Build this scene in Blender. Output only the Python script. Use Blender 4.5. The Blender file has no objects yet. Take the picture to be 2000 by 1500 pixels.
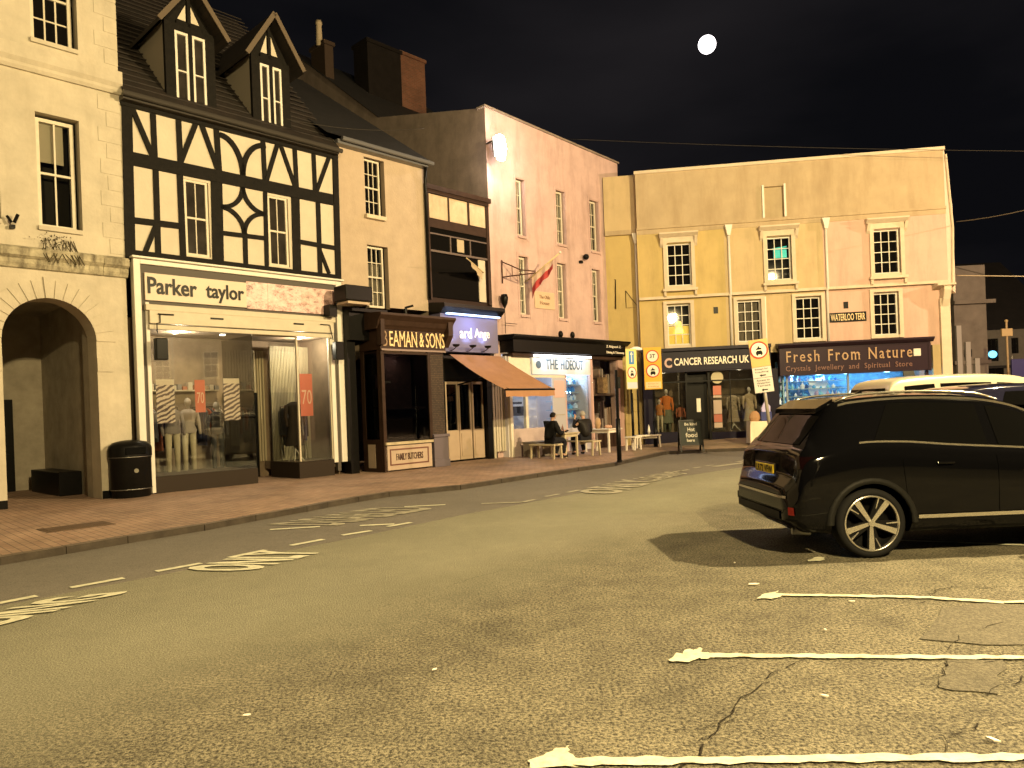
import bpy, bmesh, math, random
from mathutils import Vector, Matrix
R = math.radians
C = bpy.context.scene.collection
sc = bpy.context.scene
# ------------------------------------------------------------------ camera
CAM_H = 1.6; FOC = 1444.0; ROLL = R(2.2)
cd = bpy.data.cameras.new("camera"); cam = bpy.data.objects.new("camera", cd); C.objects.link(cam)
cd.sensor_width = 36; cd.lens = 36 * FOC / 2000; cd.shift_y = 50 / 2000; cd.clip_end = 3000
cam.rotation_mode = 'QUATERNION'
_r = Matrix(((math.cos(ROLL), math.sin(ROLL), 0), (0, 0, -1), (-math.sin(ROLL), math.cos(ROLL), 0)))
cam.rotation_quaternion = _r.to_quaternion(); cam.location = (0, 0, CAM_H)
sc.camera = cam
# ------------------------------------------------------------------ night sky
w = bpy.data.worlds.new("World"); sc.world = w; w.use_nodes = True
nt = w.node_tree; nt.nodes.clear()
o = nt.nodes.new('ShaderNodeOutputWorld'); b = nt.nodes.new('ShaderNodeBackground')
tc = nt.nodes.new('ShaderNodeTexCoord'); mp = nt.nodes.new('ShaderNodeMapping'); nz = nt.nodes.new('ShaderNodeTexNoise')
mp.inputs['Scale'].default_value = (1.2, 1.2, 3.5); mp.inputs['Rotation'].default_value = (0, R(28), R(20)); mp.inputs['Location'].default_value = (.35, 0, .5)
nz.inputs['Scale'].default_value = 1.6; nz.inputs['Detail'].default_value = 5; nz.inputs['Roughness'].default_value = .45
cr = nt.nodes.new('ShaderNodeValToRGB')
cr.color_ramp.elements[0].position = .38; cr.color_ramp.elements[0].color = (.0036, .0036, .0046, 1)
cr.color_ramp.elements[1].position = .75; cr.color_ramp.elements[1].color = (.0150, .0132, .0145, 1)
b.inputs['Strength'].default_value = 1.0
nt.links.new(tc.outputs['Generated'], mp.inputs[0]); nt.links.new(mp.outputs[0], nz.inputs['Vector'])
nt.links.new(nz.outputs[0], cr.inputs[0]); nt.links.new(cr.outputs[0], b.inputs[0]); nt.links.new(b.outputs[0], o.inputs[0])
sc.view_settings.view_transform = 'Standard'; sc.view_settings.look = 'None'
sc.view_settings.exposure = 0.0; sc.view_settings.gamma = 1
cy = sc.cycles
cy.use_denoising = True; cy.max_bounces = 5; cy.diffuse_bounces = 3; cy.glossy_bounces = 3; cy.transparent_max_bounces = 10
cy.sample_clamp_indirect = 3; cy.sample_clamp_direct = 0; cy.caustics_reflective = False; cy.caustics_refractive = False
random.seed(4)

def sstep(t): return t * t * (3 - 2 * t)
# ------------------------------------------------------------------ pixel -> place (photo measured in 2000 x 1500 pixels)
def ray(px, py):
    u = (px - 1000) / FOC; v = (800 - py) / FOC
    return (u * math.cos(ROLL) + v * math.sin(ROLL), 1.0, -u * math.sin(ROLL) + v * math.cos(ROLL))
def gnd(px, py, z=0.0):
    d = ray(px, py); t = (z - CAM_H) / d[2]
    return Vector((d[0] * t, t, z))
class Fac:                       # a facade plane: s along it, y into the building, z up
    def __init__(s, o, d):
        n = math.hypot(*d); s.o = (o[0], o[1]); s.d = (d[0] / n, d[1] / n)
        s.ang = math.atan2(s.d[1], s.d[0])
    def at(s, px, py, off=0.0):
        D = ray(px, py); ox = s.o[0] + s.d[1] * off; oy = s.o[1] - s.d[0] * off
        det = -D[0] * s.d[1] + D[1] * s.d[0]
        t = (-ox * s.d[1] + oy * s.d[0]) / det
        return ((D[0] * t - ox) * s.d[0] + (D[1] * t - oy) * s.d[1], CAM_H + D[2] * t)
    def w(s, a, y, z): return Vector((s.o[0] + s.d[0] * a - s.d[1] * y, s.o[1] + s.d[1] * a + s.d[0] * y, z))
    def loc(s, v):
        dx = v[0] - s.o[0]; dy = v[1] - s.o[1]
        return (dx * s.d[0] + dy * s.d[1], -dx * s.d[1] + dy * s.d[0], v[2])
L = Fac(gnd(262, 968, .1), (.956, 1))
Y = Fac(gnd(1245, 870, .1), (.990, -.137))
# ------------------------------------------------------------------ tagging and mesh building
OFF = {}
def tag(o, label=None, cat=None, group=None, kind=None):
    if label: o['label'] = label
    if cat: o['category'] = cat
    if group: o['group'] = group
    if kind: o['kind'] = kind
    return o
def thing(name, label, cat, loc=(0, 0, 0), rz=0, group=None, fac=None):
    """Empty at the thing's base; with fac, loc is (s, y, z) and child meshes are drawn in facade coordinates."""
    o = bpy.data.objects.new(name, None); C.objects.link(o); o.empty_display_size = .3
    if fac: o.location = fac.w(*loc); o.rotation_euler = (0, 0, fac.ang); OFF[o.name] = Vector(loc)
    else: o.location = loc; o.rotation_euler = (0, 0, rz); OFF[o.name] = Vector((0, 0, 0))
    return tag(o, label, cat, group)
class MB:
    def __init__(s): s.v = []; s.f = []; s.m = []
    def add(s, vs, fs, m=0):
        b = len(s.v); s.v += [tuple(v) for v in vs]
        for f in fs: s.f.append([b + i for i in f]); s.m.append(m)
        return s
    def box(s, x0, x1, y0, y1, z0, z1, m=0):
        if x0 > x1: x0, x1 = x1, x0
        if y0 > y1: y0, y1 = y1, y0
        if z0 > z1: z0, z1 = z1, z0
        return s.add([(x0,y0,z0),(x1,y0,z0),(x1,y1,z0),(x0,y1,z0),(x0,y0,z1),(x1,y0,z1),(x1,y1,z1),(x0,y1,z1)],
            [(0,3,2,1),(4,5,6,7),(0,1,5,4),(1,2,6,5),(2,3,7,6),(3,0,4,7)], m)
    def prism(s, pts, y0, y1, m=0):         # polygon in (x,z), extruded along y
        n = len(pts); a = sum(pts[i][0]*pts[(i+1)%n][1]-pts[(i+1)%n][0]*pts[i][1] for i in range(n))
        if a < 0: pts = pts[::-1]
        vs = [(p[0], y0, p[1]) for p in pts] + [(p[0], y1, p[1]) for p in pts]
        fs = [tuple(range(n)), tuple(range(2*n-1, n-1, -1))] + [((i+1)%n, i, n+i, n+(i+1)%n) for i in range(n)]
        return s.add(vs, fs, m)
    def prismx(s, pts, x0, x1, m=0):        # polygon in (y,z), extruded along x
        n = len(pts); a = sum(pts[i][0]*pts[(i+1)%n][1]-pts[(i+1)%n][0]*pts[i][1] for i in range(n))
        if a < 0: pts = pts[::-1]
        vs = [(x0, p[0], p[1]) for p in pts] + [(x1, p[0], p[1]) for p in pts]
        fs = [tuple(range(n-1, -1, -1)), tuple(range(n, 2*n))] + [(i, (i+1)%n, n+(i+1)%n, n+i) for i in range(n)]
        return s.add(vs, fs, m)
    def prismz(s, pts, z0, z1, m=0):
        n = len(pts); a = sum(pts[i][0]*pts[(i+1)%n][1]-pts[(i+1)%n][0]*pts[i][1] for i in range(n))
        if a < 0: pts = pts[::-1]
        vs = [(p[0], p[1], z0) for p in pts] + [(p[0], p[1], z1) for p in pts]
        fs = [tuple(range(n-1, -1, -1)), tuple(range(n, 2*n))] + [(i, (i+1)%n, n+(i+1)%n, n+i) for i in range(n)]
        return s.add(vs, fs, m)
    def bar(s, p, q, wd, y0, y1, m=0):      # a flat timber from p to q in (x,z)
        d = Vector((q[0]-p[0], q[1]-p[1])); d.normalize(); n = Vector((-d[1], d[0])) * wd / 2
        return s.prism([(p[0]+n[0],p[1]+n[1]),(p[0]-n[0],p[1]-n[1]),(q[0]-n[0],q[1]-n[1]),(q[0]+n[0],q[1]+n[1])], y0, y1, m)
    def ribbon(s, pts, wd, y0, y1, m=0):    # curved timber
        L_, R_ = [], []
        for i, p in enumerate(pts):
            a = pts[max(0, i-1)]; c = pts[min(len(pts)-1, i+1)]
            d = Vector((c[0]-a[0], c[1]-a[1])).normalized(); n = Vector((-d[1], d[0])) * wd / 2
            L_.append((p[0]+n[0], p[1]+n[1])); R_.append((p[0]-n[0], p[1]-n[1]))
        for i in range(len(pts)-1): s.prism([L_[i], R_[i], R_[i+1], L_[i+1]], y0, y1, m)
        return s
    def tube(s, pts, r, n=8, m=0, cap=True):
        pts = [Vector(p) for p in pts]; rs = r if isinstance(r, (list, tuple)) else [r]*len(pts)
        vs = []; up = None
        for i, p in enumerate(pts):
            d = (pts[min(i+1, len(pts)-1)] - pts[max(i-1, 0)]).normalized()
            if up is None: up = d.orthogonal().normalized()
            up = (up - d * up.dot(d)).normalized(); sd = d.cross(up)
            for k in range(n):
                a = 2*math.pi*k/n; vs.append(p + (up*math.cos(a) + sd*math.sin(a)) * rs[i])
        fs = [(i*n+k, i*n+(k+1)%n, (i+1)*n+(k+1)%n, (i+1)*n+k) for i in range(len(pts)-1) for k in range(n)]
        if cap: fs += [tuple(range(n-1, -1, -1)), tuple(range((len(pts)-1)*n, len(pts)*n))]
        return s.add(vs, fs, m)
    def lathe(s, prof, c=(0,0,0), n=24, m=0, sx=1, sy=1):
        vs = [(c[0]+r*sx*math.cos(2*math.pi*k/n), c[1]+r*sy*math.sin(2*math.pi*k/n), c[2]+z) for r, z in prof for k in range(n)]
        fs = [(i*n+k, i*n+(k+1)%n, (i+1)*n+(k+1)%n, (i+1)*n+k) for i in range(len(prof)-1) for k in range(n)]
        fs += [tuple(range(n-1, -1, -1)), tuple(range((len(prof)-1)*n, len(prof)*n))]
        return s.add(vs, fs, m)
    def ball(s, c, r, n=12, m=0, sc=(1,1,1)):
        k = n//2
        return s.lathe2([(math.sin(math.pi*i/k)*r, -math.cos(math.pi*i/k)*r) for i in range(k+1)], c, n, m, sc)
    def lathe2(s, prof, c, n, m, sc):
        vs = [(c[0]+max(r,1e-4)*sc[0]*math.cos(2*math.pi*k/n), c[1]+max(r,1e-4)*sc[1]*math.sin(2*math.pi*k/n), c[2]+z*sc[2]) for r, z in prof for k in range(n)]
        fs = [(i*n+k, i*n+(k+1)%n, (i+1)*n+(k+1)%n, (i+1)*n+k) for i in range(len(prof)-1) for k in range(n)]
        return s.add(vs, fs, m)
    def disc(s, c, r, y0, y1, n=24, m=0):    # disc facing y
        return s.prism([(c[0]+r*math.cos(2*math.pi*k/n), c[1]+r*math.sin(2*math.pi*k/n)) for k in range(n)], y0, y1, m)
    def ringy(s, c, r0, r1, y0, y1, n=28, m=0, a0=0, a1=2*math.pi):
        for k in range(n):
            p = a0+(a1-a0)*k/n; q = a0+(a1-a0)*(k+1)/n
            s.prism([(c[0]+r0*math.cos(p), c[1]+r0*math.sin(p)), (c[0]+r1*math.cos(p), c[1]+r1*math.sin(p)),
                     (c[0]+r1*math.cos(q), c[1]+r1*math.sin(q)), (c[0]+r0*math.cos(q), c[1]+r0*math.sin(q))], y0, y1, m)
        return s
    def wall(s, x0, x1, z0, z1, y, holes=(), dep=.2, m=0):
        """front sheet at y with openings (a,b,c,d) and their reveals dep deep"""
        xs = sorted(set([x0, x1] + [h[i] for h in holes for i in (0, 1)])); zs = sorted(set([z0, z1] + [h[i] for h in holes for i in (2, 3)]))
        xs = [x for x in xs if x0 <= x <= x1]; zs = [z for z in zs if z0 <= z <= z1]
        for i in range(len(xs)-1):
            for j in range(len(zs)-1):
                cx = (xs[i]+xs[i+1])/2; cz = (zs[j]+zs[j+1])/2
                if any(h[0] < cx < h[1] and h[2] < cz < h[3] for h in holes): continue
                s.add([(xs[i],y,zs[j]),(xs[i+1],y,zs[j]),(xs[i+1],y,zs[j+1]),(xs[i],y,zs[j+1])], [(0,1,2,3)], m)
        for a, b_, c, d in holes:
            s.add([(a,y,c),(a,y+dep,c),(a,y+dep,d),(a,y,d)], [(0,1,2,3)], m); s.add([(b_,y,c),(b_,y+dep,c),(b_,y+dep,d),(b_,y,d)], [(3,2,1,0)], m)
            s.add([(a,y,c),(b_,y,c),(b_,y+dep,c),(a,y+dep,c)], [(0,1,2,3)], m); s.add([(a,y,d),(b_,y,d),(b_,y+dep,d),(a,y+dep,d)], [(3,2,1,0)], m)
        return s
    def shell(s, x0, x1, z0, z1, y, back, m=0):   # sides, back and top behind a front sheet
        return s.add([(x0,y,z0),(x1,y,z0),(x1,back,z0),(x0,back,z0),(x0,y,z1),(x1,y,z1),(x1,back,z1),(x0,back,z1)],
            [(4,5,6,7),(1,2,6,5),(2,3,7,6),(3,0,4,7)], m)
    def text(s, body, x0, x1, z0, z1, y, th=.012, m=0, bold=0.0, space=1.0, fn=None, serif=0):
        cu = bpy.data.curves.new('lettering', 'FONT'); cu.body = body; cu.offset = bold; cu.space_character = space
        cu.resolution_u = 3; cu.extrude = .02 if th else 0
        ob = bpy.data.objects.new('lettering', cu); C.objects.link(ob)
        me = bpy.data.meshes.new_from_object(ob.evaluated_get(bpy.context.evaluated_depsgraph_get()))
        vs = [v.co.copy() for v in me.vertices]; fs = [tuple(p.vertices) for p in me.polygons]
        if serif:                          # slab feet on the ends of upright stems
            seen = set()
            for e in me.edges:
                a, b_ = vs[e.vertices[0]], vs[e.vertices[1]]
                if a.z > 0 and b_.z > 0 and abs(a.y-b_.y) < .004 and .03 < abs(a.x-b_.x) < .2:
                    c = (round((a.x+b_.x)/2, 2), round(a.y, 2))
                    if c in seen: continue
                    seen.add(c); h = abs(a.x-b_.x)/2+serif; k0 = len(vs); zt = a.z*1.02
                    vs += [Vector(((a.x+b_.x)/2-h, a.y-.018, zt)), Vector(((a.x+b_.x)/2+h, a.y-.018, zt)), Vector(((a.x+b_.x)/2+h, a.y+.018, zt)), Vector(((a.x+b_.x)/2-h, a.y+.018, zt))]; fs.append((k0, k0+1, k0+2, k0+3))
        bpy.data.objects.remove(ob); bpy.data.curves.remove(cu); bpy.data.meshes.remove(me)
        if not vs: return s
        ax = min(v.x for v in vs); bx = max(v.x for v in vs); az = min(v.y for v in vs); bz = max(v.y for v in vs)
        ex = max(abs(v.z) for v in vs) or 1
        out = []
        for v in vs:
            u = (v.x-ax)/(bx-ax); t = (v.y-az)/(bz-az)
            if fn: out.append(fn(u, t, v.z/ex))
            else: out.append((x0+(x1-x0)*u, y - (v.z/ex)*th/2, z0+(z1-z0)*t))
        return s.add(out, fs, m)
    def build(s, name, mats, parent=None, loc=None, rz=0, smooth=False, bevel=0, fac=None, off=None, sub=0):
        """parent: drawn in the parent's coordinates. No parent: a one-mesh thing whose origin is loc."""
        if not isinstance(mats, (list, tuple)): mats = [mats]
        o_ = Vector((0, 0, 0))
        if parent is not None: o_ = OFF.get(parent.name, o_)
        elif fac: o_ = Vector(loc)
        me = bpy.data.meshes.new(name)
        me.from_pydata([(v[0]-o_[0], v[1]-o_[1], v[2]-o_[2]) for v in s.v], [], s.f)
        for m in mats: me.materials.append(m)
        me.polygons.foreach_set('material_index', s.m)
        if smooth: me.polygons.foreach_set('use_smooth', [True]*len(me.polygons))
        me.validate(); me.update()
        o = bpy.data.objects.new(name, me); C.objects.link(o)
        if parent is not None: o.parent = parent
        elif fac: o.location = fac.w(*loc); o.rotation_euler = (0, 0, fac.ang)
        elif loc is not None: o.location = loc; o.rotation_euler = (0, 0, rz)
        OFF[o.name] = o_
        if bevel:
            bm_ = o.modifiers.new('bevel', 'BEVEL'); bm_.width = bevel; bm_.segments = 2; bm_.limit_method = 'ANGLE'; bm_.angle_limit = R(40)
        if sub:
            sm = o.modifiers.new('sub', 'SUBSURF'); sm.levels = sub; sm.render_levels = sub
        if smooth == 'auto' or (smooth and bevel):
            pass
        return o
# ------------------------------------------------------------------ materials
def mat(name, col, rough=.6, metal=0, var=.0, vs=3.0, dark=None, bump=0, bs=40, spec=None, emit=0, ecol=None, coat=0, stretch=(1,1,1), grime=0, gs=.8, gcol=None):
    m = bpy.data.materials.new(name); m.use_nodes = True; t = m.node_tree; N = t.nodes; K = t.links
    p = N['Principled BSDF']
    if spec is None: spec = .12 if max(col) < .06 else .35
    p.inputs['Base Color'].default_value = (*col, 1); p.inputs['Roughness'].default_value = rough
    p.inputs['Metallic'].default_value = metal; p.inputs['Specular IOR Level'].default_value = spec
    if coat: p.inputs['Coat Weight'].default_value = coat; p.inputs['Coat Roughness'].default_value = .03
    if emit: p.inputs['Emission Color'].default_value = (*(ecol or col), 1); p.inputs['Emission Strength'].default_value = emit
    if var or bump or grime:
        tc = N.new('ShaderNodeTexCoord'); mp = N.new('ShaderNodeMapping'); mp.inputs['Scale'].default_value = stretch
        K.new(tc.outputs['Object'], mp.inputs[0]); last = None
    if var:
        n1 = N.new('ShaderNodeTexNoise'); n1.inputs['Scale'].default_value = vs; n1.inputs['Detail'].default_value = 8; n1.inputs['Roughness'].default_value = .65
        K.new(mp.outputs[0], n1.inputs['Vector'])
        mx = N.new('ShaderNodeMix'); mx.data_type = 'RGBA'
        d = dark or tuple(c*(1-var) for c in col); l = tuple(min(1, c*(1+var*.5)) for c in col)
        mx.inputs['A'].default_value = (*d, 1); mx.inputs['B'].default_value = (*l, 1)
        rp = N.new('ShaderNodeMapRange'); rp.inputs['From Min'].default_value = .3; rp.inputs['From Max'].default_value = .7
        K.new(n1.outputs[0], rp.inputs[0]); K.new(rp.outputs[0], mx.inputs['Factor']); last = mx.outputs['Result']
        K.new(last, p.inputs['Base Color'])
    if grime:
        n2 = N.new('ShaderNodeTexNoise'); n2.inputs['Scale'].default_value = gs; n2.inputs['Detail'].default_value = 10; n2.inputs['Roughness'].default_value = .7
        mp2 = N.new('ShaderNodeMapping'); mp2.inputs['Scale'].default_value = (2.2, 2.2, .42); K.new(tc.outputs['Object'], mp2.inputs[0]); K.new(mp2.outputs[0], n2.inputs['Vector'])
        r2 = N.new('ShaderNodeMapRange'); r2.inputs['From Min'].default_value = .48; r2.inputs['From Max'].default_value = .74; r2.inputs['To Max'].default_value = grime
        K.new(n2.outputs[0], r2.inputs[0])
        m2 = N.new('ShaderNodeMix'); m2.data_type = 'RGBA'; m2.inputs['B'].default_value = (*(gcol or tuple(c*.35 for c in col)), 1)
        if last: K.new(last, m2.inputs['A'])
        else: m2.inputs['A'].default_value = (*col, 1)
        K.new(r2.outputs[0], m2.inputs['Factor']); K.new(m2.outputs['Result'], p.inputs['Base Color'])
    if bump:
        n3 = N.new('ShaderNodeTexNoise'); n3.inputs['Scale'].default_value = bs; n3.inputs['Detail'].default_value = 4
        K.new(tc.outputs['Object'], n3.inputs['Vector'])
        bp = N.new('ShaderNodeBump'); bp.inputs['Strength'].default_value = bump; bp.inputs['Distance'].default_value = .02
        K.new(n3.outputs[0], bp.inputs['Height']); K.new(bp.outputs[0], p.inputs['Normal'])
    return m
def glass(name, tint=(.9,.92,.92), clear=.85, rough=.02):
    m = bpy.data.materials.new(name); m.use_nodes = True; t = m.node_tree; N = t.nodes; K = t.links; N.clear()
    o = N.new('ShaderNodeOutputMaterial'); g = N.new('ShaderNodeBsdfGlossy'); g.inputs['Roughness'].default_value = rough
    tr = N.new('ShaderNodeBsdfTransparent'); tr.inputs[0].default_value = (*tint, 1)
    f = N.new('ShaderNodeLayerWeight'); f.inputs[0].default_value = .5
    pw = N.new('ShaderNodeMath'); pw.operation = 'POWER'; pw.inputs[1].default_value = 4.5; K.new(f.outputs['Facing'], pw.inputs[0])
    a = N.new('ShaderNodeMath'); a.operation = 'ADD'; a.inputs[1].default_value = 1-clear; a.use_clamp = True
    x = N.new('ShaderNodeMixShader'); K.new(pw.outputs[0], a.inputs[0]); K.new(a.outputs[0], x.inputs[0])
    K.new(tr.outputs[0], x.inputs[1]); K.new(g.outputs[0], x.inputs[2]); K.new(x.outputs[0], o.inputs[0])
    return m
def asphalt(name, c0, c1, fine=70, bump=.5, patch=.35, rough=.8, zone=None):
    """tarmac: stone grain over broad wear; zone=(x, y, nx, ny, width, c0, c1) fades into a coarser worn surface across a line"""
    m = bpy.data.materials.new(name); m.use_nodes = True; t = m.node_tree; N = t.nodes; K = t.links; p = N['Principled BSDF']
    p.inputs['Roughness'].default_value = rough; p.inputs['Specular IOR Level'].default_value = .3
    tc = N.new('ShaderNodeTexCoord')
    def noise(s, d=4, r=.6):
        n = N.new('ShaderNodeTexNoise'); n.inputs['Scale'].default_value = s; n.inputs['Detail'].default_value = d; n.inputs['Roughness'].default_value = r
        K.new(tc.outputs['Object'], n.inputs['Vector']); return n.outputs[0]
    def rng(x, a, b, c=0, d=1):
        q = N.new('ShaderNodeMapRange'); q.inputs[1].default_value = a; q.inputs[2].default_value = b; q.inputs[3].default_value = c; q.inputs[4].default_value = d; K.new(x, q.inputs[0]); return q.outputs[0]
    def mix(f, a, b):
        q = N.new('ShaderNodeMix'); q.data_type = 'RGBA'; K.new(f, q.inputs['Factor'])
        for v, k in ((a, 'A'), (b, 'B')):
            if isinstance(v, tuple): q.inputs[k].default_value = (*v, 1)
            else: K.new(v, q.inputs[k])
        return q.outputs['Result']
    def math_(op, a, b):
        q = N.new('ShaderNodeMath'); q.operation = op
        for v, k in ((a, 0), (b, 1)):
            if isinstance(v, (int, float)): q.inputs[k].default_value = v
            else: K.new(v, q.inputs[k])
        return q.outputs[0]
    g = rng(noise(fine, 2.5, .75), .36, .64); bl = rng(noise(.45, 6, .65), .3, .7, .86, 1.1); md = rng(noise(5, 5, .7), .3, .7, .92, 1.06)
    col = mix(g, c0, c1); h = g
    if zone:
        x0, y0, nx, ny, wd, z0, z1 = zone
        dt = N.new('ShaderNodeVectorMath'); dt.operation = 'DOT_PRODUCT'; K.new(tc.outputs['Object'], dt.inputs[0]); dt.inputs[1].default_value = (nx, ny, 0)
        dd = math_('ADD', dt.outputs['Value'], math_('MULTIPLY', noise(.8, 5, .6), 1.2)); f = rng(dd, x0*nx+y0*ny+.6-wd, x0*nx+y0*ny+.6+wd)
        g2 = rng(noise(fine*.62, 3, .8), .38, .60); blot = rng(noise(1.6, 7, .8), .36, .64, .62, 1.18)
        c2 = mix(g2, z0, z1); vm = N.new('ShaderNodeVectorMath'); vm.operation = 'SCALE'; K.new(c2, vm.inputs[0]); K.new(blot, vm.inputs['Scale'])
        col = mix(f, col, vm.outputs[0]); h = math_('ADD', math_('MULTIPLY', g2, math_('MULTIPLY', f, 1.6)), g)
    vm = N.new('ShaderNodeVectorMath'); vm.operation = 'SCALE'; K.new(col, vm.inputs[0]); K.new(math_('MULTIPLY', bl, md), vm.inputs['Scale']); K.new(vm.outputs[0], p.inputs['Base Color'])
    bp = N.new('ShaderNodeBump'); bp.inputs['Strength'].default_value = bump; bp.inputs['Distance'].default_value = .008; K.new(h, bp.inputs['Height']); K.new(bp.outputs[0], p.inputs['Normal'])
    return m
def paving(name, c0, c1, mortar, ang, bw=.22, bh=.11):
    m = bpy.data.materials.new(name); m.use_nodes = True; t = m.node_tree; N = t.nodes; K = t.links; p = N['Principled BSDF']
    p.inputs['Roughness'].default_value = .75
    tc = N.new('ShaderNodeTexCoord'); mp = N.new('ShaderNodeMapping'); mp.inputs['Rotation'].default_value = (0, 0, ang); K.new(tc.outputs['Object'], mp.inputs[0])
    br = N.new('ShaderNodeTexBrick'); br.inputs['Scale'].default_value = 1; br.inputs['Brick Width'].default_value = bw; br.inputs['Row Height'].default_value = bh
    br.inputs['Mortar Size'].default_value = .006; br.inputs['Color1'].default_value = (*c0, 1); br.inputs['Color2'].default_value = (*c1, 1); br.inputs['Mortar'].default_value = (*mortar, 1)
    K.new(mp.outputs[0], br.inputs['Vector'])
    n = N.new('ShaderNodeTexNoise'); n.inputs['Scale'].default_value = .9; n.inputs['Detail'].default_value = 8; n.inputs['Roughness'].default_value = .7; K.new(tc.outputs['Object'], n.inputs['Vector'])
    rp = N.new('ShaderNodeMapRange'); rp.inputs['From Min'].default_value = .3; rp.inputs['From Max'].default_value = .7; rp.inputs['To Min'].default_value = .55; rp.inputs['To Max'].default_value = 1.15
    K.new(n.outputs[0], rp.inputs[0]); vm = N.new('ShaderNodeVectorMath'); vm.operation = 'SCALE'
    K.new(br.outputs['Color'], vm.inputs[0]); K.new(rp.outputs[0], vm.inputs['Scale']); K.new(vm.outputs[0], p.inputs['Base Color'])
    bp = N.new('ShaderNodeBump'); bp.inputs['Strength'].default_value = .35; bp.inputs['Distance'].default_value = .01; bp.invert = True
    K.new(br.outputs['Fac'], bp.inputs['Height']); K.new(bp.outputs[0], p.inputs['Normal'])
    return m
def brickm(name, c0, c1, mortar, bw=.22, bh=.075, slate=False):
    m = paving(name, c0, c1, mortar, 0, bw, bh)
    N = m.node_tree.nodes; K = m.node_tree.links
    mp = [n for n in N if n.type == 'MAPPING'][0]
    tc = [n for n in N if n.type == 'TEX_COORD'][0]
    sx = N.new('ShaderNodeSeparateXYZ'); cx = N.new('ShaderNodeCombineXYZ'); ad = N.new('ShaderNodeMath'); ad.operation = 'ADD'
    K.new(tc.outputs['Object'], sx.inputs[0])
    if slate: K.new(sx.outputs['X'], cx.inputs[0])
    else: K.new(sx.outputs['X'], ad.inputs[0]); K.new(sx.outputs['Y'], ad.inputs[1]); K.new(ad.outputs[0], cx.inputs[0])
    K.new(sx.outputs['Z'], cx.inputs[1]); K.new(cx.outputs[0], mp.inputs[0])
    return m
M = {}
_a, _b = gnd(1010, 1106), gnd(520, 1262); _n = Vector((_b.y-_a.y, -(_b.x-_a.x), 0)).normalized(); _n = _n if _n.y < 0 else -_n
M['road'] = asphalt('road asphalt', (.105,.101,.073), (.29,.280,.203), fine=75, bump=.5, zone=(_a.x, _a.y, _n.x, _n.y, .9, (.022,.019,.014), (.25,.227,.158)))
M['lane'] = asphalt('lane asphalt', (.095,.087,.075), (.20,.183,.158), fine=80, bump=.3)
M['crack'] = mat('crack', (.022,.019,.014), .95)
M['patch'] = asphalt('patch', (.06,.055,.04), (.15,.135,.10), fine=60, bump=.4)
M['mark'] = mat('road paint', (.62,.61,.46), .6, var=.25, vs=9, grime=.5, gs=9, gcol=(.10,.09,.07))
M['marklow'] = mat('faded road paint', (.36,.34,.26), .7, var=.4, vs=12, grime=.6, gs=9, gcol=(.13,.12,.09))
M['pave'] = paving('brick paving', (.33,.21,.15), (.39,.265,.19), (.14,.10,.075), L.ang)
M['pave2'] = paving('buff slab paving', (.30,.22,.14), (.26,.18,.11), (.12,.09,.06), Y.ang, .6, .45)
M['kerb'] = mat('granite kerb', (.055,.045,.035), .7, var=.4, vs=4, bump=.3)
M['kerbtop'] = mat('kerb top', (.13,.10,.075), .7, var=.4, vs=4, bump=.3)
M['stone'] = mat('cream painted stucco', (.52,.47,.37), .75, var=.18, vs=1.6, bump=.5, bs=7, grime=.28, gs=1.1, gcol=(.27,.22,.14))
M['stonedirt'] = mat('stained cream cornice', (.42,.38,.27), .85, var=.5, vs=5, bump=.8, bs=14, grime=1, gs=3.2, gcol=(.06,.045,.025))
M['grey'] = mat('passage plaster', (.36,.32,.25), .8, var=.3, vs=2, bump=.3)
M['plaster'] = mat('cream plaster infill', (.56,.50,.40), .75, var=.1, vs=2, bump=.25, bs=12)
M['timber'] = mat('black timber', (.008,.0068,.005), .65, var=.5, vs=8, bump=.5, bs=20)
M['roof'] = brickm('old clay tile roof', (.016,.0115,.008), (.024,.016,.011), (.007,.005,.004), .18, .1, True)
M['slate'] = brickm('slate roof', (.009,.0078,.0072), (.014,.012,.011), (.005,.005,.005), .3, .16, True)
M['brick'] = brickm('red brick', (.13,.050,.024), (.18,.068,.034), (.14,.11,.08))
M['tan'] = mat('tan render', (.44,.35,.26), .8, var=.12, vs=2.5, bump=.35, bs=25, grime=.15)
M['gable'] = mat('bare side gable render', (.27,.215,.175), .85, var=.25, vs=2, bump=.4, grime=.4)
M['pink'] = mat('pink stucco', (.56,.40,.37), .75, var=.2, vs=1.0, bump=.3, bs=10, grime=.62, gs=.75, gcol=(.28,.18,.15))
M['yellow'] = mat('pale stucco', (.52,.40,.225), .75, var=.08, vs=1.5, bump=.15, bs=10, grime=.34, gs=.9)
M['ytrim'] = mat('pale stone trim', (.60,.51,.38), .7, var=.1, vs=4, grime=.2)
M['yellow2'] = mat('grimy stucco upper wall', (.44,.345,.215), .8, var=.12, vs=1.5, bump=.15, bs=10, grime=.65, gs=.7, gcol=(.28,.2,.11))
M['white'] = mat('white paint', (.66,.63,.56), .45, var=.06, vs=6)
M['cream'] = mat('cream paint', (.52,.47,.36), .5, var=.1, vs=5)
M['black'] = mat('black paint', (.006,.0055,.005), .35, var=.3, vs=8)
M['dark'] = mat('dark interior', (.02,.017,.013), .9)
M['navy'] = mat('navy shop fascia', (.012,.010,.022), .35, var=.2, vs=4)
M['brown'] = mat('dark brown fascia paint', (.040,.023,.016), .4, var=.3, vs=5)
M['gold'] = mat('gilt letters', (.80,.62,.34), .5)
M['letterw'] = mat('white letters', (.85,.80,.68), .5)
M['letterb'] = mat('black letters', (.012,.012,.012), .4)
M['pane'] = mat('dark window glass', (.006,.0055,.005), .03, spec=.4)
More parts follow.
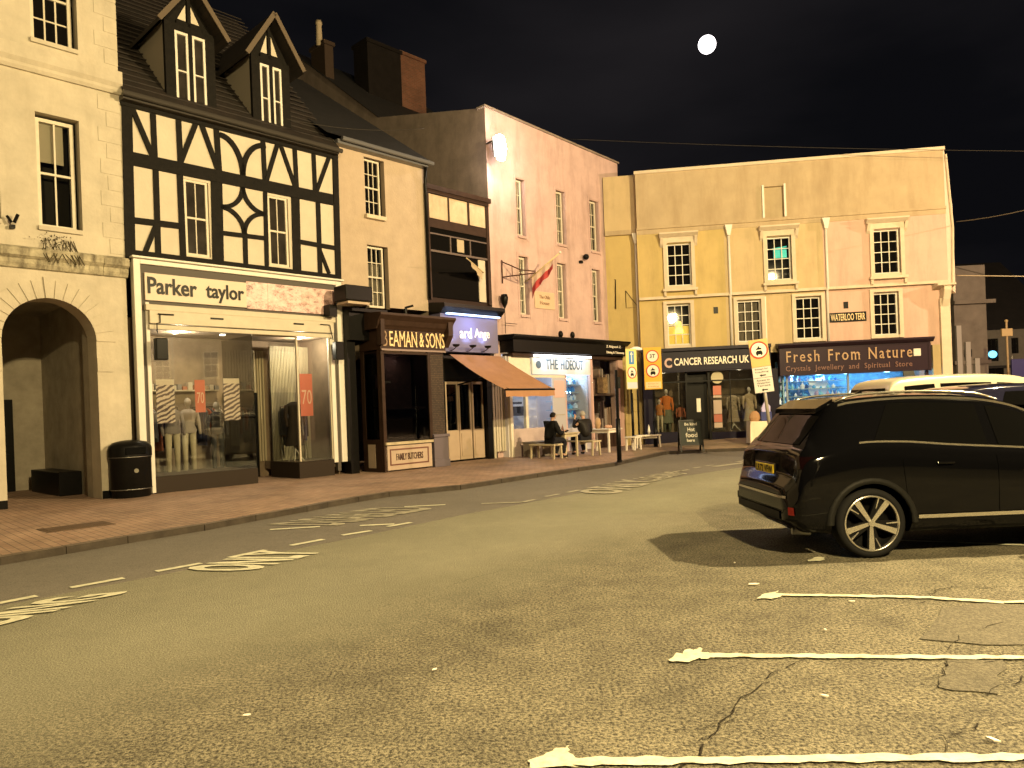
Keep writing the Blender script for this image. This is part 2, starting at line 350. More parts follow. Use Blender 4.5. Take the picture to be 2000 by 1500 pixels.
M['pane2'] = mat('grimy window glass', (.035,.030,.025), .06, spec=.3, var=.5, vs=2.5)
M['glass'] = glass('shop glass', clear=.92)
M['glassd'] = glass('dim glass', tint=(.35,.35,.36), clear=.9)
M['blind'] = mat('pale blind', (.42,.35,.24), .8)
M['curtain'] = mat('net curtain', (.30,.25,.19), .9, var=.4, vs=9, stretch=(1,1,.05))
M['steel'] = mat('galvanised steel', (.25,.24,.22), .35, .9, var=.2, vs=9)
M['chrome'] = mat('chrome', (.75,.73,.68), .12, 1)
M['wire'] = mat('cable', (.04,.035,.03), .6)
M['slat'] = mat('ribbed cream panel', (.40,.35,.23), .7)
M['wood'] = mat('weathered pale wood', (.46,.39,.26), .7, var=.3, vs=5, stretch=(1,1,.3))
M['whitewood'] = mat('white painted wood', (.72,.66,.55), .6, var=.12, vs=6)
M['winwhite'] = mat('window joinery paint', (.60,.55,.44), .5, var=.12, vs=7)
M['ochre'] = mat('yellowlit stucco', (.51,.385,.155), .75, var=.08, vs=1.5, bump=.15, bs=10, grime=.34, gs=.9)  # yellow lamp light on the facade's left part painted into the stucco colour
M['pinklit'] = mat('peach stucco', (.58,.385,.31), .75, var=.08, vs=1.5, bump=.15, bs=10, grime=.34, gs=.9)  # pinkish lamp light on the facade's right part painted into the stucco colour
# ------------------------------------------------------------------ lights (street lamps of the square, wall lamp, shop lamps)
def point(name, loc, watts, col, rad=.12, parent=None):
    l = bpy.data.lights.new(name, 'POINT'); l.energy = watts; l.color = col; l.shadow_soft_size = rad
    o = bpy.data.objects.new(name, l); C.objects.link(o); o.location = loc
    if parent is not None: o.parent = parent
    return o
def spot(name, loc, aim, watts, col, ang=120, blend=.5, rad=.1):
    l = bpy.data.lights.new(name, 'SPOT'); l.energy = watts; l.color = col; l.shadow_soft_size = rad; l.spot_size = R(ang); l.spot_blend = blend
    o = bpy.data.objects.new(name, l); C.objects.link(o); o.location = loc
    o.rotation_euler = (Vector(aim)-Vector(loc)).to_track_quat('-Z', 'Y').to_euler()
    return o
SODIUM = (1.0, .76, .38); WARM = (1.0, .70, .46)
LAMPS = [((12.0, 8.3), 8.9, 16500, SODIUM, .10, R(180), 'tall street lamp beside the parking bays right of the black car'),
         ((27.5, 18.5), 8.5, 10500, (1.0, .64, .42), .06, R(170), 'tall street lamp by the side street beyond the silver estate car'),
         ((4.5, -4.0), 8.2, 15500, (1.0, .755, .36), .3, R(100), 'street lamp standing on the square behind the viewer')]
M['lens'] = mat('lamp lens', (1, .8, .5), .4, emit=5, ecol=(1, .8, .5))
def street_lamp(pos, h, watts, col, rad, rz, label):
    t = thing('street_lamp', label, 'street lamp', (pos[0], pos[1], 0), rz, 'street lamps of the square')
    m = MB(); m.lathe([(.11, 0), (.11, 1.1), (.07, 1.2), (.045, h)], n=16); m.build('column', M['steel'], t, smooth=True)
    m = MB(); m.tube([(0, 0, h-.1), (.25, 0, h+.1), (.9, 0, h+.18)], .03); m.build('arm', M['steel'], t, smooth=True)
    m = MB(); m.prismz([(.8, -.12), (1.5, -.16), (1.55, 0), (1.5, .16), (.8, .12)], h+.13, h+.26); hd = m.build('lamp_head', M['black'], t, bevel=.03)
    m = MB(); m.box(.95, 1.4, -.1, .1, h+.115, h+.128); m.build('lens', M['lens'], hd)
    point('street_lamp_light', (1.2, 0, h-.05), watts, col, rad, t)
for a in LAMPS: street_lamp(*a)
# ------------------------------------------------------------------ moon
m = MB(); m.ball((0, 0, 0), 1, 32)
D = Vector(ray(1381, 87)).normalized() * 1500
mo = m.build('moon', mat('moonlit rock', (.9, .85, .85), .9, emit=4.5, ecol=(1, .92, .93)), loc=tuple(D + Vector((0, 0, CAM_H))), smooth=True)
mo.scale = (15.5, 15.5, 15.5); tag(mo, 'bright full moon alone in the dark sky', 'moon')
# ------------------------------------------------------------------ ground
m = MB(); m.box(-150, 200, -60, 260, -.3, 0); tag(m.build('road', M['road']), kind='structure')
KP = [(-700, 1240), (0, 1105), (130, 1083), (250, 1062), (400, 1037), (500, 1018), (600, 1000), (640, 992), (700, 981), (760, 971), (900, 957), (1050, 933), (1130, 921), (1200, 911), (1250, 899), (1300, 888), (1380, 884), (1480, 880)]
KG = [gnd(*p) for p in KP]
KG = [KG[0] + (KG[0]-KG[1]).normalized()*12] + KG + [KG[-1] + Vector((.985, -.05, 0))*5, KG[-1] + Vector((.985, -.09, 0))*30]
def offs(pl, d):
    out = []
    for i, p in enumerate(pl):
        t = (pl[min(i+1, len(pl)-1)] - pl[max(i-1, 0)]).normalized(); out.append(p + Vector((-t.y, t.x, 0))*d)
    return out
KI = offs(KG, .14)
m = MB()
for i in range(len(KG)-1):
    a, b_ = KG[i], KG[i+1]; n = max(1, int((b_-a).length/.9))
    for k in range(n):
        p0 = a.lerp(b_, k/n); p1 = a.lerp(b_, (k+1)/n); q0 = KI[i].lerp(KI[i+1], k/n); q1 = KI[i].lerp(KI[i+1], (k+1)/n)
        g = (p1-p0)*.006; hh = .098 + random.uniform(-.004, .004)
        P = [p0+g, p1-g, q1-g, q0+g]
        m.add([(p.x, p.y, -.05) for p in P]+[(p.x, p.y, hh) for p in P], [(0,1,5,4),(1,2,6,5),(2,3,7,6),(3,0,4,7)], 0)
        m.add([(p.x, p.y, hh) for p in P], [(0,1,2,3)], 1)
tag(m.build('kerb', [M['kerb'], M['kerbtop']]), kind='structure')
m = MB(); back = [Vector((60, 60, 0)), Vector((-40, 60, 0)), Vector((-40, -5, 0))]
m.prismz([(p.x, p.y) for p in KI + back], -.05, .1); tag(m.build('pavement', M['pave']), kind='structure')
# the pavement climbs gently towards the far shops
def fz(s): return .11 + max(0, min(.22, .05*s))
m = MB(); front = KI[15:]; rows = []
for i, p in enumerate(front):
    s, _, _ = Y.loc(p); s = max(s, -.4)
    b_ = Y.w(s, 1.5, fz(s)); rows.append(((p.x, p.y, .104), tuple(Y.w(s, .6, fz(s))), tuple(b_)))
for i in range(len(rows)-1):
    m.add([rows[i][0], rows[i+1][0], rows[i+1][1], rows[i][1]], [(0,1,2,3)]); m.add([rows[i][1], rows[i+1][1], rows[i+1][2], rows[i][2]], [(0,1,2,3)])
tag(m.build('far_pavement', M['pave2']), kind='structure')
def sheet(name, pts, z, mt):
    m = MB(); P = [(p.x, p.y) if hasattr(p, 'x') else tuple(gnd(*p)[:2]) for p in pts]; m.prismz(P, z-.003, z)
    return tag(m.build(name, mt), kind='structure')
def wob(pts, n=7, amp=.06):
    P = [gnd(*p) for p in pts]; out = []
    for i in range(len(P)-1):
        for k in range(n):
            q = P[i].lerp(P[i+1], k/n); out.append(q + Vector((random.uniform(-amp, amp), random.uniform(-amp, amp), 0)))
    return out + [P[-1]]
lane_edge = [(-500, 1275), (0, 1184), (310, 1124), (520, 1083), (700, 1049), (900, 1006), (1000, 988), (1200, 950), (1480, 908)]
sheet('lane_surface', [p - Vector((0, 0, 0)) for p in KG[1:-2]] + [gnd(*p) for p in lane_edge[::-1]], .004, M['lane'])
sheet('repair_patch', wob([(1800, 1250), (1840, 1190), (1920, 1180), (2100, 1190), (2120, 1250), (1960, 1262), (1800, 1250)], 4, .02), .008, M['patch'])
sheet('repair_patch', wob([(1835, 1345), (1850, 1290), (1960, 1290), (1955, 1360), (1835, 1345)], 4, .02), .008, M['patch'])
# cracks
def crack(pts, w0=.010, jit=.035):
    P = [gnd(*p) for p in pts]; Q = []
    for i in range(len(P)-1):
        n = max(2, int((P[i+1]-P[i]).length/.07))
        for k in range(n): Q.append(P[i].lerp(P[i+1], k/n) + Vector((random.gauss(0, jit*.5), random.gauss(0, jit*.5), 0)))
    Q.append(P[-1]); m = MB()
    for i in range(len(Q)-1):
        if random.random() < .12: continue
        d = (Q[i+1]-Q[i]).normalized(); n = Vector((-d.y, d.x, 0)); wa = w0*random.uniform(.25, 1); wb = w0*random.uniform(.25, 1)
        a, b_ = Q[i], Q[i+1]; z = .0105 + random.uniform(0, .002)
        m.add([tuple(a+n*wa)[:2]+(z,), tuple(b_+n*wb)[:2]+(z,), tuple(b_-n*wb)[:2]+(z,), tuple(a-n*wa)[:2]+(z,)], [(3,2,1,0)])
    tag(m.build('road_crack', M['crack']), kind='structure')
crack([(1560, 1290), (1500, 1325), (1440, 1370), (1430, 1400), (1370, 1445), (1360, 1480), (1330, 1510)], .006)
crack([(1330, 1460), (1400, 1438), (1470, 1432), (1525, 1452)], .003)
crack([(1330, 1425), (1390, 1420), (1440, 1405)], .003)
crack([(1850, 1270), (1880, 1245), (1930, 1225), (1960, 1218)], .003, .02)
crack([(1800, 1180), (1830, 1155), (1860, 1147), (1930, 1150), (2000, 1148)], .006, .03)
crack([(1835, 1345), (1850, 1295), (1900, 1300), (1960, 1290)], .004, .02)
crack([(1830, 1440), (1880, 1436), (1900, 1425), (1960, 1420), (2020, 1400)], .006, .03)
crack([(1835, 1480), (1842, 1440)], .003)
crack([(1900, 1360), (1960, 1345), (2010, 1320)], .004, .04)
crack([(1010, 1107), (930, 1130), (850, 1155), (715, 1198)], .003, .02)
crack([(1620, 1170), (1600, 1180), (1640, 1200)], .002, .02)
# ------------------------------------------------------------------ road markings
def line(m, a, b_, wd, z=.013, jag=0):
    a = gnd(*a); b_ = gnd(*b_); d = (b_-a).normalized(); n = Vector((-d.y, d.x, 0))*wd/2; N_ = max(1, int((b_-a).length/.05)) if jag else 1
    tp, bt = [], []
    for k in range(N_+1):
        q = a.lerp(b_, k/N_); j0 = random.uniform(-jag, jag); j1 = random.uniform(-jag, jag)
        tp.append(q+n*(1+j0)); bt.append(q-n*(1+j1))
    for k in range(N_):
        m.add([(p.x, p.y, z) for p in (bt[k], bt[k+1], tp[k+1], tp[k])], [(0,1,2,3)])
m = MB()
for a, b_ in [((-120, 1203), (-60, 1192)), ((-30, 1186), (72, 1166)), ((138, 1150), (242, 1131)), ((305, 1118), (393, 1102)), ((447, 1091), (519, 1076)), ((568, 1067), (632, 1055)), ((668, 1047), (725, 1038)), ((757, 1030), (803, 1022))]: line(m, a, b_, .10)
line(m, (703, 1028), (770, 1025), .1); line(m, (527, 1036), (625, 1030), .1); line(m, (790, 991), (870, 987), .1)
tag(m.build('lane_dashes', M['mark']), kind='structure')
m = MB()
for a, b_ in [((940, 985), (1020, 982)), ((1020, 982), (1044, 977)), ((1066, 971), (1092, 966)), ((1108, 963), (1132, 958)), ((1148, 955), (1170, 951)), ((1306, 925), (1330, 920)), ((1328, 921), (1345, 918)), ((1355, 915), (1368, 913)), ((1378, 911), (1392, 909))]: line(m, a, b_, .1)
line(m, (1395, 912), (1490, 900), .22); line(m, (1440, 903), (1500, 893), .15)
tag(m.build('far_dashes', M['marklow']), kind='structure')
def roadtext(body, bl, br, tl, mt, name='road_lettering', bold=.01):
    bl, br, tl = gnd(*bl), gnd(*br), gnd(*tl)
    m = MB(); m.text(body, 0, 1, 0, 1, 0, 0, fn=lambda u, t, e: tuple((bl + (br-bl)*u + (tl-bl)*t)[:2]) + (.014,), bold=bold)
    tag(m.build(name, mt), kind='structure')
roadtext('ONLY', (490, 1118), (640, 1078), (345, 1116), M['mark'], bold=.035)
roadtext('LOADING', (-230, 1285), (262, 1156), (-470, 1310), M['mark'], bold=.035)
roadtext('DISABLED', (660, 1028), (860, 993), (520, 1026), M['marklow'], bold=.02)
roadtext('ONLY', (1200, 967), (1290, 940), (1120, 963), M['marklow'], bold=.03)
roadtext('LOADING', (1280, 941), (1345, 926), (1235, 936), M['marklow'], bold=.03)
m = MB()
line(m, (1362, 1283), (2300, 1290), .066, jag=.38); line(m, (1500, 1163), (1800, 1169), .066, jag=.4); line(m, (1800, 1169), (1960, 1179), .066, jag=.4); line(m, (1960, 1179), (2250, 1172), .066, jag=.4)
line(m, (1110, 1492), (2300, 1480), .068, jag=.42); line(m, (1720, 1056), (2200, 1074), .075, jag=.1)
def blob(m, pts):
    P0 = [gnd(*p) for p in pts]; P = []
    for i in range(len(P0)):
        a, b_ = P0[i], P0[(i+1) % len(P0)]
        for k in range(5): P.append(a.lerp(b_, k/5) + Vector((random.gauss(0, .009), random.gauss(0, .009), 0)))
    m.add([(p.x, p.y, .0135) for p in P], [tuple(range(len(P)))[::-1]])
blob(m, [(1305, 1295), (1324, 1280), (1345, 1272), (1372, 1270), (1368, 1277), (1395, 1280), (1395, 1288), (1365, 1290), (1345, 1298)])
blob(m, [(1478, 1172), (1492, 1162), (1520, 1158), (1515, 1163), (1530, 1167), (1508, 1172)])
blob(m, [(1020, 1505), (1050, 1482), (1075, 1470), (1110, 1462), (1122, 1480), (1128, 1500)])
blob(m, [(1580, 1099), (1592, 1090), (1612, 1091), (1606, 1097)])
tag(m.build('bay_lines', M['mark']), kind='structure')
# scraps of litter
for i, (px, py, s) in enumerate([(1472, 1144, .03), (1435, 1102, .015), (1610, 1364, .014), (849, 1312, .012), (1940, 1451, .02), (482, 1402, .012), (1612, 1234, .012), (1664, 1178, .014)]):
    p = gnd(px, py); m = MB(); m.prismz([(-s*1.6, -s*.3), (s*.4, -s*.6), (s*1.7, s*.1), (s*.6, s*.5), (-s, s*.6)], 0, .006)
    o = m.build('paper_scrap', M['letterw'], loc=(p.x, p.y, .014), rz=i*1.3)
    pl = ['beside the bay line below the black car', 'on the road left of the black car', 'between the two nearest bay lines', 'alone on the open road in the foreground', 'by the cracked tarmac at lower right', 'at lower left of the open road', 'between the middle bay lines', 'just below the second bay line'][i]
    tag(o, 'tiny white scrap of paper ' + pl, 'litter', 'paper scraps on the tarmac')
# iron cover in the pavement
p = gnd(150, 1029, .1); m = MB(); m.box(-.45, .45, -.3, .3, 0, .006); m.box(-.40, .40, -.25, .25, .006, .010)
tag(m.build('inspection_cover', mat('cast iron cover', (.10, .06, .035), .6, bump=.6, bs=60), loc=(p.x, p.y, .1), rz=L.ang), 'flat rectangular cover set into the brick pavement near the kerb', 'cover')
# ------------------------------------------------------------------ window builder
def R2(tl, br, f=L, off=0):
    a = f.at(*tl, off); b_ = f.at(*br, off); return (a[0], b_[0], b_[1], a[1])
def sash(parent, x0, x1, z0, z1, y, cols=2, rows=(1, 1), fw=.055, bar=.022, fm=None, pm=None, blind=None, curtain=None, sill=None, name='window', sag=0):
    """sash window: frame mesh 'window', pane, sill, optional blind or curtain behind clear glass"""
    fm = fm or M['winwhite']; pm = pm or M['pane']; see = blind or curtain
    m = MB(); m.box(x0, x1, y, y+.09, z1-fw, z1); m.box(x0, x1, y, y+.09, z0, z0+fw*1.1)
    m.box(x0, x0+fw, y, y+.09, z0+fw*1.1, z1-fw); m.box(x1-fw, x1, y, y+.09, z0+fw*1.1, z1-fw)
    xa, xb, za, zb = x0+fw, x1-fw, z0+fw*1.1, z1-fw
    rt = rows[0]/sum(rows) if len(rows) > 1 else 1
    if len(rows) > 1:
        zm = za+(zb-za)*(rows[1]/sum(rows)); m.box(xa, xb, y+.012, y+.075, zm-.022, zm+.022); segs = [(zm+.022, zb, rows[0], y+.022), (za, zm-.022, rows[1], y+.04)]
    else: segs = [(za, zb, rows[0], y+.03)]
    for lo, hi, r, yy in segs:
        for k in range(1, cols): xx = xa+(xb-xa)*k/cols; m.box(xx-bar/2, xx+bar/2, yy, yy+.03, lo, hi)
        for k in range(1, r): zz = lo+(hi-lo)*k/r; m.box(xa, xb, yy+.002, yy+.028, zz-bar/2, zz+bar/2)
    wd = m.build(name, fm, parent); OFF[wd.name] = OFF[parent.name]
    if see:
        MB().box(xa, xb, y+.05, y+.056, za, zb).build('pane', M['glass'], wd)
        MB().box(x0-.01, x1+.01, y+.35, y+.37, z0, z1).build('room_shade', M['dark'], wd)
        if blind: MB().box(xa+(xb-xa)*blind[2], xa+(xb-xa)*blind[3], y+.10, y+.11, za+(zb-za)*blind[0], za+(zb-za)*blind[1]).build('blind', M['blind'], wd)
        if curtain:
            mm = MB()
            for k in range(int((xb-xa)/.05)):
                xx = xa+.05*k; mm.add([(xx, y+.12, za), (xx+.025, y+.15, za), (xx+.05, y+.12, za), (xx, y+.12, zb*curtain+za*(1-curtain)), (xx+.025, y+.15, zb*curtain+za*(1-curtain)), (xx+.05, y+.12, zb*curtain+za*(1-curtain))], [(0,1,4,3),(1,2,5,4)])
            mm.build('curtain', M['curtain'], wd)
    else: MB().box(xa, xb, y+.05, y+.06, za, zb).build('pane', pm, wd)
    if sill: MB().box(x0-sill[0], x1+sill[0], sill[2], y+.02, z0-sill[1], z0-.002).build('sill', sill[3] if len(sill) > 3 else fm, wd, bevel=.008)
    return wd
# ================================================================== A: stone building with the arched passage
A0 = -9.0; TOPA = 12.6
A = thing('stone_building', 'cream painted stone building with round arched passage and deep sash windows', 'building', (-4, 0, 0), fac=L)
wl = MB(); ar = (-2.24, -.61); AC = (ar[0]+ar[1])/2; rr = (ar[1]-ar[0])/2; spr = 4.13-rr
Wm = R2((68, 220), (163, 462)); Wu = R2((55, -60), (147, 120)); Wl = (-3.5, -2.17, 5.5, 7.85); Wul = (-3.55, -2.2, 9.2, 11.1)
holes = [(Wm[0], -.78, 5.48, 7.77), (Wu[0], -.74, 9.14, 11.2), Wl, Wul]
wl.wall(A0, 0, 4.6, TOPA, 0, holes, .26)
wl.wall(A0, ar[0], 0, 4.6, 0); wl.wall(ar[1], 0, 0, 4.6, 0)
N_ = 20
for k in range(N_):
    a0 = math.pi*(1-k/N_); a1 = math.pi*(1-(k+1)/N_); xa = AC+rr*math.cos(a0); xb = AC+rr*math.cos(a1); za = spr+rr*math.sin(a0); zb = spr+rr*math.sin(a1)
    wl.add([(xa, 0, za), (xb, 0, zb), (xb, 0, 4.6), (xa, 0, 4.6)], [(0,1,2,3)])
    wl.add([(xa, 0, za), (xb, 0, zb), (xb, .55, zb), (xa, .55, za)], [(3,2,1,0)])
for xx in ar: wl.add([(xx, 0, 0), (xx, .55, 0), (xx, .55, spr), (xx, 0, spr)], [(0,1,2,3)])
wl.shell(A0, 0, 0, TOPA, 0, 8); wl.build('wall', M['stone'], A)
# passage behind the arch
m = MB(); pz = 3.75
m.add([(ar[1]+.12, .55, 0), (ar[1]+.12, 7, 0), (ar[1]+.12, 7, pz+.6), (ar[1]+.12, .55, pz+.6)], [(0,1,2,3)])
m.add([(ar[0]-.3, .55, 0), (ar[0]-.3, 7, 0), (ar[0]-.3, 7, pz+.6), (ar[0]-.3, .55, pz+.6)], [(3,2,1,0)])
m.add([(ar[0]-.3, 4.5, 0), (ar[1]+.12, 4.5, 0), (ar[1]+.12, 4.5, 4.4), (ar[0]-.3, 4.5, 4.4)], [(0,1,2,3)])
m.add([(ar[0]-.3, .55, 4.35), (ar[1]+.12, .55, 4.35), (ar[1]+.12, 7, 4.35), (ar[0]-.3, 7, 4.35)], [(0,1,2,3)])
m.box(ar[1], ar[1]+.11, .55, .9, 0, 4.3); ps = m.build('passage', M['grey'], A); OFF[ps.name] = OFF[A.name]
m = MB(); m.box(ar[0]-.2, -1.15, 4.38, 4.46, .1, 2.3)
for xx in (-2.3, -1.7): m.box(xx, xx+.45, 4.34, 4.38, .3, 1.0); m.box(xx, xx+.45, 4.34, 4.38, 1.2, 2.1)
m.build('passage_door', M['black'], ps)
m = MB(); m.box(ar[1]-.35, ar[1]+.1, 1.6, 3.8, .1, .62); m.build('low_locker', M['black'], ps, bevel=.02)
# arch ring, imposts, plinth
m = MB(); nv = 17
for k in range(nv):
    g = .012 if k else 0; a0 = math.pi*k/nv+g; a1 = math.pi*(k+1)/nv-.012; r1 = rr+.36+(.05 if k == 8 else 0)
    P = [(AC+rr*math.cos(a0), spr+rr*math.sin(a0)), (AC+r1*math.cos(a0), spr+r1*math.sin(a0)), (AC+r1*math.cos(a1), spr+r1*math.sin(a1)), (AC+rr*math.cos(a1), spr+rr*math.sin(a1))]
    m.prism(P, -.022 if k != 8 else -.04, .0)
m.build('arch_ring', M['stone'], A)
for xa in (ar[1], ar[0]-.30): MB().box(xa, xa+.30, -.02, 0, spr-.62, spr-.34).build('impost', M['stone'], A)
m = MB(); m.box(ar[1]+.004, .0, -.03, 0, 0, .26); m.box(A0, ar[0]-.004, -.03, 0, 0, .26); m.build('plinth', M['black'], A)
# cornices
m = MB(); m.prismx([(0, 8.5), (-.06, 8.5), (-.10, 8.56), (-.10, 8.62), (-.16, 8.70), (-.16, 8.95), (-.05, 9.0), (0, 9.0)], A0, .03); m.build('upper_cornice', M['stone'], A)
m = MB()
xx = A0
while xx < .02:
    x2 = min(xx+random.uniform(.25, .8), .03); d = random.uniform(-.02, .02)
    m.prismx([(0, 4.66), (-.05, 4.68), (-.09+d, 4.76), (-.09+d, 4.84), (-.17+d, 4.90+d), (-.18, 5.02), (-.14, 5.06+d), (0, 5.10)], xx, x2-.003); xx = x2
m.build('lower_cornice', M['stonedirt'], A)
m = MB(); m.prismx([(0, 12.5), (-.3, 12.7), (-.3, 12.9), (0, 13)], A0, .05); m.build('parapet_cornice', M['stone'], A)
# quoins
z = 5.15; k = 0
while z < 12.4:
    if not (8.35 < z < 9.0):
        h_ = .31; wq = .42 if k % 2 else .27; m = MB(); m.box(-wq+random.uniform(-.02, .02), .004, -.012, 0, z, z+h_-.010); m.build('quoin', M['stone'], A, bevel=.012)
    z += .33; k += 1
# window hood bands and windows
for (a, b_, c, d), bl in ((holes[0], (.62, 1, 0, .82)), (holes[1], None), (Wl, None), (Wul, None)):
    w_ = sash(A, a+.03, b_-.06, c+.06, d-.05, .17, 2 if bl or c < 6 else 3, (1, 1) if c < 6 else (2, 2), fw=.07, bar=.03, blind=bl, sill=(.05, .09, -.06, M['stone']))
m = MB(); m.box(-2.05, -1.97, -.12, 0, 5.4, 5.46); m.tube([(-1.99, -.12, 5.5), (-1.93, -.16, 5.66)], .03); m.tube([(-2.03, -.12, 5.5), (-2.1, -.1, 5.62)], .025); m.build('floodlight_bracket', M['black'], A)
# weeds growing on the cornice below the window
m = MB()
for i in range(90):
    x = random.gauss(-1.35, .16); z = 5.1+random.random()*.28; y = -.05-random.random()*.1; s = random.uniform(.015, .04); a = random.random()*6
    m.add([(x, y, z), (x+s*math.cos(a), y-.01, z+s*math.sin(a)), (x+s*math.cos(a+.9), y-.03, z+s*math.sin(a+.9))], [(0,1,2)])
for i in range(14): x = random.gauss(-1.25, .15); m.tube([(x, -.03, 5.3), (x+random.uniform(-.1, .12), -.17, 5.0), (x+random.uniform(-.1, .2), -.2, 4.8)], .008, 4)
q = L.w(-1.3, -.05, 5.1); o = m.build('wall_weeds', mat('dry weeds', (.05, .04, .02), .9), loc=(-1.3, -.05, 5.1), fac=L); tag(o, 'small clump of dark weeds rooted on the crumbling cornice below the sash window', 'weeds')
# ================================================================== B: timber framed building
B = thing('timber_framed_building', 'black and white timber framed building with two gabled dormers above a white framed shopfront', 'building', (2.6, 0, 0), fac=L)
B1 = 5.17; EV = 8.5
P = lambda x, y: L.at(x, y)
W1 = R2((357, 350), (412, 506)); W2 = R2((521, 384), (567, 527))
W1 = (W1[0], W1[1], 5.32, 7.02); W2 = (W2[0], W2[1], 5.32, 7.02)
m = MB(); m.wall(.005, B1, 5.1, EV, 0, [W1, W2], .14)
m.shell(.005, B1, 3.9, EV, 0, 8); m.build('wall', M['plaster'], B)
tm = MB()
def tb(p, q, wd, y=-.035): tm.bar(P(*p), P(*q), wd, y+random.uniform(-.004, .004), .01)
tb((246, 178), (254, 512), .20, -.05); tb((653, 292), (660, 548), .16, -.05)
tm.box(.02, B1, -.065, .01, 8.30, 8.52)                                       # wall plate
tm.box(.1, B1-.05, -.05, .01, 7.08, 7.36)                                     # middle beam
tm.box(.0, B1+.02, -.075, .01, 5.10, 5.27)                                    # bressumer
for a, b_, w_ in [((297, 200), (302, 310), .115), ((347, 215), (352, 322), .115), ((421, 240), (428, 340), .13), ((512, 260), (517, 360), .11), ((574, 276), (579, 372), .11), ((611, 288), (615, 380), .11)]: tb(a, b_, w_)
for a, b_, w_ in [((252, 200), (300, 312), .11), ((390, 220), (352, 318), .11), ((387, 228), (424, 330), .11), ((544, 272), (517, 362), .10), ((546, 280), (578, 372), .10), ((645, 298), (616, 378), .10)]: tb(a, b_, w_, -.045)
def arcp(c, r, a0, a1, n=9): return [(c[0]+r[0]*math.cos(a0+(a1-a0)*k/n), c[1]+r[1]*math.sin(a0+(a1-a0)*k/n)) for k in range(n+1)]
a = P(428, 250); c = P(474, 350); d = P(517, 270); zt = 8.2; zb = 7.36
tm.ribbon(arcp((a[0], zb), (c[0]-a[0], zt-zb), math.pi/2, 0), .12, -.045, .01)
tm.ribbon(arcp((d[0], zb), (d[0]-c[0], zt-zb), math.pi/2, math.pi), .12, -.045, .01)
# middle band studs
for a, b_, w_ in [((303, 318), (309, 508), .12), ((350, 328), (358, 516), .13), ((422, 345), (426, 528), .26), ((517, 368), (521, 540), .10), ((576, 380), (580, 540), .22), ((620, 388), (625, 545), .12)]: tb(a, b_, w_)
tm.bar(P(255, 430), P(352, 442), .13, -.042, .01); tm.bar(P(430, 455), P(520, 466), .10, -.042, .01); tm.bar(P(582, 472), P(655, 485), .11, -.042, .01)
tb((306, 436), (280, 500), .10, -.046); tb((622, 484), (642, 535), .09, -.046); tb((478, 455), (480, 535), .11)
# star panel: four concave arcs
x0 = P(430, 400)[0]; x1 = P(517, 400)[0]; zt = 7.1; zb = P(475, 458)[1]; cx = (x0+x1)/2; cz = (zt+zb)/2+.02
for sx in (0, 1):
    for sz in (0, 1):
        ccx = x0 if sx == 0 else x1; ccz = zb if sz == 0 else zt
        rx = (x1-x0)/2; rz_ = (zt-zb)/2
        a0 = {(0,0):0, (1,0):math.pi/2, (1,1):math.pi, (0,1):1.5*math.pi}[(sx, sz)]
        tm.ribbon(arcp((ccx, ccz), (rx, rz_), a0, a0+math.pi/2), .10, -.045, .01)
tm.build('timber_frame', M['timber'], B)
sash(B, W1[0]+.02, W1[1]-.02, W1[2], W1[3], .02, 2, (1, 1), fw=.05, pm=M['pane2']); sash(B, W2[0]+.02, W2[1]-.02, W2[2], W2[3], .02, 2, (1, 1), fw=.05, pm=M['pane2'])
# roof, gutter
PT = math.tan(R(47)); RT = 13.9
m = MB(); ry = (RT-EV)/PT
m.add([(-.0, -.28, EV+.02), (B1+.05, -.28, EV+.02), (B1+.05, ry, RT), (0, ry, RT)], [(0,1,2,3)]); m.add([(0, ry, RT), (B1+.05, ry, RT), (B1+.05, 2*ry, EV), (0, 2*ry, EV)], [(0,1,2,3)])
m.add([(B1, 0, EV), (B1, 2*ry, EV), (B1, ry, RT-.05)], [(0,1,2)]); m.add([(0, 0, EV), (0, 2*ry, EV), (0, ry, RT-.05)], [(0,2,1)])
rf = m.build('roof', M['roof'], B); OFF[rf.name] = OFF[B.name]
m = MB()
for k in range(26): zz = EV+.25+k*.2; yy = (zz-EV)/PT-.27; m.box(.02, B1, yy-.02, yy+.03, zz-.01, zz+.012)
m.build('tile_courses', M['roof'], rf)
m = MB(); m.tube([(-.02, -.30, EV-.02), (B1+.1, -.30, EV-.05)], .06, 8); m.box(0, B1+.05, -.24, .02, EV-.12, EV-.02); m.build('gutter', mat('painted gutter', (.05, .045, .04), .3), B)
m = MB(); m.box(1.5, 2.5, ry-.4, ry+.4, RT-.5, RT+1.6); m.build('chimney', M['brick'], B)
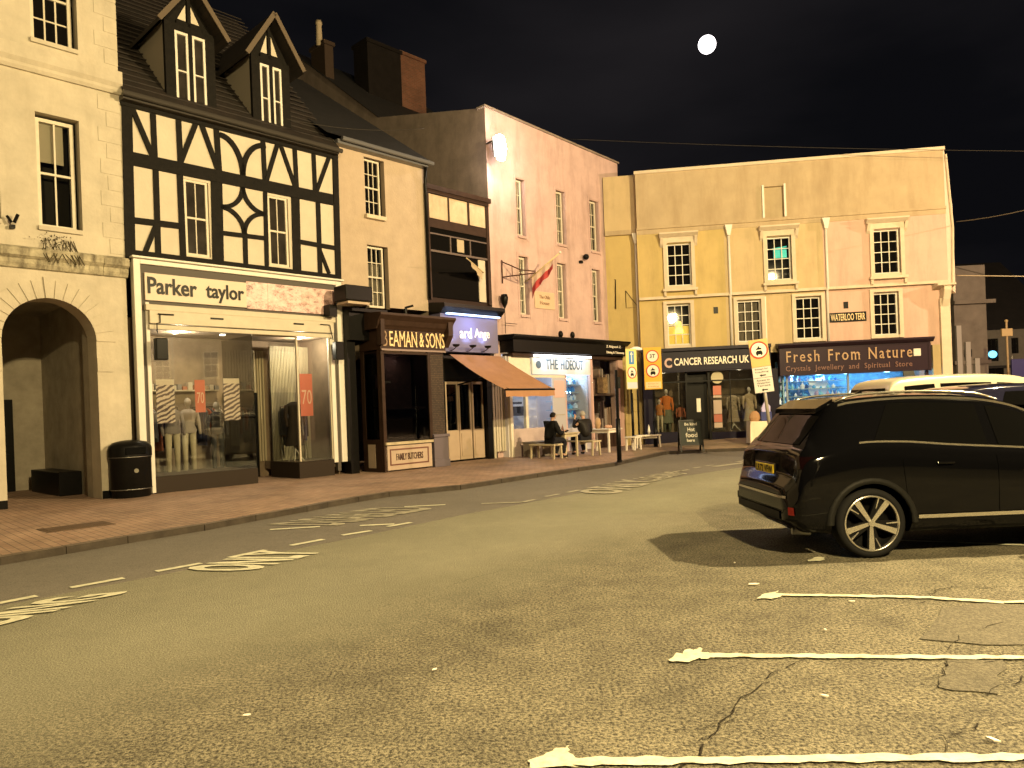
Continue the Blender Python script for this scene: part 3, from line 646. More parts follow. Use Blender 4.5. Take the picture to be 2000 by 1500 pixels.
def dormer(x0, x1, zt, zp, ov):
    d = thing('dormer', None, None) if False else None
    cx = (x0+x1)/2; hw = (x1-x0)/2; y0 = .02
    m = MB(); m.box(x0, x0+.22, y0, y0+.12, EV-.15, zt); m.box(x1-.22, x1, y0, y0+.12, EV-.15, zt); m.box(x0+.22, x1-.22, y0, y0+.12, zt-.16, zt); m.box(x0+.22, x1-.22, y0, y0+.12, EV-.15, EV+.03)
    m.box(cx-.045, cx+.045, y0-.01, y0+.1, EV, zt-.1)
    m.prism([(x0, zt), (x1, zt), (cx, zp-.12)], y0+.06, y0+.10)
    m.bar((cx-hw*.5, zt+.05), (cx+hw*.5, zt+.05), .1, y0+.02, y0+.06); m.bar((cx, zt), (cx, zp-.2), .07, y0+.02, y0+.06)
    f = m.build('dormer', M['timber'], B); OFF[f.name] = OFF[B.name]
    # cheeks
    m = MB(); yb = (zt-EV)/PT
    for xx in (x0-.002, x1+.002): m.add([(xx, y0+.1, EV), (xx, y0+.1, zt), (xx, yb, zt)], [(0,1,2)])
    m.build('cheek', mat('lead grey cheek', (.30, .27, .22), .8), f)
    # panels of plaster in the gable
    m = MB(); hh = zp-.12-zt
    m.prism([(cx+.06, zt+.14), (cx+hw*.44, zt+.14), (cx+.06, zt+hh*.62)], y0+.05, y0+.058); m.prism([(cx-.06, zt+.14), (cx-hw*.44, zt+.14), (cx-.06, zt+hh*.62)], y0+.05, y0+.058)
    m.build('gable_panels', M['plaster'], f)
    m = MB()
    for s in (-1, 1):
        ex = cx+s*(hw+ov); ez = zt-.12; yb1 = (ez-EV)/PT; yb2 = (zp-EV)/PT
        m.add([(cx, y0-.28, zp), (ex, y0-.28, ez), (ex, yb1, ez), (cx, yb2, zp), (cx, y0-.28, zp-.1), (ex, y0-.28, ez-.1), (ex, yb1, ez-.1), (cx, yb2, zp-.1)],
              [(0,1,2,3), (4,7,6,5), (0,4,5,1), (1,5,6,2)])
    m.build('dormer_roof', M['roof'], f)
    m = MB()
    for s in (-1, 1): m.bar((cx, zp-.05), (cx+s*(hw+ov), zt-.17), .11, y0-.31, y0-.281)
    m.build('bargeboard', mat('worn bargeboard', (.10, .075, .05), .7), f)
    for xa, xb in ((x0+.22, cx-.045), (cx+.045, x1-.22)):
        m = MB(); z0 = EV+.03; z1 = zt-.16
        for q in ((xa, xa+.05, z0, z1), (xb-.05, xb, z0, z1), (xa+.05, xb-.05, z0, z0+.06), (xa+.05, xb-.05, z1-.06, z1), (xa+.05, xb-.05, z0+(z1-z0)*.5, z0+(z1-z0)*.5+.03)): m.box(q[0], q[1], y0, y0+.05, q[2], q[3])
        m.box(xa+.05, xb-.05, y0+.052, y0+.06, z0, z1, 1); m.build('casement', [M['white'], M['pane2']], f)
dormer(1.0, 2.12, 10.48, 11.42, .22); dormer(3.02, 4.02, 10.38, 11.45, .25)
# --- shopfront
SF = thing  # (parts live under B)
m = MB(); yf = -.16
m.box(.10, .24, yf, .02, .12, 5.1); m.box(5.02, B1+.02, yf, .02, .42, 5.1); m.box(.24, 5.02, yf, .02, 4.98, 5.1); m.box(.06, B1+.06, yf-.08, .02, 5.085, 5.13)
m.box(.32, .40, yf+.02, .02, .12, 4.18); m.box(4.80, 4.92, yf+.02, .02, .42, 4.18)
sfr = m.build('shopfront', M['white'], B, bevel=.01); OFF[sfr.name] = OFF[B.name]
m = MB(); m.box(.24, 5.02, yf+.05, .0, 3.7, 4.98); m.box(.24, .32, yf+.06, .0, .12, 3.7); m.box(4.92, 5.02, yf+.06, .0, .2, 3.7); m.build('fascia_backing', mat('dark grey fascia', (.07, .06, .05), .6), sfr)
m = MB(); m.box(.32, 2.58, yf, yf+.049, 4.22, 4.80); m.build('sign_board', mat('ivory sign board', (.62, .53, .42), .5, var=.05), sfr)
for a_ in (('Parker', .37, 1.42, 4.36, 4.72), ('taylor', 1.62, 2.52, 4.27, 4.70)): MB().text(*a_, yf-.006, .02, bold=.022).build('sign_lettering', M['letterb'], sfr)
def printm():
    m = bpy.data.materials.new('marbled pink print'); m.use_nodes = True; t = m.node_tree; N = t.nodes; K = t.links; p = N['Principled BSDF']; p.inputs['Roughness'].default_value = .45
    tc = N.new('ShaderNodeTexCoord'); mp = N.new('ShaderNodeMapping'); mp.inputs['Scale'].default_value = (1, 1, 1.6); n = N.new('ShaderNodeTexNoise'); n.inputs['Scale'].default_value = 4.5; n.inputs['Detail'].default_value = 10; n.inputs['Roughness'].default_value = .8; n.inputs['Distortion'].default_value = .4
    cr = N.new('ShaderNodeValToRGB'); e = cr.color_ramp.elements; e[0].position = .36; e[0].color = (.12, .075, .07, 1); e[1].position = .50; e[1].color = (.66, .45, .42, 1)
    x = e.new(.43); x.color = (.40, .24, .22, 1); x = e.new(.66); x.color = (.85, .62, .58, 1)
    K.new(tc.outputs['Object'], mp.inputs[0]); K.new(mp.outputs[0], n.inputs['Vector']); K.new(n.outputs[0], cr.inputs[0]); K.new(cr.outputs[0], p.inputs['Base Color']); return m
m = MB(); m.box(2.585, 3.12, yf+.01, yf+.049, 4.2, 4.84); m.box(3.125, 4.02, yf+.006, yf+.049, 4.2, 4.84); m.box(4.025, 4.96, yf+.01, yf+.049, 4.2, 4.84); m.build('sign_panel', printm(), sfr)
m = MB(); m.box(.30, 4.94, yf-.06, yf+.049, 4.0, 4.13); m.box(.36, 4.86, yf-.09, yf+.03, 3.72, 4.0); m.box(.36, 4.86, yf-.05, yf+.03, 3.60, 3.70); m.build('awning_box', M['cream'], sfr, bevel=.012)
m = MB(); m.box(1.66, 1.96, yf-.10, yf-.091, 3.88, 3.92); m.box(3.72, 4.0, yf-.10, yf-.091, 3.88, 3.92)
m.tube([(.52, yf-.12, 3.92), (.85, yf-.12, 3.92)], .014, 6); m.tube([(.56, yf-.12, 3.92), (.56, yf-.12, 3.74), (.49, yf-.12, 3.72), (.49, yf-.12, 3.5)], .012, 6); m.tube([(4.45, yf-.12, 3.92), (4.72, yf-.12, 3.92), (4.80, yf-.12, 3.55)], .012, 6)
m.build('awning_fittings', M['black'], sfr)
# display windows
gx0, gx1, lx1, wx1 = .40, 2.72, 3.86, 4.80; gz0, gz1 = .52, 3.60; ys = yf+.06
m = MB(); m.box(gx0, gx1, ys-.02, ys+.12, .10, gz0-.06); m.box(lx1-.05, wx1, ys-.02, ys+.14, .10, gz0-.02); m.box(lx1-.05, lx1+.05, ys+.14, 1.3, .10, gz0-.02); m.build('stall_riser', mat('dark brown stall riser', (.03, .022, .016), .5), sfr)
m = MB(); m.box(gx0, gx1, ys+.02, ys+.03, gz0-.06, gz1); m.build('display_window', M['glass'], sfr)
m = MB(); m.box(gx1-.008, gx1, ys+.03, 1.5, gz0-.06, gz1); m.build('lobby_glass', M['glassd'], sfr)
m = MB(); m.box(lx1+.03, wx1, ys+.02, ys+.03, gz0, gz1); m.box(lx1, lx1+.01, ys+.03, 1.3, gz0, gz1); m.build('display_window', M['glass'], sfr)
m = MB(); m.box(lx1-.01, lx1+.03, ys, ys+.05, gz0, gz1); m.box(gx1-.008, lx1+.03, ys, ys+.05, gz1-.02, gz1+.06); m.box(wx1-.03, wx1, ys, ys+.04, gz0, gz1); m.build('window_mullions', M['cream'], sfr)
m = MB(); m.box(gx0, gx1, ys+.12, 1.7, .30, gz0-.08); m.box(lx1, 5.0, ys+.14, 1.7, .3, gz0-.03); m.build('display_floor', mat('display floor', (.16, .12, .08), .7, var=.3), sfr)
m = MB(); m.box(.2, 5.05, 1.75, 1.8, 0, 3.9); m.box(.18, .2, .05, 1.8, 0, 3.9); m.box(.2, 5.05, .05, 1.8, 3.66, 3.7); m.box(5.04, 5.06, .05, 1.8, 0, 3.7); m.build('shop_interior', mat('shop interior wall', (.22, .165, .11), .9, var=.25), sfr)
m = MB()
for k in range(26): xx = 3.9+k*.043; m.box(xx, xx+.03, 1.30, 1.34, .5, 3.5)
for k in range(14): xx = 2.9+k*.075; m.box(xx, xx+.05, 1.70, 1.74, .5, 3.4)
m.build('ribbed_panel', M['slat'], sfr)
m = MB(); m.box(2.80, 3.7, 1.68, 1.72, .1, 2.3); m.build('shop_door', M['black'], sfr)
# clothes rails and shelves at the back of the shop
def rail(x0, x1, y, z, cols, nm):
    m = MB(); m.tube([(x0, y, z), (x1, y, z)], .014, 6); m.tube([(x0, y, z), (x0, y, .45)], .014, 6); m.tube([(x1, y, z), (x1, y, .45)], .014, 6); r_ = m.build('clothes_rail', M['chrome'], sfr)
    m = MB(); x = x0+.06
    while x < x1-.06:
        h = random.uniform(.55, 1.0); w_ = random.uniform(.18, .24); m.prismx([(y-w_, z-.12), (y-.03, z-.03), (y+.03, z-.03), (y+w_, z-.12), (y+w_*1.1, z-h), (y-w_*1.1, z-h)], x, x+.035, random.randrange(len(cols))); x += random.uniform(.05, .09)
    m.build('hanging_clothes', [mat('garment %s' % c_, v, .85) if ('garment %s' % c_) not in bpy.data.materials else bpy.data.materials['garment %s' % c_] for c_, v in cols], r_)
GC = [('grey', (.16, .15, .14)), ('cream', (.42, .36, .26)), ('rust', (.30, .10, .05)), ('navy', (.03, .035, .07)), ('tan', (.32, .22, .13)), ('black', (.02, .02, .02))]
rail(.55, 1.5, 1.35, 1.95, GC, 0); rail(1.75, 2.6, 1.45, 1.95, GC, 1); rail(4.0, 4.7, 1.05, 1.9, GC, 2)
m = MB(); m.box(.5, 2.6, 1.5, 1.74, 2.35, 2.38); m.build('wall_shelf', M['wood'], sfr)
m = MB()
for k in range(16): x = .55+k*.13; m.box(x, x+.10, 1.5, 1.7, 2.381, 2.381+random.uniform(.06, .2), random.randrange(4))
m.build('folded_clothes', [bpy.data.materials['garment '+c_] for c_ in ('grey', 'cream', 'rust', 'tan')], sfr)
m = MB()
for xx in (1.2, 2.3, 4.3): m.box(xx-.05, xx+.05, .5, .6, 3.62, 3.655)
m.build('ceiling_spot', mat('shop spot lens', (1, .9, .7), .4, emit=4, ecol=(1, .9, .7)), sfr)
for xx in (1.3, 4.35): point('shop_spot_light', tuple(L.w(xx, .55, 3.5)), 115, (1, .84, .6), .06)
m = MB(); m.box(4.62, 4.84, yf-.30, yf-.02, 4.12, 4.42); m.tube([(4.9, yf-.0, 4.25), (4.84, yf-.2, 4.25)], .02); m.build('camera_box', M['black'], sfr, bevel=.03)
for xx, zz in ((.50, 2.95), (4.86, 3.05)):
    m = MB(); m.box(xx-.11, xx+.13, yf-.32, yf-.14, zz-.02, zz+.44); m.box(xx-.02, xx+.02, yf-.15, yf-.02, zz+.2, zz+.24); m.build('loudspeaker', M['black'], sfr, bevel=.02)
def atside(px, py, s, f=L):              # pixel on the plane s = const (a side wall): returns (y, z)
    D = ray(px, py); a = D[0]*f.d[0]+D[1]*f.d[1]; o_ = f.o[0]*f.d[0]+f.o[1]*f.d[1]; t = (s+o_)/a
    v = f.loc((D[0]*t, D[1]*t, CAM_H+D[2]*t)); return v[1], v[2]
# ================================================================== C: tan rendered building
Cb = thing('rendered_building', 'narrow tan rendered building with two small-paned sash windows above a dark old shopfront', 'building', (6.7, 0, 0), fac=L)
C0, C1 = B1+.02, 8.24
o1 = (6.17, 6.84, 7.0, 8.60); o2 = (6.17, 6.86, 4.5, 6.22)
m = MB(); m.wall(C0, C1, 4.55, 8.82, .02, [o1, o2], .18); m.shell(C0, C1, 3.4, 8.82, .02, 8)
m.build('wall', M['tan'], Cb)
for q in (o1, o2): sash(Cb, q[0]+.01, q[1]-.12, q[2]+.03, q[3]-.03, .10, 3, (2, 2), fw=.05, bar=.022, sill=(.06, .11, -.10, M['ytrim']) if q is o1 else None, curtain=.75 if q is o2 else None)
yb, zb = atside(590, 158, C1); pc = (zb-8.85)/max(.5, yb)
m = MB(); rt = 8.85+pc*6.5
m.add([(C0-.3, -.25, 8.86), (C1+.08, -.25, 8.86), (C1+.08, 6.5, rt), (C0-.3, 6.5, rt)], [(0,1,2,3)]); m.add([(C0-.3, 6.5, rt), (C1+.08, 6.5, rt), (C1+.08, 12, 8.8), (C0-.3, 12, 8.8)], [(0,1,2,3)])
m.add([(C1, .0, 8.8), (C1, 8, 8.8), (C1, 6.5, rt)], [(0,1,2)]); m.build('roof', M['slate'], Cb)
m = MB(); m.tube([(C0+.1, -.30, 8.80), (C1+.12, -.30, 8.78)], .06, 8); m.box(C0+.02, C1, -.22, .018, 8.68, 8.79); m.build('gutter', mat('blue grey gutter', (.12, .12, .13), .25), Cb)
m = MB(); m.tube([(C1-.02, -.12, 8.7), (C1+.0, -.06, 8.4), (C1+.0, -.06, 4.9)], .045, 8); m.build('downpipe', M['black'], Cb, smooth=True)
# dark shopfront, left recessed half and projecting right half
m = MB(); m.box(C0, 6.3, -.45, .02, 3.55, 4.28); m.box(C0, 6.3, -.6, .02, 4.28, 4.36); m.box(C0, C0+.25, -.3, .02, .1, 3.55); m.box(5.9, 6.1, -.2, .02, .1, 3.55); m.box(C0+.25, 5.9, .5, .55, .1, 3.55); m.box(C0+.25, C0+.29, .02, .5, .1, 3.55)
m.box(C0+.25, 5.9, -.1, .5, 3.5, 3.55); m.build('shop_recess', M['black'], Cb)
m = MB(); m.box(5.62, 5.86, .44, .48, 1.0, 2.9); m.build('door_glass', M['pane2'], Cb)
PO = .92; s0, s1 = L.at(743, 650, PO)[0], L.at(868, 650, PO)[0]
S = lambda x, y: L.at(x, y, PO)
zc0 = S(745, 642)[1]; zc1 = S(745, 612)[1]; zf = S(745, 682)[1]
m = MB()
m.box(s0-.02, s1+.02, -PO, .02, zf, zc0)                                     # fascia board
m.box(s0, s0+.10, -PO+.02, -PO+.10, .1, zf); m.box(s0+.02, s1-.04, -PO+.05, .02, 3.2, zf-.02)
m.box(s0+.10, s1-.60, -PO+.02, -PO+.10, 3.45, zf); m.box(s0+.1, s1-.6, -PO+.04, -PO+.08, 3.18, 3.22)
m.box(s1-.62, s1-.52, -PO+.03, -PO+.12, .9, 3.5)
shf = m.build('shopfront', M['brown'], Cb, bevel=.008); OFF[shf.name] = OFF[Cb.name]
m = MB(); m.prismx([(-PO-.02, zc0), (-PO-.05, zc0+.05), (-PO-.10, zc0+.10), (-PO-.14, zc0+.22), (-PO-.26, zc1-.06), (-PO-.26, zc1), (.02, zc1+.1), (.02, zc0)], s0-.16, s1+.22); m.build('cornice', M['brown'], shf)
m = MB(); m.prismx([(-PO-.16, zc0-.42), (-PO-.16, zc1-.12), (-PO+.02, zc1-.1), (-PO+.02, zc0-.42)], s0-.10, s0+.02); m.build('console_bracket', M['brown'], shf)
m = MB(); m.prismx([(-PO-.20, zc0-.1), (-PO-.20, zc1-.12), (-PO+.02, zc1-.1), (-PO+.02, zc0-.42)], s1-.02, s1+.15); m.build('console_bracket', M['brown'], shf)
tl = S(755, 645); zt = S(755, 644)[1]-.02; zl = S(755, 676)[1]
def serif(m, body, x0, x1, z0, z1, y, th=.02, bold=.0, space=1.0, foot=.0): m.text(body, x0, x1, z0, z1, y, th, bold=bold, space=space)
m = MB(); m.text('B', s0+.06, s0+.20, zl, zt, -PO-.012, .012, bold=.0); m.build('faded_initial', mat('worn gilt', (.30, .2, .12), .6), shf)
m = MB(); m.text('EAMAN', s0+.27, s0+1.19, zl, zt, -PO-.012, .02, bold=.0, serif=.04); m.build('shop_lettering', M['gold'], shf)
m = MB(); m.text('&', s0+1.27, s0+1.42, zl+.01, zt-.02, -PO-.012, .02, bold=.012); m.build('shop_lettering', M['gold'], shf)
m = MB(); m.text('SONS', s0+1.49, s0+2.16, zl, zt, -PO-.012, .02, bold=.0, serif=.04); m.build('shop_lettering', M['gold'], shf)
m = MB(); m.box(s0+.0, s1+.0, -PO-.03, -PO-.001, zf-.03, zf+.02); m.build('fascia_bead', mat('bead paint', (.22, .16, .14), .4), shf)
m = MB(); m.box(s0+.12, s0+.66, -PO+.045, -PO+.05, 3.24, 3.42); m.box(s0+.70, s1-.68, -PO+.045, -PO+.05, 3.24, 3.42); m.build('top_light', M['blind'], shf)
wz0 = S(750, 865)[1]
m = MB(); m.box(s0+.10, s1-.62, -PO+.06, -PO+.07, wz0, 3.19); m.build('display_window', M['glassd'], shf)
m = MB(); m.box(s0+.12, s1-.62, -.15, -.10, wz0, 3.2); m.box(s0+.12, s1-.62, -.75, -.15, 1.72, 1.78); m.box(s0+.12, s1-.62, -.7, -.15, wz0, wz0+.05); m.build('display_shelf', mat('display board', (.16, .11, .10), .8, var=.5, vs=6), shf)
m = MB(); m.box(s0+.16, s0+.42, -.72, -.70, 2.42, 2.48); m.box(s1-.72, s1-.68, -.75, -.70, wz0+.1, wz0+.35); m.build('price_card', M['letterw'], shf)
m = MB(); m.box(s0+.02, s1-.58, -PO-.05, -PO+.08, wz0-.07, wz0); m.build('window_sill', M['wood'], shf)
m = MB(); m.box(s0+.05, s1-.60, -PO+.02, -PO+.06, .14, wz0-.09); m.build('lower_panel', mat('tan stall riser', (.44, .34, .26), .6, var=.12), shf)
m = MB(); px0, px1, pz0, pz1 = s0+.17, s1-.72, .26, wz0-.18
for q in ((px0, px1, pz1-.035, pz1), (px0, px1, pz0, pz0+.035), (px0, px0+.035, pz0+.036, pz1-.036), (px1-.035, px1, pz0+.036, pz1-.036)): m.box(q[0], q[1], -PO+.008, -PO+.019, q[2], q[3])
m.build('panel_border', mat('maroon line', (.14, .06, .045), .6), shf)
m = MB(); m.text('FAMILY BUTCHERS', px0+.2, px1-.2, (pz0+pz1)/2-.09, (pz0+pz1)/2+.09, -PO+.012, .012, bold=.012); m.build('panel_lettering', mat('brown letters', (.08, .04, .03), .6), shf)
m = MB(); m.box(s1-.50, s1-.05, -PO+.06, .02, .95, zf-.01); m.build('tiled_pilaster', brickm('mosaic tiles', (.05, .03, .02), (.09, .055, .035), (.015, .012, .01), .05, .05), shf)
m = MB(); m.box(s1-.52, s1-.0, -PO+.0, .02, .1, .92); m.box(s1-.55, s1+.03, -PO-.04, .02, .92, 1.0); m.box(s1-.54, s1+.02, -PO-.03, .02, .1, .3); m.build('pilaster_base', mat('grey pilaster base', (.13, .11, .13), .35), shf, bevel=.01)
point('old_shop_fill', tuple(L.w((s0+s1)/2-.3, -.45, 3.0)), 7, (1, .62, .45), .06)  # unseen fill light added to lift the dark display window
# left return of the projecting window
m = MB(); m.box(s0, s0+.06, -PO+.12, .02, .1, .95); m.box(s0, s0+.06, -PO+.12, -PO+.20, .95, 3.4); m.box(s0, s0+.06, -.12, .02, .95, 3.4); m.build('return_panel', M['brown'], shf)
m = MB(); m.box(s0-.012, s0-.002, -.52, -.2, .2, .82); m.build('return_board', M['tan'], shf)
m = MB(); m.box(s0+.02, s0+.03, -PO+.2, -.12, .95, 3.4); m.build('return_glass', M['glassd'], shf)
m = MB(); m.box(s0+.06, s0+.09, -.66, -.62, 1.0, 3.1); m.build('return_post', M['white'], shf)
m = MB(); m.box(s0+.10, s0+.12, -.60, -.36, 1.2, 1.75); m.box(s0+.10, s0+.12, -.60, -.36, 1.8, 2.3); m.box(s0+.10, s0+.12, -.60, -.34, 2.65, 3.1); m.build('window_poster', M['blind'], shf)
# hanging box lantern over the recess
hx, hz = L.at(690, 580, .7)
ln = thing('box_lantern', 'black box lantern with pale underside on the tan building above the dark recessed shop door', 'lantern', (hx, 0, hz), fac=L)
m = MB(); m.box(hx-.38, hx+.42, -.95, -.4, hz-.12, hz+.26); m.build('lantern_box', M['black'], ln, bevel=.02)
m = MB(); m.box(hx-.30, hx+.35, -.9, -.42, hz-.20, hz-.14); m.build('underside_panel', M['tan'], ln)
m = MB(); m.tube([(hx, -.4, hz+.1), (hx, .02, hz+.1)], .02); m.tube([(hx+.3, -.4, hz-.1), (hx+.5, .02, hz-.35)], .012); m.build('lantern_bracket', M['black'], ln)
q = S(803, 600); m = MB(); m.tube([(q[0], -PO+.25, zc1+.02), (q[0], -PO+.25, zc1+.22)], .05, 8); m.tube([(q[0]-.02, -PO+.25, zc1+.24), (q[0]+.16, -PO+.1, zc1+.30)], .03, 6)
tag(m.build('spot_lamp', M['black'], loc=(q[0], -PO+.25, zc1+.05), fac=L), 'small black swan-neck lamp standing on the brown cornice of the old shopfront', 'lamp')
# ================================================================== D: narrow infill building with awning
Db = thing('infill_building', 'narrow building with three white plaster panels, a dark upper window and blue floodlit fascia', 'building', (9.5, 0, 0), fac=L)
D0, D1 = C1+.02, 10.80
m = MB(); m.box(D0, D1, .02, 8, 3.4, 8.12); m.build('wall', mat('dark brown boarding', (.035, .022, .02), .6), Db)
m = MB(); m.box(D0-.02, D1+.08, -.10, .3, 8.12, 8.26); m.box(D0, D1, -.06, .02, 8.02, 8.12); m.build('eaves', M['brown'], Db)
m = MB(); p0 = [8.30, 9.10, 9.16, 9.90, 9.98, 10.72]
for k in range(3): m.box(p0[2*k], p0[2*k+1], -.02, .019, 7.30+(.02 if k == 2 else 0), 8.0)
m.build('plaster_panels', mat('whitewashed panels', (.55, .43, .29), .8, var=.2, vs=3, grime=.4, gs=2.2), Db)
m = MB(); m.box(D0, D1, -.05, .019, 7.02, 7.28); m.box(D0, D0+.08, -.07, .019, 4.9, 8.0); m.box(D1-.14, D1-.02, -.07, .019, 4.9, 8.0); m.box(9.10, 9.16, -.04, .019, 7.28, 8.02); m.box(9.90, 9.98, -.04, .019, 7.28, 8.02); m.build('timber_frame', M['brown'], Db)
m = MB(); m.box(D0+.08, D1-.14, -.02, .018, 6.32, 7.02); m.build('transom_glass', M['pane'], Db)
m = MB(); m.box(D0+.08, D1-.14, -.06, -.02, 6.30, 6.36); m.box(D0+.08, D1-.14, -.05, -.02, 6.82, 6.86)
for x in (9.14, 9.95): m.box(x-.02, x+.02, -.055, -.021, 6.36, 6.82)
m.build('transom_bars', mat('grey transom', (.12, .09, .08), .5), Db)
m = MB(); m.box(9.42, 9.70, -.035, -.021, 6.42, 6.8); m.build('transom_card', M['blind'], Db)
m = MB(); m.box(D0+.1, 10.25, -.03, .018, 4.98, 6.28); m.build('upper_window', mat('black upper glass', (.008,.007,.007), .02, spec=.08), Db)
m = MB(); m.box(10.27, 10.56, -.04, .018, 4.98, 6.28); m.build('side_panel', M['plaster'], Db)
FO = .42; fs0, fs1 = 8.30, L.at(972, 650, FO)[0]; fz0 = L.at(970, 690, FO)[1]; fz1 = L.at(875, 612, FO)[1]
m = MB(); m.box(fs0, fs1, -FO, .02, fz0, fz1); m.build('fascia', mat('blue grey fascia', (.14, .135, .24), .45), Db)
m = MB(); m.prismx([(.02, fz1), (-FO-.06, fz1), (-FO-.26, fz1+.16), (-FO-.26, fz1+.26), (.02, fz1+.34)], fs0-.05, fs1+.10); m.build('fascia_cornice', M['black'], Db)
m = MB(); m.box(fs0+.15, fs1-.05, -FO-.18, -FO-.07, fz1-.04, fz1-.001); m.build('strip_light', mat('cool strip light', (.6, .75, 1), .4, emit=3.2, ecol=(.42, .58, 1)), Db)
m = MB(); m.text('ard', 9.02, 9.50, fz0+.40, fz0+.72, -FO-.012, .02, bold=.01); m.build('fascia_lettering', M['letterw'], Db)
m = MB(); m.text('Ange', 9.62, 10.25, fz0+.36, fz0+.72, -FO-.012, .02, bold=.01); m.build('fascia_lettering', M['letterw'], Db)
m = MB(); m.text('O', 8.45, 8.68, fz0+.30, fz0+.7, -FO-.012, .02, bold=.01); m.build('fascia_lettering', M['letterw'], Db)
for x in (8.62, 9.28, 9.90):
    m = MB(); m.lathe([(.02, 0), (.09, .03), (.11, .08)], (x, -FO-.28, fz0+.10), 12); m.tube([(x, -FO-.28, fz0+.1), (x, -FO-.1, fz0+.02), (x, -FO+.01, fz0+.02)], .012, 6)
    u = m.build('uplighter', M['black'], Db); OFF[u.name] = OFF[Db.name]
    m = MB(); m.lathe([(.001, 0), (.095, 0), (.095, .004)], (x, -FO-.28, fz0+.17), 12); m.build('uplighter_lens', mat('uplighter lens', (.8, .9, 1), .4, emit=10, ecol=(.75, .85, 1)), u)
    spot('uplighter_light', tuple(L.w(x, -FO-.26, fz0+.2)), tuple(L.w(x+.02, -FO+.03, fz0+.75)), 22, (.55, .68, 1), 120, .8, .05)
spot('strip_light_glow', tuple(L.w(9.4, -FO-.35, fz1-.08)), tuple(L.w(9.4, -FO+.1, fz0+.3)), 34, (.4, .5, 1), 150, .8, .3)
# awning
AO = 2.25; ab0 = L.at(878, 692, FO); ab1 = L.at(975, 694, FO); af0 = L.at(988, 772, AO); af1 = L.at(1083, 760, AO)
zB = ab0[1]; zF = af1[1]
m = MB(); n = 14
for k in range(n):
    for j in range(6):
        def Q(u, v):
            s = (ab0[0]*(1-u)+ab1[0]*u)*(1-v)+(af0[0]*(1-u)+af1[0]*u)*v
            return (s, -(FO*(1-v)+AO*v), zB*(1-v)+zF*v - .05*math.sin(math.pi*v) - .02*math.sin(math.pi*v)*math.cos(u*9))
        u0, u1, v0, v1 = k/n, (k+1)/n, j/6, (j+1)/6
        m.add([Q(u0, v1), Q(u1, v1), Q(u1, v0), Q(u0, v0)], [(0,1,2,3)])
for k in range(n):
    u0, u1 = k/n, (k+1)/n; a = Q(u0, 1); b_ = Q(u1, 1)
    m.add([(a[0], a[1]-.01, a[2]-.20+.01*math.sin(k)), (b_[0], b_[1]-.01, b_[2]-.20+.01*math.sin(k+1)), b_, a], [(0,1,2,3)])
aw = m.build('awning', mat('faded orange canvas', (.36, .19, .10), .85, var=.15, vs=3), Db, smooth=False); OFF[aw.name] = OFF[Db.name]
m = MB(); m.tube([Q(0, 1), Q(1, 1)], .03, 8); m.build('front_bar', M['black'], aw)
for u in (.08, .92):
    a = Q(u, 1); m = MB(); m.tube([a, (a[0], -1.2, 2.55), (a[0], -.1, 2.4)], .022, 6); m.build('folding_arm', M['black'], aw)
# lower shopfront of D
m = MB(); m.box(D0+.05, D1, .10, .3, .1, 3.45); m.box(D0+.05, D0+.38, -.12, .10, .1, 3.45); m.box(10.30, 10.50, -.18, .10, .1, 3.4); m.box(D0+.38, 10.3, -.05, .10, 2.55, 3.45); m.build('shopfront', M['black'], Db)
for k, (xa, xb) in enumerate(((8.72, 9.22), (9.24, 9.74), (9.80, 10.26))):
    m = MB(); m.box(xa, xb, -.03, .06, .16, 1.05); m.box(xa+.06, xb-.06, -.045, -.03, .26, .95); m.box(xa, xb, -.03, .06, 2.42, 2.50); m.box(xa, xa+.05, -.03, .06, 1.05, 2.42); m.box(xb-.05, xb, -.03, .06, 1.05, 2.42)
    dr = m.build('panelled_door' if k < 2 else 'side_light', mat('tan door paint', (.40, .31, .22), .6, var=.1) if k == 0 else bpy.data.materials['tan door paint'], Db); OFF[dr.name] = OFF[Db.name]
    m = MB(); m.box(xa+.05, xb-.05, .0, .01, 1.05, 2.42); m.build('pane', M['glassd'], dr)
m = MB(); cpts = [(8.95, .06), (9.45, .07), (9.6, .05), (10.05, .07)]
for x, y in cpts: m.tube([(x, y, 1.1), (x+.05, y, 1.8), (x-.02, y, 2.4)], .035, 6)
m.build('drape', mat('grey drape', (.35, .34, .32), .8), Db)
m = MB()
for k in range(6): x = 10.55+k*.115; m.box(x, x+.085, -.16-.01*(k % 2), -.05, .3 if k else .1, 2.55)
m.build('folded_shutter', M['cream'], Db)
# ================================================================== E: pink building with the cafe
E0, E1 = D1+.03, 17.93
Eb = thing('pink_building', 'tall pink stucco corner building with six narrow sash windows above the cafe', 'building', (14.4, 0, 0), fac=L)
wins = []
for tl, br in [((1006, 347), (1027, 458)), ((1084, 370), (1106, 484)), ((1150, 391), (1171, 498)), ((1012, 499), (1034, 618)), ((1087, 513), (1108, 627)), ((1155, 526), (1174, 629))]:
    q = R2(tl, br); wins.append(q)
for r_ in (0, 3):                                      # equal storey heights
    z0 = sum(wins[r_+k][2] for k in range(3))/3; z1 = sum(wins[r_+k][3] for k in range(3))/3
    for k in range(3): wins[r_+k] = (wins[r_+k][0], wins[r_+k][1], z0, z1)
m = MB(); m.wall(E0, E1, 3.9, 10.85, -.02, wins, .16)
m.add([(E0, -.02, 10.85), (E1, -.02, 10.85), (E1, -.02, 10.90), (E0, -.02, 11.18)], [(0,1,2,3)])
m.wall(E0, 11.15, 0, 3.9, -.02, [], .1); m.wall(17.1, E1, 0, 3.9, -.02, [], .1)
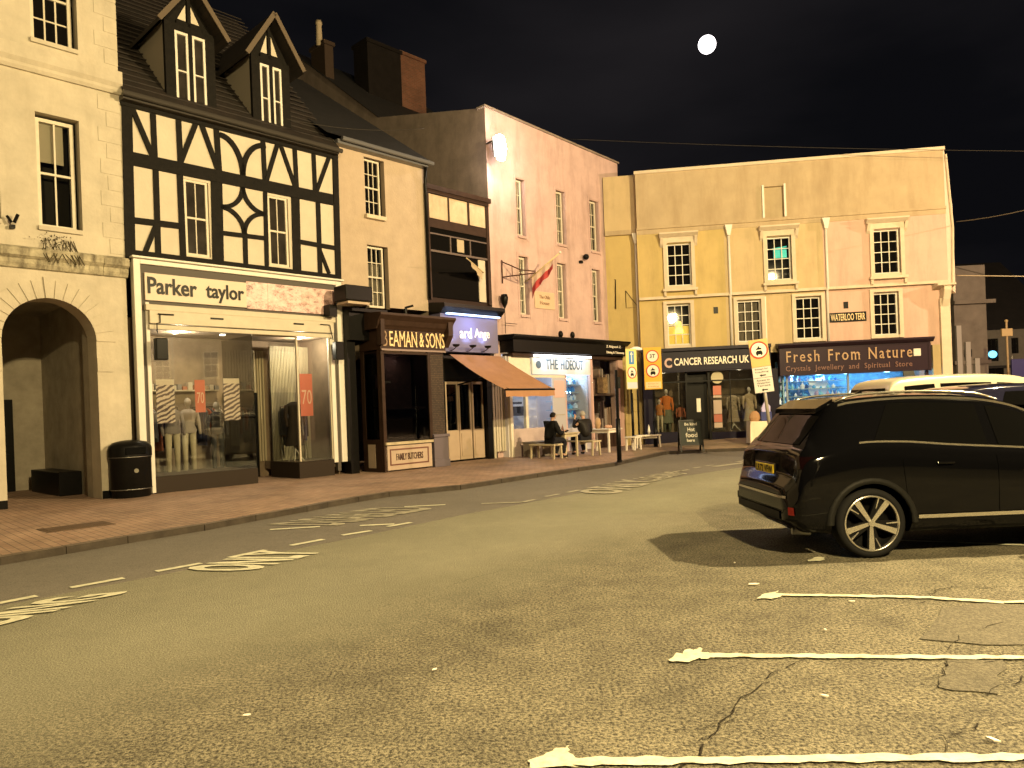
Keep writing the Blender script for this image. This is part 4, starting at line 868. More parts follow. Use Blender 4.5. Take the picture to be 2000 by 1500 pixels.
m.add([(E1, -.02, 0), (E1, 8, 0), (E1, 8, 10.9), (E1, -.02, 10.9)], [(0,1,2,3)]); m.add([(E0, -.02, 11.18), (E1, -.02, 10.9), (E1, 3, 10.9), (E0, 3, 11.1)], [(0,1,2,3)])
m.build('wall', M['pink'], Eb)
y1, z1 = atside(740, 229, E0); y2, z2 = atside(606, 128, E0); k_ = (z2-z1)/(y2-y1)
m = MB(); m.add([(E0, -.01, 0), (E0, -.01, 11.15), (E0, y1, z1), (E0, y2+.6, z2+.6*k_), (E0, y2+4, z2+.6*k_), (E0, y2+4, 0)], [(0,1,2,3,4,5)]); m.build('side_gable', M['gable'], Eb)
m = MB(); m.add([(E0-.05, y1, z1+.02), (E1, y1, z1-.3), (E1, y2+1.6, z2+1.6*k_-.3), (E0-.05, y2+1.6, z2+1.6*k_)], [(0,1,2,3)]); m.add([(E0, 3, 11.0), (E1, 3, 10.8), (E1, y1, z1-.3), (E0, y1, z1)], [(0,1,2,3)])
m.box(E0-.08, E0+.12, y1, y1+.01, z1, z1+.01); m.build('roof', M['slate'], Eb)
m = MB(); m.add([(E0-.06, -.08, 11.18), (E1+.05, -.08, 10.90), (E1+.05, .3, 10.90), (E0-.06, .3, 11.18), (E0-.06, -.08, 11.24), (E1+.05, -.08, 10.96), (E1+.05, .3, 10.96), (E0-.06, .3, 11.24)], [(0,3,2,1),(4,5,6,7),(0,1,5,4),(1,2,6,5),(2,3,7,6),(3,0,4,7)]); m.build('coping', M['gable'], Eb)
ch = atside(785, 205, E0+2.0); ch2 = atside(830, 118, E0+2.0)
for k, q in enumerate(wins):
    sash(Eb, q[0]+.02, q[1]-.10, q[2]+.03, q[3]-.03, .06, 2, (2, 2), fw=.06, bar=.025, pm=M['pane2'], curtain={1: .97, 3: .6, 4: .55}.get(k), sill=(.05, .09, -.09, M['pink']))
for q in wins:
    m = MB(); m.box(q[0]-.10, q[0]-.02, -.035, -.02, q[2]-.1, q[3]+.12); m.box(q[1]+.02, q[1]+.10, -.035, -.02, q[2]-.1, q[3]+.12); m.box(q[0]-.02, q[1]+.02, -.035, -.02, q[3]+.03, q[3]+.12); m.build('window_surround', M['pink'], Eb)
q = R2((1042, 568), (1082, 606)); m = MB(); m.box(q[0], q[1], -.05, -.02, q[2], q[3]); pl = m.build('wall_plaque', mat('cream plaque', (.62, .46, .32), .7, var=.1), Eb, bevel=.01); OFF[pl.name] = OFF[Eb.name]
m = MB(); m.text('The Olde', q[0]+.22, q[1]-.25, (q[2]+q[3])/2+.05, q[3]-.12, -.058, .01); m.build('plaque_lettering', mat('plaque letters', (.26, .15, .09), .7), pl)
m = MB(); m.text('House', q[0]+.25, q[1]-.3, q[2]+.14, (q[2]+q[3])/2-.03, -.058, .01); m.build('plaque_lettering', bpy.data.materials['plaque letters'], pl)
m = MB(); m.tube([(E1+.02, -.06, 7.3), (E1+.02, -.06, 3.9)], .05, 8); m.build('downpipe', M['black'], Eb)
# chimneys behind the roofs
def stack(px0, py0, px1, py1, s, label, pots=0, mt=None):
    a = L.at(px0, py1, -9); b_ = L.at(px1, py0, -9)
    c = thing('chimney_stack', label, 'chimney', ((a[0]+b_[0])/2, 9, 7), fac=L)
    m = MB(); m.box(a[0], b_[0], 9, 10.0, 7, b_[1]-.15); m.box(a[0]-.06, b_[0]+.06, 8.94, 10.06, b_[1]-.15, b_[1]); m.build('brick_stack', mt or M['brick'], c)
    for k in range(pots): xx = a[0]+(b_[0]-a[0])*(k+.5)/pots; MB().lathe([(.13, 0), (.11, .3), (.13, .34)], (xx, 9.5, b_[1]), 12).build('chimney_pot', M['brick'], c, smooth=True)
stack(786, 118, 829, 215, 0, 'red brick chimney stack rising behind the pink building roof')
stack(722, 100, 782, 215, 0, 'broad dark chimney stack left of the red brick one', mt=mat('sooty brick', (.012, .010, .009), .9, var=.3))
stack(636, 84, 650, 150, 0, 'slim chimney stack with one pale pot behind the timber framed roof', pots=0, mt=mat('old brown brick', (.05, .035, .025), .9))
a = L.at(632, 84, -9); m = MB(); m.lathe([(.13, 0), (.11, .8), (.14, .86), (.12, 1.0)], (a[0], 9.3, a[1]), 12); tag(m.build('chimney_pot', mat('pale clay pot', (.4, .33, .22), .8), loc=(a[0], 9.3, a[1]), fac=L, smooth=True), 'tall pale clay chimney pot on the slim chimney stack', 'chimney pot')
# ---- cafe front
CO = .62; cs0, cs1 = 11.10, 17.15; cz0, cz1 = 3.42, 3.92
m = MB(); m.box(cs0, cs1, -CO, -.02, cz0, cz1-.12); m.prismx([(-.02, cz1-.12), (-CO-.02, cz1-.12), (-CO-.16, cz1-.03), (-CO-.16, cz1+.03), (-.02, cz1+.06)], cs0-.12, cs1+.12)
cf = m.build('cafe_front', M['black'], Eb); OFF[cf.name] = OFF[Eb.name]
m = MB(); m.box(cs0+.1, cs1, -CO+.15, -.02, 3.28, cz0-.003); m.build('cafe_head', M['brown'], cf)
GY = -.38; S3 = lambda x, y: L.at(x, y, -GY)
a = S3(1036, 693); b_ = S3(1151, 734); SB = (a[0], b_[0], 2.72, 3.36)
m = MB(); m.box(SB[0], SB[1], GY-.06, GY, SB[2], SB[3]); sg = m.build('cafe_sign', mat('white cafe sign', (.62, .66, .72), .4), cf); OFF[sg.name] = OFF[Eb.name]
wl_ = (SB[1]-SB[0]); m = MB(); m.text('THE', SB[0]+wl_*.22, SB[0]+wl_*.42, SB[2]+.17, SB[3]-.13, GY-.066, .012, bold=.012); m.build('cafe_lettering', mat('slate blue letters', (.07, .11, .16), .5), sg)
m = MB(); m.text('HIDEOUT', SB[0]+wl_*.47, SB[0]+wl_*.86, SB[2]+.17, SB[3]-.13, GY-.066, .012, bold=.012); m.build('cafe_lettering', bpy.data.materials['slate blue letters'], sg)
m = MB(); m.disc((SB[0]+wl_*.10, SB[2]+.32), .13, GY-.07, GY-.06, 12); m.build('cafe_emblem', bpy.data.materials['slate blue letters'], sg)
m = MB(); m.box(SB[0]+.05, SB[1]-.05, GY-.16, GY-.08, 3.30, 3.36); m.build('cafe_strip_light', mat('white strip light', (.9, .95, 1), .4, emit=7, ecol=(.85, .93, 1)), cf)
for k in range(3): spot('cafe_strip_glow', tuple(L.w(SB[0]+wl_*(.2+.3*k), GY-.34, 3.28)), tuple(L.w(SB[0]+wl_*(.2+.3*k), GY+.05, 2.85)), 12, (.75, .88, 1), 150, .9, .12)
m = MB()
pk = mat('pink paint', (.58, .38, .34), .5)
x110, x150, x155, x205 = S3(1106, 780)[0], S3(1147, 780)[0], S3(1153, 780)[0], S3(1206, 780)[0]
m.box(SB[1]-.02, SB[1]+.14, GY-.05, GY+.06, .1, 3.28)
m.box(x110-.04, x110+.03, GY, GY+.05, .1, 2.70); m.box(x205, x205+.3, GY-.08, GY+.3, .1, 3.28)
m.build('cafe_posts', pk, cf)
x000, x025, x050 = S3(1002, 800)[0], S3(1027, 800)[0], S3(1052, 800)[0]
m = MB(); m.box(x025, x025+.12, GY-.01, GY+.1, .1, 2.70); m.box(x000-.12, x000, GY, GY+.1, .1, 3.28); m.box(x000, SB[0]+.0, GY+.02, GY+.06, 2.6, 3.28); m.box(x025+.12, x110, GY, GY+.05, 2.62, 2.71); m.build('cafe_frame', M['whitewood'], cf)
m = MB(); m.box(x000, x025+.9, GY-.02, GY+.06, .1, .98); m.build('cafe_stall_riser', mat('pinkish stall riser', (.50, .40, .38), .7, var=.15), cf)
m = MB(); m.box(x000, x025, GY+.02, GY+.03, .98, 2.6); m.build('cafe_window', M['glass'], cf)
m = MB(); m.box(x110+.03, SB[1]-.02, GY+.02, GY+.03, .9, 2.70); m.build('cafe_window', M['glass'], cf)
m = MB(); m.box(SB[1]+.14, x205, GY+.02, GY+.03, .6, 3.28); m.build('cafe_window', M['glass'], cf)
m = MB(); m.box(x110+.03, SB[1]-.02, GY, GY+.06, .1, .9); m.build('cafe_panel', mat('pale lilac panel', (.48, .46, .52), .6), cf)
m = MB(); m.box(SB[1]+.14, x205, GY, GY+.06, .1, .6); m.build('cafe_panel', M['brown'], cf)
m = MB(); m.box(x110-.7, x110-.04, GY+.0, GY+.05, .1, 2.62); m.build('cafe_door', mat('grey cafe door', (.42, .41, .44), .5), cf)
m = MB(); m.box(x110-.62, x110-.10, GY-.012, GY-.002, 1.95, 2.52); m.build('door_poster', mat('pink poster', (.62, .38, .34), .6), cf)
m = MB(); m.box(x110-.62, x110-.10, GY-.012, GY-.002, 1.35, 1.38); m.box(x110-.62, x110-.10, GY-.012, GY-.002, .75, .78); m.build('door_rail', M['grey'], cf)
# interior
m = MB(); m.box(x000-.1, x155, 2.2, 2.25, .1, 3.3); m.box(x000-.15, x000-.1, GY+.1, 2.2, .1, 3.3); m.box(x155, x155+.05, GY+.1, 2.2, .1, 3.3); m.box(x000-.1, x205+.2, GY+.1, 2.2, 3.38, 3.42); m.box(x000-.1, x155, GY+.1, 2.2, .1, .12)
m.build('cafe_interior', mat('cafe interior wall', (.62, .60, .64), .7, var=.1), cf)
m = MB(); m.box(x025+.15, x110-.75, 1.0, 1.3, 1.78, 1.86); m.box(x025+.15, x110-.6, 1.0, 1.3, 1.38, 1.46)
for k in range(4): m.box(x025+.25+k*.35, x025+.40+k*.35, 1.05, 1.25, 1.46, 1.7)
m.build('cafe_shelf', mat('dark shelf', (.05, .05, .07), .5), cf)
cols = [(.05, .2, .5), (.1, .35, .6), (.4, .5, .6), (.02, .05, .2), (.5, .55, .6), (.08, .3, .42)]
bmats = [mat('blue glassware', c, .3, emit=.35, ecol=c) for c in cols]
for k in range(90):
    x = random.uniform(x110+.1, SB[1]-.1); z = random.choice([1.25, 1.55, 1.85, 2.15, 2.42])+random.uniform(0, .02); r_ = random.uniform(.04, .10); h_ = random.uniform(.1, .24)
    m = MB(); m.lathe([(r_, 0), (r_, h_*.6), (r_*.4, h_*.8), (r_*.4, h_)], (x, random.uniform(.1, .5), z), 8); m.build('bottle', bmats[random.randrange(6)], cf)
m = MB()
for z in (1.24, 1.54, 1.84, 2.14, 2.41): m.box(x110+.05, SB[1]-.05, .05, .6, z-.03, z)
m.build('glass_shelves', mat('pale shelf', (.3, .4, .5), .4), cf)
point('cafe_light', tuple(L.w(x110+.8, .2, 2.68)), 45, (.55, .78, 1), .08); point('cafe_light', tuple(L.w(x025+.7, .6, 2.6)), 60, (.9, .92, 1), .08)
m = MB(); m.box(SB[1]+.14, x205, .35, .40, .5, 3.3); m.box(SB[1]+.14, x205, GY+.05, .35, 1.98, 2.05)
m.build('bookcase', mat('brown bookcase', (.16, .10, .07), .7, var=.3), cf)
m = MB()
x = SB[1]+.2
while x < x205-.1:
    w_ = random.uniform(.04, .14); h_ = random.uniform(.4, .95)
    if random.random() < .8: m.box(x, x+w_, -.1, .3, 2.05, 2.05+h_, random.randrange(3))
    if random.random() < .8: m.box(x, x+w_, -.1, .3, .6, .6+h_*1.3, random.randrange(3))
    x += w_+.02
m.build('window_books', [mat('book spine', c, .7) for c in ((.42, .28, .2), (.12, .07, .06), (.5, .4, .34))], cf)
m = MB(); a = SB[1]+.75; m.box(a, a+.62, -.16, -.13, 2.08, 2.66); m.build('framed_picture', mat('ochre picture', (.5, .32, .15), .6, var=.7, vs=7), cf)
m = MB(); m.text('Z. Ridgwork Z.', 15.95, 16.85, 3.68, 3.79, -CO-.01, .01, bold=.01); m.build('fascia_lettering', M['letterw'], cf)
m = MB(); m.text('Dining & Takeaway', 15.95, 17.05, 3.47, 3.58, -CO-.01, .01, bold=.01); m.build('fascia_lettering', M['letterw'], cf)
for px in (1095, 1118):
    q = L.at(px, 652, .5); m = MB(); m.ball((q[0], -.5, cz1+.16), .09, 10, sc=(1, 1, 1.4)); m.tube([(q[0], -.5, cz1+.03), (q[0], -.5, cz1+.1)], .03, 6); o = m.build('cowl_lamp', M['black'], loc=(q[0], -.5, cz1+.03), fac=L, smooth=True)
    tag(o, 'small black cowl lamp on the cafe cornice, ' + ('left' if px == 1095 else 'right') + ' one of the pair', 'lamp', 'cowl lamps on the cafe cornice')
# ================================================================== wall mounted lamp
q = L.at(976, 290, .55)
wlp = thing('wall_lamp', 'glaring white floodlight mounted high on the pink building corner', 'wall lamp', (q[0], -.02, q[1]), fac=L)
m = MB(); m.tube([(q[0]-.05, -.02, q[1]+.28), (q[0], -.5, q[1]+.32)], .03, 8); m.build('lamp_arm', M['steel'], wlp)
m = MB(); m.add([(q[0]-.20, -.46, q[1]-.30), (q[0]+.18, -.46, q[1]-.30), (q[0]+.18, -.40, q[1]+.34), (q[0]-.20, -.40, q[1]+.34), (q[0]-.20, -.52, q[1]-.28), (q[0]+.18, -.52, q[1]-.28), (q[0]+.18, -.46, q[1]+.36), (q[0]-.20, -.46, q[1]+.36)], [(0,3,2,1),(4,5,6,7),(0,1,5,4),(1,2,6,5),(2,3,7,6),(3,0,4,7)]); m.build('lamp_body', M['steel'], wlp)
m = MB(); m.lathe2([(.0, -.42), (.16, -.36), (.25, 0), (.16, .36), (0, .42)], (q[0], -.58, q[1]+.02), 16, 0, (1, .5, 1)); m.build('lamp_lens', mat('floodlight lens', (1, .95, .85), .4, emit=45, ecol=(1, .93, .82)), wlp, smooth=True)
ll = point('wall_lamp_light', tuple(L.w(q[0]-.35, -1.05, q[1]-.1)), 240, (1, .80, .64), .12)
# ================================================================== F: yellow stucco building
S = lambda x, y, o_=0: Y.at(x, y, o_)
Fb = thing('stucco_building', 'long pale stucco building with blind attic wall above the two shops', 'building', (5.2, 0, 0), fac=Y)
F0, F1 = -.9, 10.86
up = [R2(a, b_, Y) for a, b_ in (((1301, 477), (1351, 558)), ((1495, 466), (1546, 551)), ((1702, 452), (1757, 541)))]
lo = [R2(a, b_, Y) for a, b_ in (((1302, 594), (1351, 676)), ((1439, 589), (1489, 671)), ((1553, 584), (1606, 669)), ((1705, 577), (1757, 663)))]
zu = (5.87, 7.42); zl_ = (3.72, 5.22)
up = [(q[0], q[1], *zu) for q in up]; lo = [(q[0], q[1], *zl_) for q in lo]
m = MB()
for a_, b_, mi in ((.26, 3.36, 2), (3.36, 6.76, 0), (6.76, F1, 1)):  # wall colour steps from painted yellow light through buff to painted pink light
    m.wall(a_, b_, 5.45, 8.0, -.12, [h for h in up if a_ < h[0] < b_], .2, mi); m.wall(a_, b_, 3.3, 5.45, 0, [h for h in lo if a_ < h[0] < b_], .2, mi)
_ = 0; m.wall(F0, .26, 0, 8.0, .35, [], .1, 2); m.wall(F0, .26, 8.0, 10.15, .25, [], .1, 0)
m.add([(.26, -.12, 5.45), (F1, -.12, 5.45), (F1, 0, 5.45), (.26, 0, 5.45)], [(3,2,1,0)])
m.add([(.26, -.12, 3.3), (.26, .35, 3.3), (.26, .35, 10.1), (.26, -.12, 10.1)], [(0,1,2,3)])
m.box(F1-.55, F1, -.02, .1, .1, 3.3)
m.shell(F0, F1, 0, 10.12, .36, 7)
m.build('wall', [M['yellow'], M['pinklit'], M['ochre']], Fb)
ni = R2((1490, 367), (1531, 433), Y); ni = (ni[0], ni[1], 8.12, ni[3])
m = MB(); m.wall(.28, F1, 8.08, 10.08, -.10, [ni], .13); m.box(ni[0], ni[1], .03, .05, ni[2], ni[3]); m.build('attic_wall', M['yellow2'], Fb)
m = MB(); m.box(.24, F1+.04, -.16, .1, 10.05, 10.16); m.build('coping', M['ytrim'], Fb)
m = MB(); m.box(.26, F1, -.20, -.10, 7.99, 8.075); m.box(.26, F1, -.14, -.1, 7.82, 7.992); m.build('cornice', M['yellow2'], Fb); MB().box(F0, .26, .22, .35, 7.95, 8.12).build('end_cornice', M['yellow2'], Fb)
m = MB(); m.box(.26, F1, -.16, -.12, 5.42, 5.52); m.build('string_course', M['ytrim'], Fb)
m = MB()
for z in (.9, 1.35, 1.8, 2.25, 2.7): m.box(F0, .2, .32, .35, z, z+.42)
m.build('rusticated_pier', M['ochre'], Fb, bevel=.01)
for a, b_ in ((ni[0]-.07, ni[0]), (ni[1], ni[1]+.07)): MB().box(a, b_, -.16, -.10, ni[2], ni[3]+.06).build('niche_frame', M['white'], Fb)
glow = mat('lamp lit curtain', (.9, .6, .12), .8, emit=.55, ecol=(1, .62, .10)); shade = mat('lampshade', (1, .8, .3), .6, emit=1.3, ecol=(1, .72, .12)); cyan = mat('teal neon glow', (.1, .8, .7), .5, emit=.55, ecol=(.02, .55, .50))
for i, q in enumerate(up+lo):
    u = i < 3; y = -.12 if u else 0
    w_ = sash(Fb, q[0], q[1], q[2], q[3], y+.10, 3, (4,) if u or i != 4 else (4,), fw=.05, bar=.028, fm=M['white'], curtain=.98 if i == 4 else None, blind=(.2, .3, .1, .2) if i in (1, 3) else None)
    if i == 3:
        m = MB(); m.box(q[0]+.06, q[1]-.06, y+.22, y+.23, q[2]+.06, q[2]+.72); m.build('lit_curtain', glow, w_); m = MB(); m.lathe([(.22, 0), (.10, .45)], ((q[0]+q[1])/2, y+.3, q[2]+.45), 12); m.build('lampshade', shade, w_)
        for c in list(w_.children):
            if c.name.startswith('blind'): bpy.data.objects.remove(c)
    if i == 1:
        m = MB(); m.box(q[0]+.28, q[1]-.10, y+.25, y+.26, q[3]-.72, q[3]-.36); m.tube([(q[0]+.25, y+.24, q[3]-.38), (q[1]-.1, y+.24, q[3]-.32)], .02, 6); m.build('neon_glow', cyan, w_)
        for c in list(w_.children):
            if c.name.startswith('blind'): bpy.data.objects.remove(c)
    m = MB(); fw = .13; a, b_, c, d = q; pr = y-.09
    m.box(a-fw, a, pr, y+.1, c-.1, d+.02); m.box(b_, b_+fw, pr, y+.1, c-.1, d+.02); m.box(a-fw, b_+fw, pr-.005, y+.1, d+.02, d+.22 if u else d+.12); m.box(a, b_, pr+.02, y+.1, c-.1, c)
    if u:
        m.prismx([(y, d+.22), (pr-.05, d+.22), (pr-.20, d+.32), (pr-.20, d+.37), (y, d+.39)], a-fw-.13, b_+fw+.13)
    sr = m.build('window_surround', M['ytrim'], w_)
    if u:
        for xx in (a-fw-.10, b_+fw): MB().prismx([(y, d-.12), (pr-.02, d-.02), (pr-.16, d+.21), (y, d+.21)], xx, xx+.10).build('hood_bracket', M['ytrim'], w_)
        MB().box(a-fw-.06, b_+fw+.06, pr-.10, y, c-.20, c-.103).build('sill', M['ytrim'], w_, bevel=.01)
        for xx in (a-fw-.02, b_+fw-.05): MB().prismx([(y, c-.42), (pr-.02, c-.36), (pr-.06, c-.203), (y, c-.203)], xx, xx+.08).build('sill_bracket', M['ytrim'], w_)
    if not u and i == 4:
        MB().box(b_+.13, b_+.17, -.06, 0, c-.1, d+.1).build('trim_strip', M['white'], w_)
# drain pipes with hoppers
for px, y, zt in ((1245, .28, 7.8), (1425, -.12, 7.78), (1614, -.12, 7.78)):
    s_ = S(px, 560)[0]; m = MB(); m.tube([(s_, y-.06, zt), (s_, y-.06, 5.5), (s_, -.06 if y < 0 else y-.06, 5.35), (s_, -.06 if y < 0 else y-.06, 3.6)], .045, 8); dp = m.build('drainpipe', M['white'], Fb, smooth=True); OFF[dp.name] = OFF[Fb.name]
    m = MB(); m.prism([(s_-.13, zt+.16), (s_+.13, zt+.16), (s_+.05, zt-.22), (s_-.05, zt-.22)], y-.18, y-.005); m.build('hopper', M['white'], dp)
for px, py in ((1398, 606), (1652, 596)):
    q = S(px, py); m = MB(); m.box(q[0]-.08, q[0]+.08, -.012, 0, q[1]-.12, q[1]+.12); m.build('air_vent', M['black'], Fb)
q = R2((1619, 613), (1692, 625), Y); m = MB(); m.box(q[0], q[1], -.03, 0, q[2]-.03, q[3]+.02); npl = m.build('street_name_plate', M['black'], Fb); OFF[npl.name] = OFF[Fb.name]
m = MB(); m.text('WATERLOO TERR', q[0]+.05, q[1]-.05, q[2]+.02, q[3]-.03, -.035, .008, bold=.005); m.build('plate_lettering', M['gold'], npl)
# canted right hand corner with corbel and pilaster
K0 = Y.w(F1, -.10, 0); KF = Fac((K0.x, K0.y), (.80, .60)); kl = KF.at(1866, 560)[0]
def kw(s, y, z): v = KF.w(s, y, z); return Y.loc(v)
m = MB(); m.add([kw(0, 0, 5.3), kw(kl, 0, 5.1), kw(kl*1.02, 0, 6.2), kw(kl*1.0, 0, 8.2), kw(kl*.12, 0, 10.1), kw(0, 0, 10.12)], [(0,1,2,3,4,5)])
m.add([kw(kl, 0, 5.1), kw(kl, 5, 5.1), kw(kl, 5, 8.2), kw(kl, 0, 8.2)], [(0,1,2,3)]); m.add([kw(0, 0, 10.12), kw(kl*.12, 0, 10.1), kw(kl, 0, 8.2), kw(kl, 5, 8.2), kw(0, 5, 10.1)], [(0,1,2,3,4)])
m.add([kw(0, 0, 5.3), kw(0, 5, 5.3), kw(kl, 5, 5.1), kw(kl, 0, 5.1)], [(0,1,2,3)])
m.build('side_wall', M['ytrim'], Fb)
m = MB()
for a, b_ in (((.0, .02, 5.3), (.0, .02, 10.12)),): m.tube([kw(kl*.16, -.05, 9.9), kw(kl*.75, -.05, 7.4), kw(kl*.70, -.06, 7.2), kw(kl*.45, -.05, 5.2)], .035, 8)
m.build('corner_pipe', M['ytrim'], Fb)
m = MB(); m.add([kw(0, .15, .1), kw(kl*.55, .15, .1), kw(kl*.55, .15, 5.2), kw(0, .15, 5.2)], [(0,1,2,3)]); m.add([kw(kl*.55, .15, .1), kw(kl*.55, 5, .1), kw(kl*.55, 5, 5.2), kw(kl*.55, .15, 5.2)], [(0,1,2,3)]); m.build('lower_side_wall', M['pink'], Fb)
m = MB(); m.box(F1-.30, F1+.02, -.16, .0, .1, 4.9); m.build('corner_pilaster', M['ytrim'], Fb)
m = MB(); m.prismx([(0, 4.5), (-.16, 4.6), (-.30, 4.85), (-.42, 5.15), (-.42, 5.3), (0, 5.32)], F1-.26, F1-.02); m.prismx([(0, 5.2), (-.5, 5.3), (-.5, 5.38), (0, 5.4)], F1-.5, F1+.1); m.build('corner_corbel', M['ytrim'], Fb, bevel=.02)
# ---- charity shop front
m = MB(); z0 = S(1300, 729)[1]; z1 = 3.60; sA, sB = .28, 4.82
m.box(sA, sB, -.22, 0, z0, z1-.12); m.box(sA-.05, sB, -.34, 0, z1-.12, z1); m.box(sA, sB, -.25, -.22, z0, z0+.06)
m.box(sA, sA+.42, -.14, .1, .1, z0); m.box(4.55, sB+.25, -.14, .1, .1, z0)
cs = m.build('charity_shopfront', M['navy'], Fb, bevel=.01); OFF[cs.name] = OFF[Fb.name]
m = MB(); a, b_ = S(1317, 714, .23), S(1463, 700, .23); m.text('CANCER RESEARCH UK', a[0], b_[0], a[1]-.01, a[1]+.26, -.232, .02, bold=.018); m.build('shop_lettering', M['letterw'], cs)
m = MB(); a = S(1298, 718, .23); m.text('C', a[0], a[0]+.27, a[1]-.02, a[1]+.34, -.232, .02, bold=.04); m.build('shop_emblem', mat('emblem', (.55, .38, .34), .5), cs)
X = lambda px: S(px, 780)[0]
m = MB(); m.box(sA+.42, X(1341), -.05, .05, .1, .55); m.box(X(1388), 4.55, -.05, .05, .2, .50); m.build('stall_riser', M['navy'], cs)
m = MB()
for px in (1341, 1385): m.box(X(px)-.03, X(px)+.04, -.06, .04, .1, z0)
m.box(X(1426), X(1426)+.03, -.05, .03, .55, z0); m.box(sA+.42, 4.55, -.055, .03, 2.35, 2.40); m.build('window_mullions', M['black'], cs)
for a, b_ in ((sA+.42, X(1341)-.03), (X(1388), 4.55)): MB().box(a, b_, -.02, -.01, .52, z0).build('display_window', M['glass'], cs)
m = MB(); m.box(X(1345), X(1384), .30, .36, .25, z0); m.build('shop_door', M['black'], cs); m = MB(); m.box(X(1362), X(1370), .28, .295, 1.25, 1.75); m.build('door_notice', M['letterw'], cs)
m = MB(); m.box(sA+.3, 4.7, 1.5, 1.55, 0, 3); m.box(sA+.3, 4.7, .05, 1.5, 2.86, 2.9); m.box(sA+.42, X(1341), .05, 1.5, .3, .5); m.box(X(1388), 4.6, .05, 1.5, .3, .48); m.box(sA+.36, sA+.41, 0, 1.5, 0, 2.9); m.build('shop_interior', mat('brown shop interior', (.13, .095, .055), .9, var=.6, vs=2), cs)
for px in (1300, 1450): point('charity_shop_light', tuple(Y.w(X(px), .5, 2.6)), 9, (1, .8, .5), .06)
m = MB(); m.disc((X(1402), 2.48), .22, -.035, -.025); m.build('window_roundel', mat('cream roundel', (.5, .44, .28), .6), cs)
zz = [(2.18, 1.85, 1), (1.83, 1.75, 0), (1.66, 1.16, 0), (1.14, .86, 1), (.84, .66, 0)]
m = MB()
for a, b_, c in zz: m.box(X(1393), X(1409), -.035, -.025, b_, a, c)
m.build('poster_column', [mat('cream poster', (.55, .44, .34), .6), mat('red poster', (.50, .17, .11), .6)], cs)
# ---- crystal shop front
m = MB(); g0, g1 = 4.98, 10.12; fb, ft = 2.42, 3.40
m.box(g0+.1, g1, -.34, 0, fb, ft); m.prismx([(0, ft), (-.38, ft), (-.52, ft+.10), (-.52, ft+.16), (0, ft+.20)], g0+.05, g1+.08); m.box(g1-.08, g1, -.36, -.34, fb-.02, ft)
m.box(g1-.1, g1, -.1, 0, .1, fb)
fs = m.build('crystal_shopfront', mat('purple brown fascia', (.028, .016, .024), .4), Fb, bevel=.01); OFF[fs.name] = OFF[Fb.name]
for t_, a, b_ in (('Fresh', 1535, 1601), ('From', 1617, 1680), ('Nature', 1696, 1782)):
    q0, q1 = S(a, 700, .35)[0], S(b_, 700, .35)[0]; m = MB(); m.text(t_, q0, q1, fb+.47, fb+.47+(.40), -.352, .02, bold=.0, space=1.25, serif=.035); m.build('shop_lettering', mat('dull gold letters', (.42, .27, .15), .5), fs)
m = MB(); q0, q1 = S(1535, 722, .35)[0], S(1782, 722, .35)[0]; m.text('Crystals  Jewellery  and  Spiritual  Store', q0, q1, fb+.10, fb+.34, -.352, .015, space=1.1, serif=.03); m.build('shop_lettering', mat('faint red letters', (.20, .10, .08), .5), fs)
q = S(1791, 688, .35); m = MB(); m.box(q[0]-.12, q[0]+.12, -.38, -.345, q[1]-.13, q[1]+.13); m.build('alarm_box', M['white'], fs, bevel=.03)
m = MB(); m.box(g0+.35, g1-.1, -.03, -.02, .6, fb); m.build('display_window', M['glass'], fs)
m = MB(); m.box(g0+.3, g1-.1, -.08, .05, .1, .6); m.build('stall_riser', M['navy'], fs)
m = MB(); m.box(g0+.3, g1-.1, 1.3, 1.35, 0, 3); m.box(g0+.3, g1-.1, .05, 1.3, 2.44, 2.48); m.box(g0+.25, g0+.3, .0, 1.3, 0, 2.5); m.box(g0+.3, g1-.1, .05, 1.3, .5, .6); m.build('shop_interior', mat('blue lit interior wall', (.22, .42, .60), .7, var=.5, vs=5), fs)
m = MB()
for k in range(7): m.box(X(1524)+.05, X(1660), .15, .6, .85+.27*k, .87+.27*k)
m.build('glass_shelves', mat('glass shelf', (.5, .7, .8), .2), fs)
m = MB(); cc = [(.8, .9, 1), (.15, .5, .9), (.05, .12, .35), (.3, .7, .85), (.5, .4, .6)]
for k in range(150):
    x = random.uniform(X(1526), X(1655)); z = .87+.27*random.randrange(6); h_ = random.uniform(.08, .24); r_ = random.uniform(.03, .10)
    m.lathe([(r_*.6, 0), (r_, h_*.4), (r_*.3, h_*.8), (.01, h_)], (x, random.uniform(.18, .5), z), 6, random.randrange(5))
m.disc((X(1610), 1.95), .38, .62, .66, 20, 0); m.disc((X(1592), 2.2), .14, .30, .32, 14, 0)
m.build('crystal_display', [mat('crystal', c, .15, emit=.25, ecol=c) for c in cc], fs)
for px in (1550, 1605, 1660, 1740): point('crystal_shop_light', tuple(Y.w(X(px), .3, 2.3)), 75, (.30, .66, 1), .08)
m = MB(); m.box(X(1655), X(1659), -.06, .0, .6, fb); m.box(g0+.36, g0+.42, -.06, 0, .6, fb); m.build('window_mullions', mat('blue grey frame', (.2, .26, .34), .5), fs)
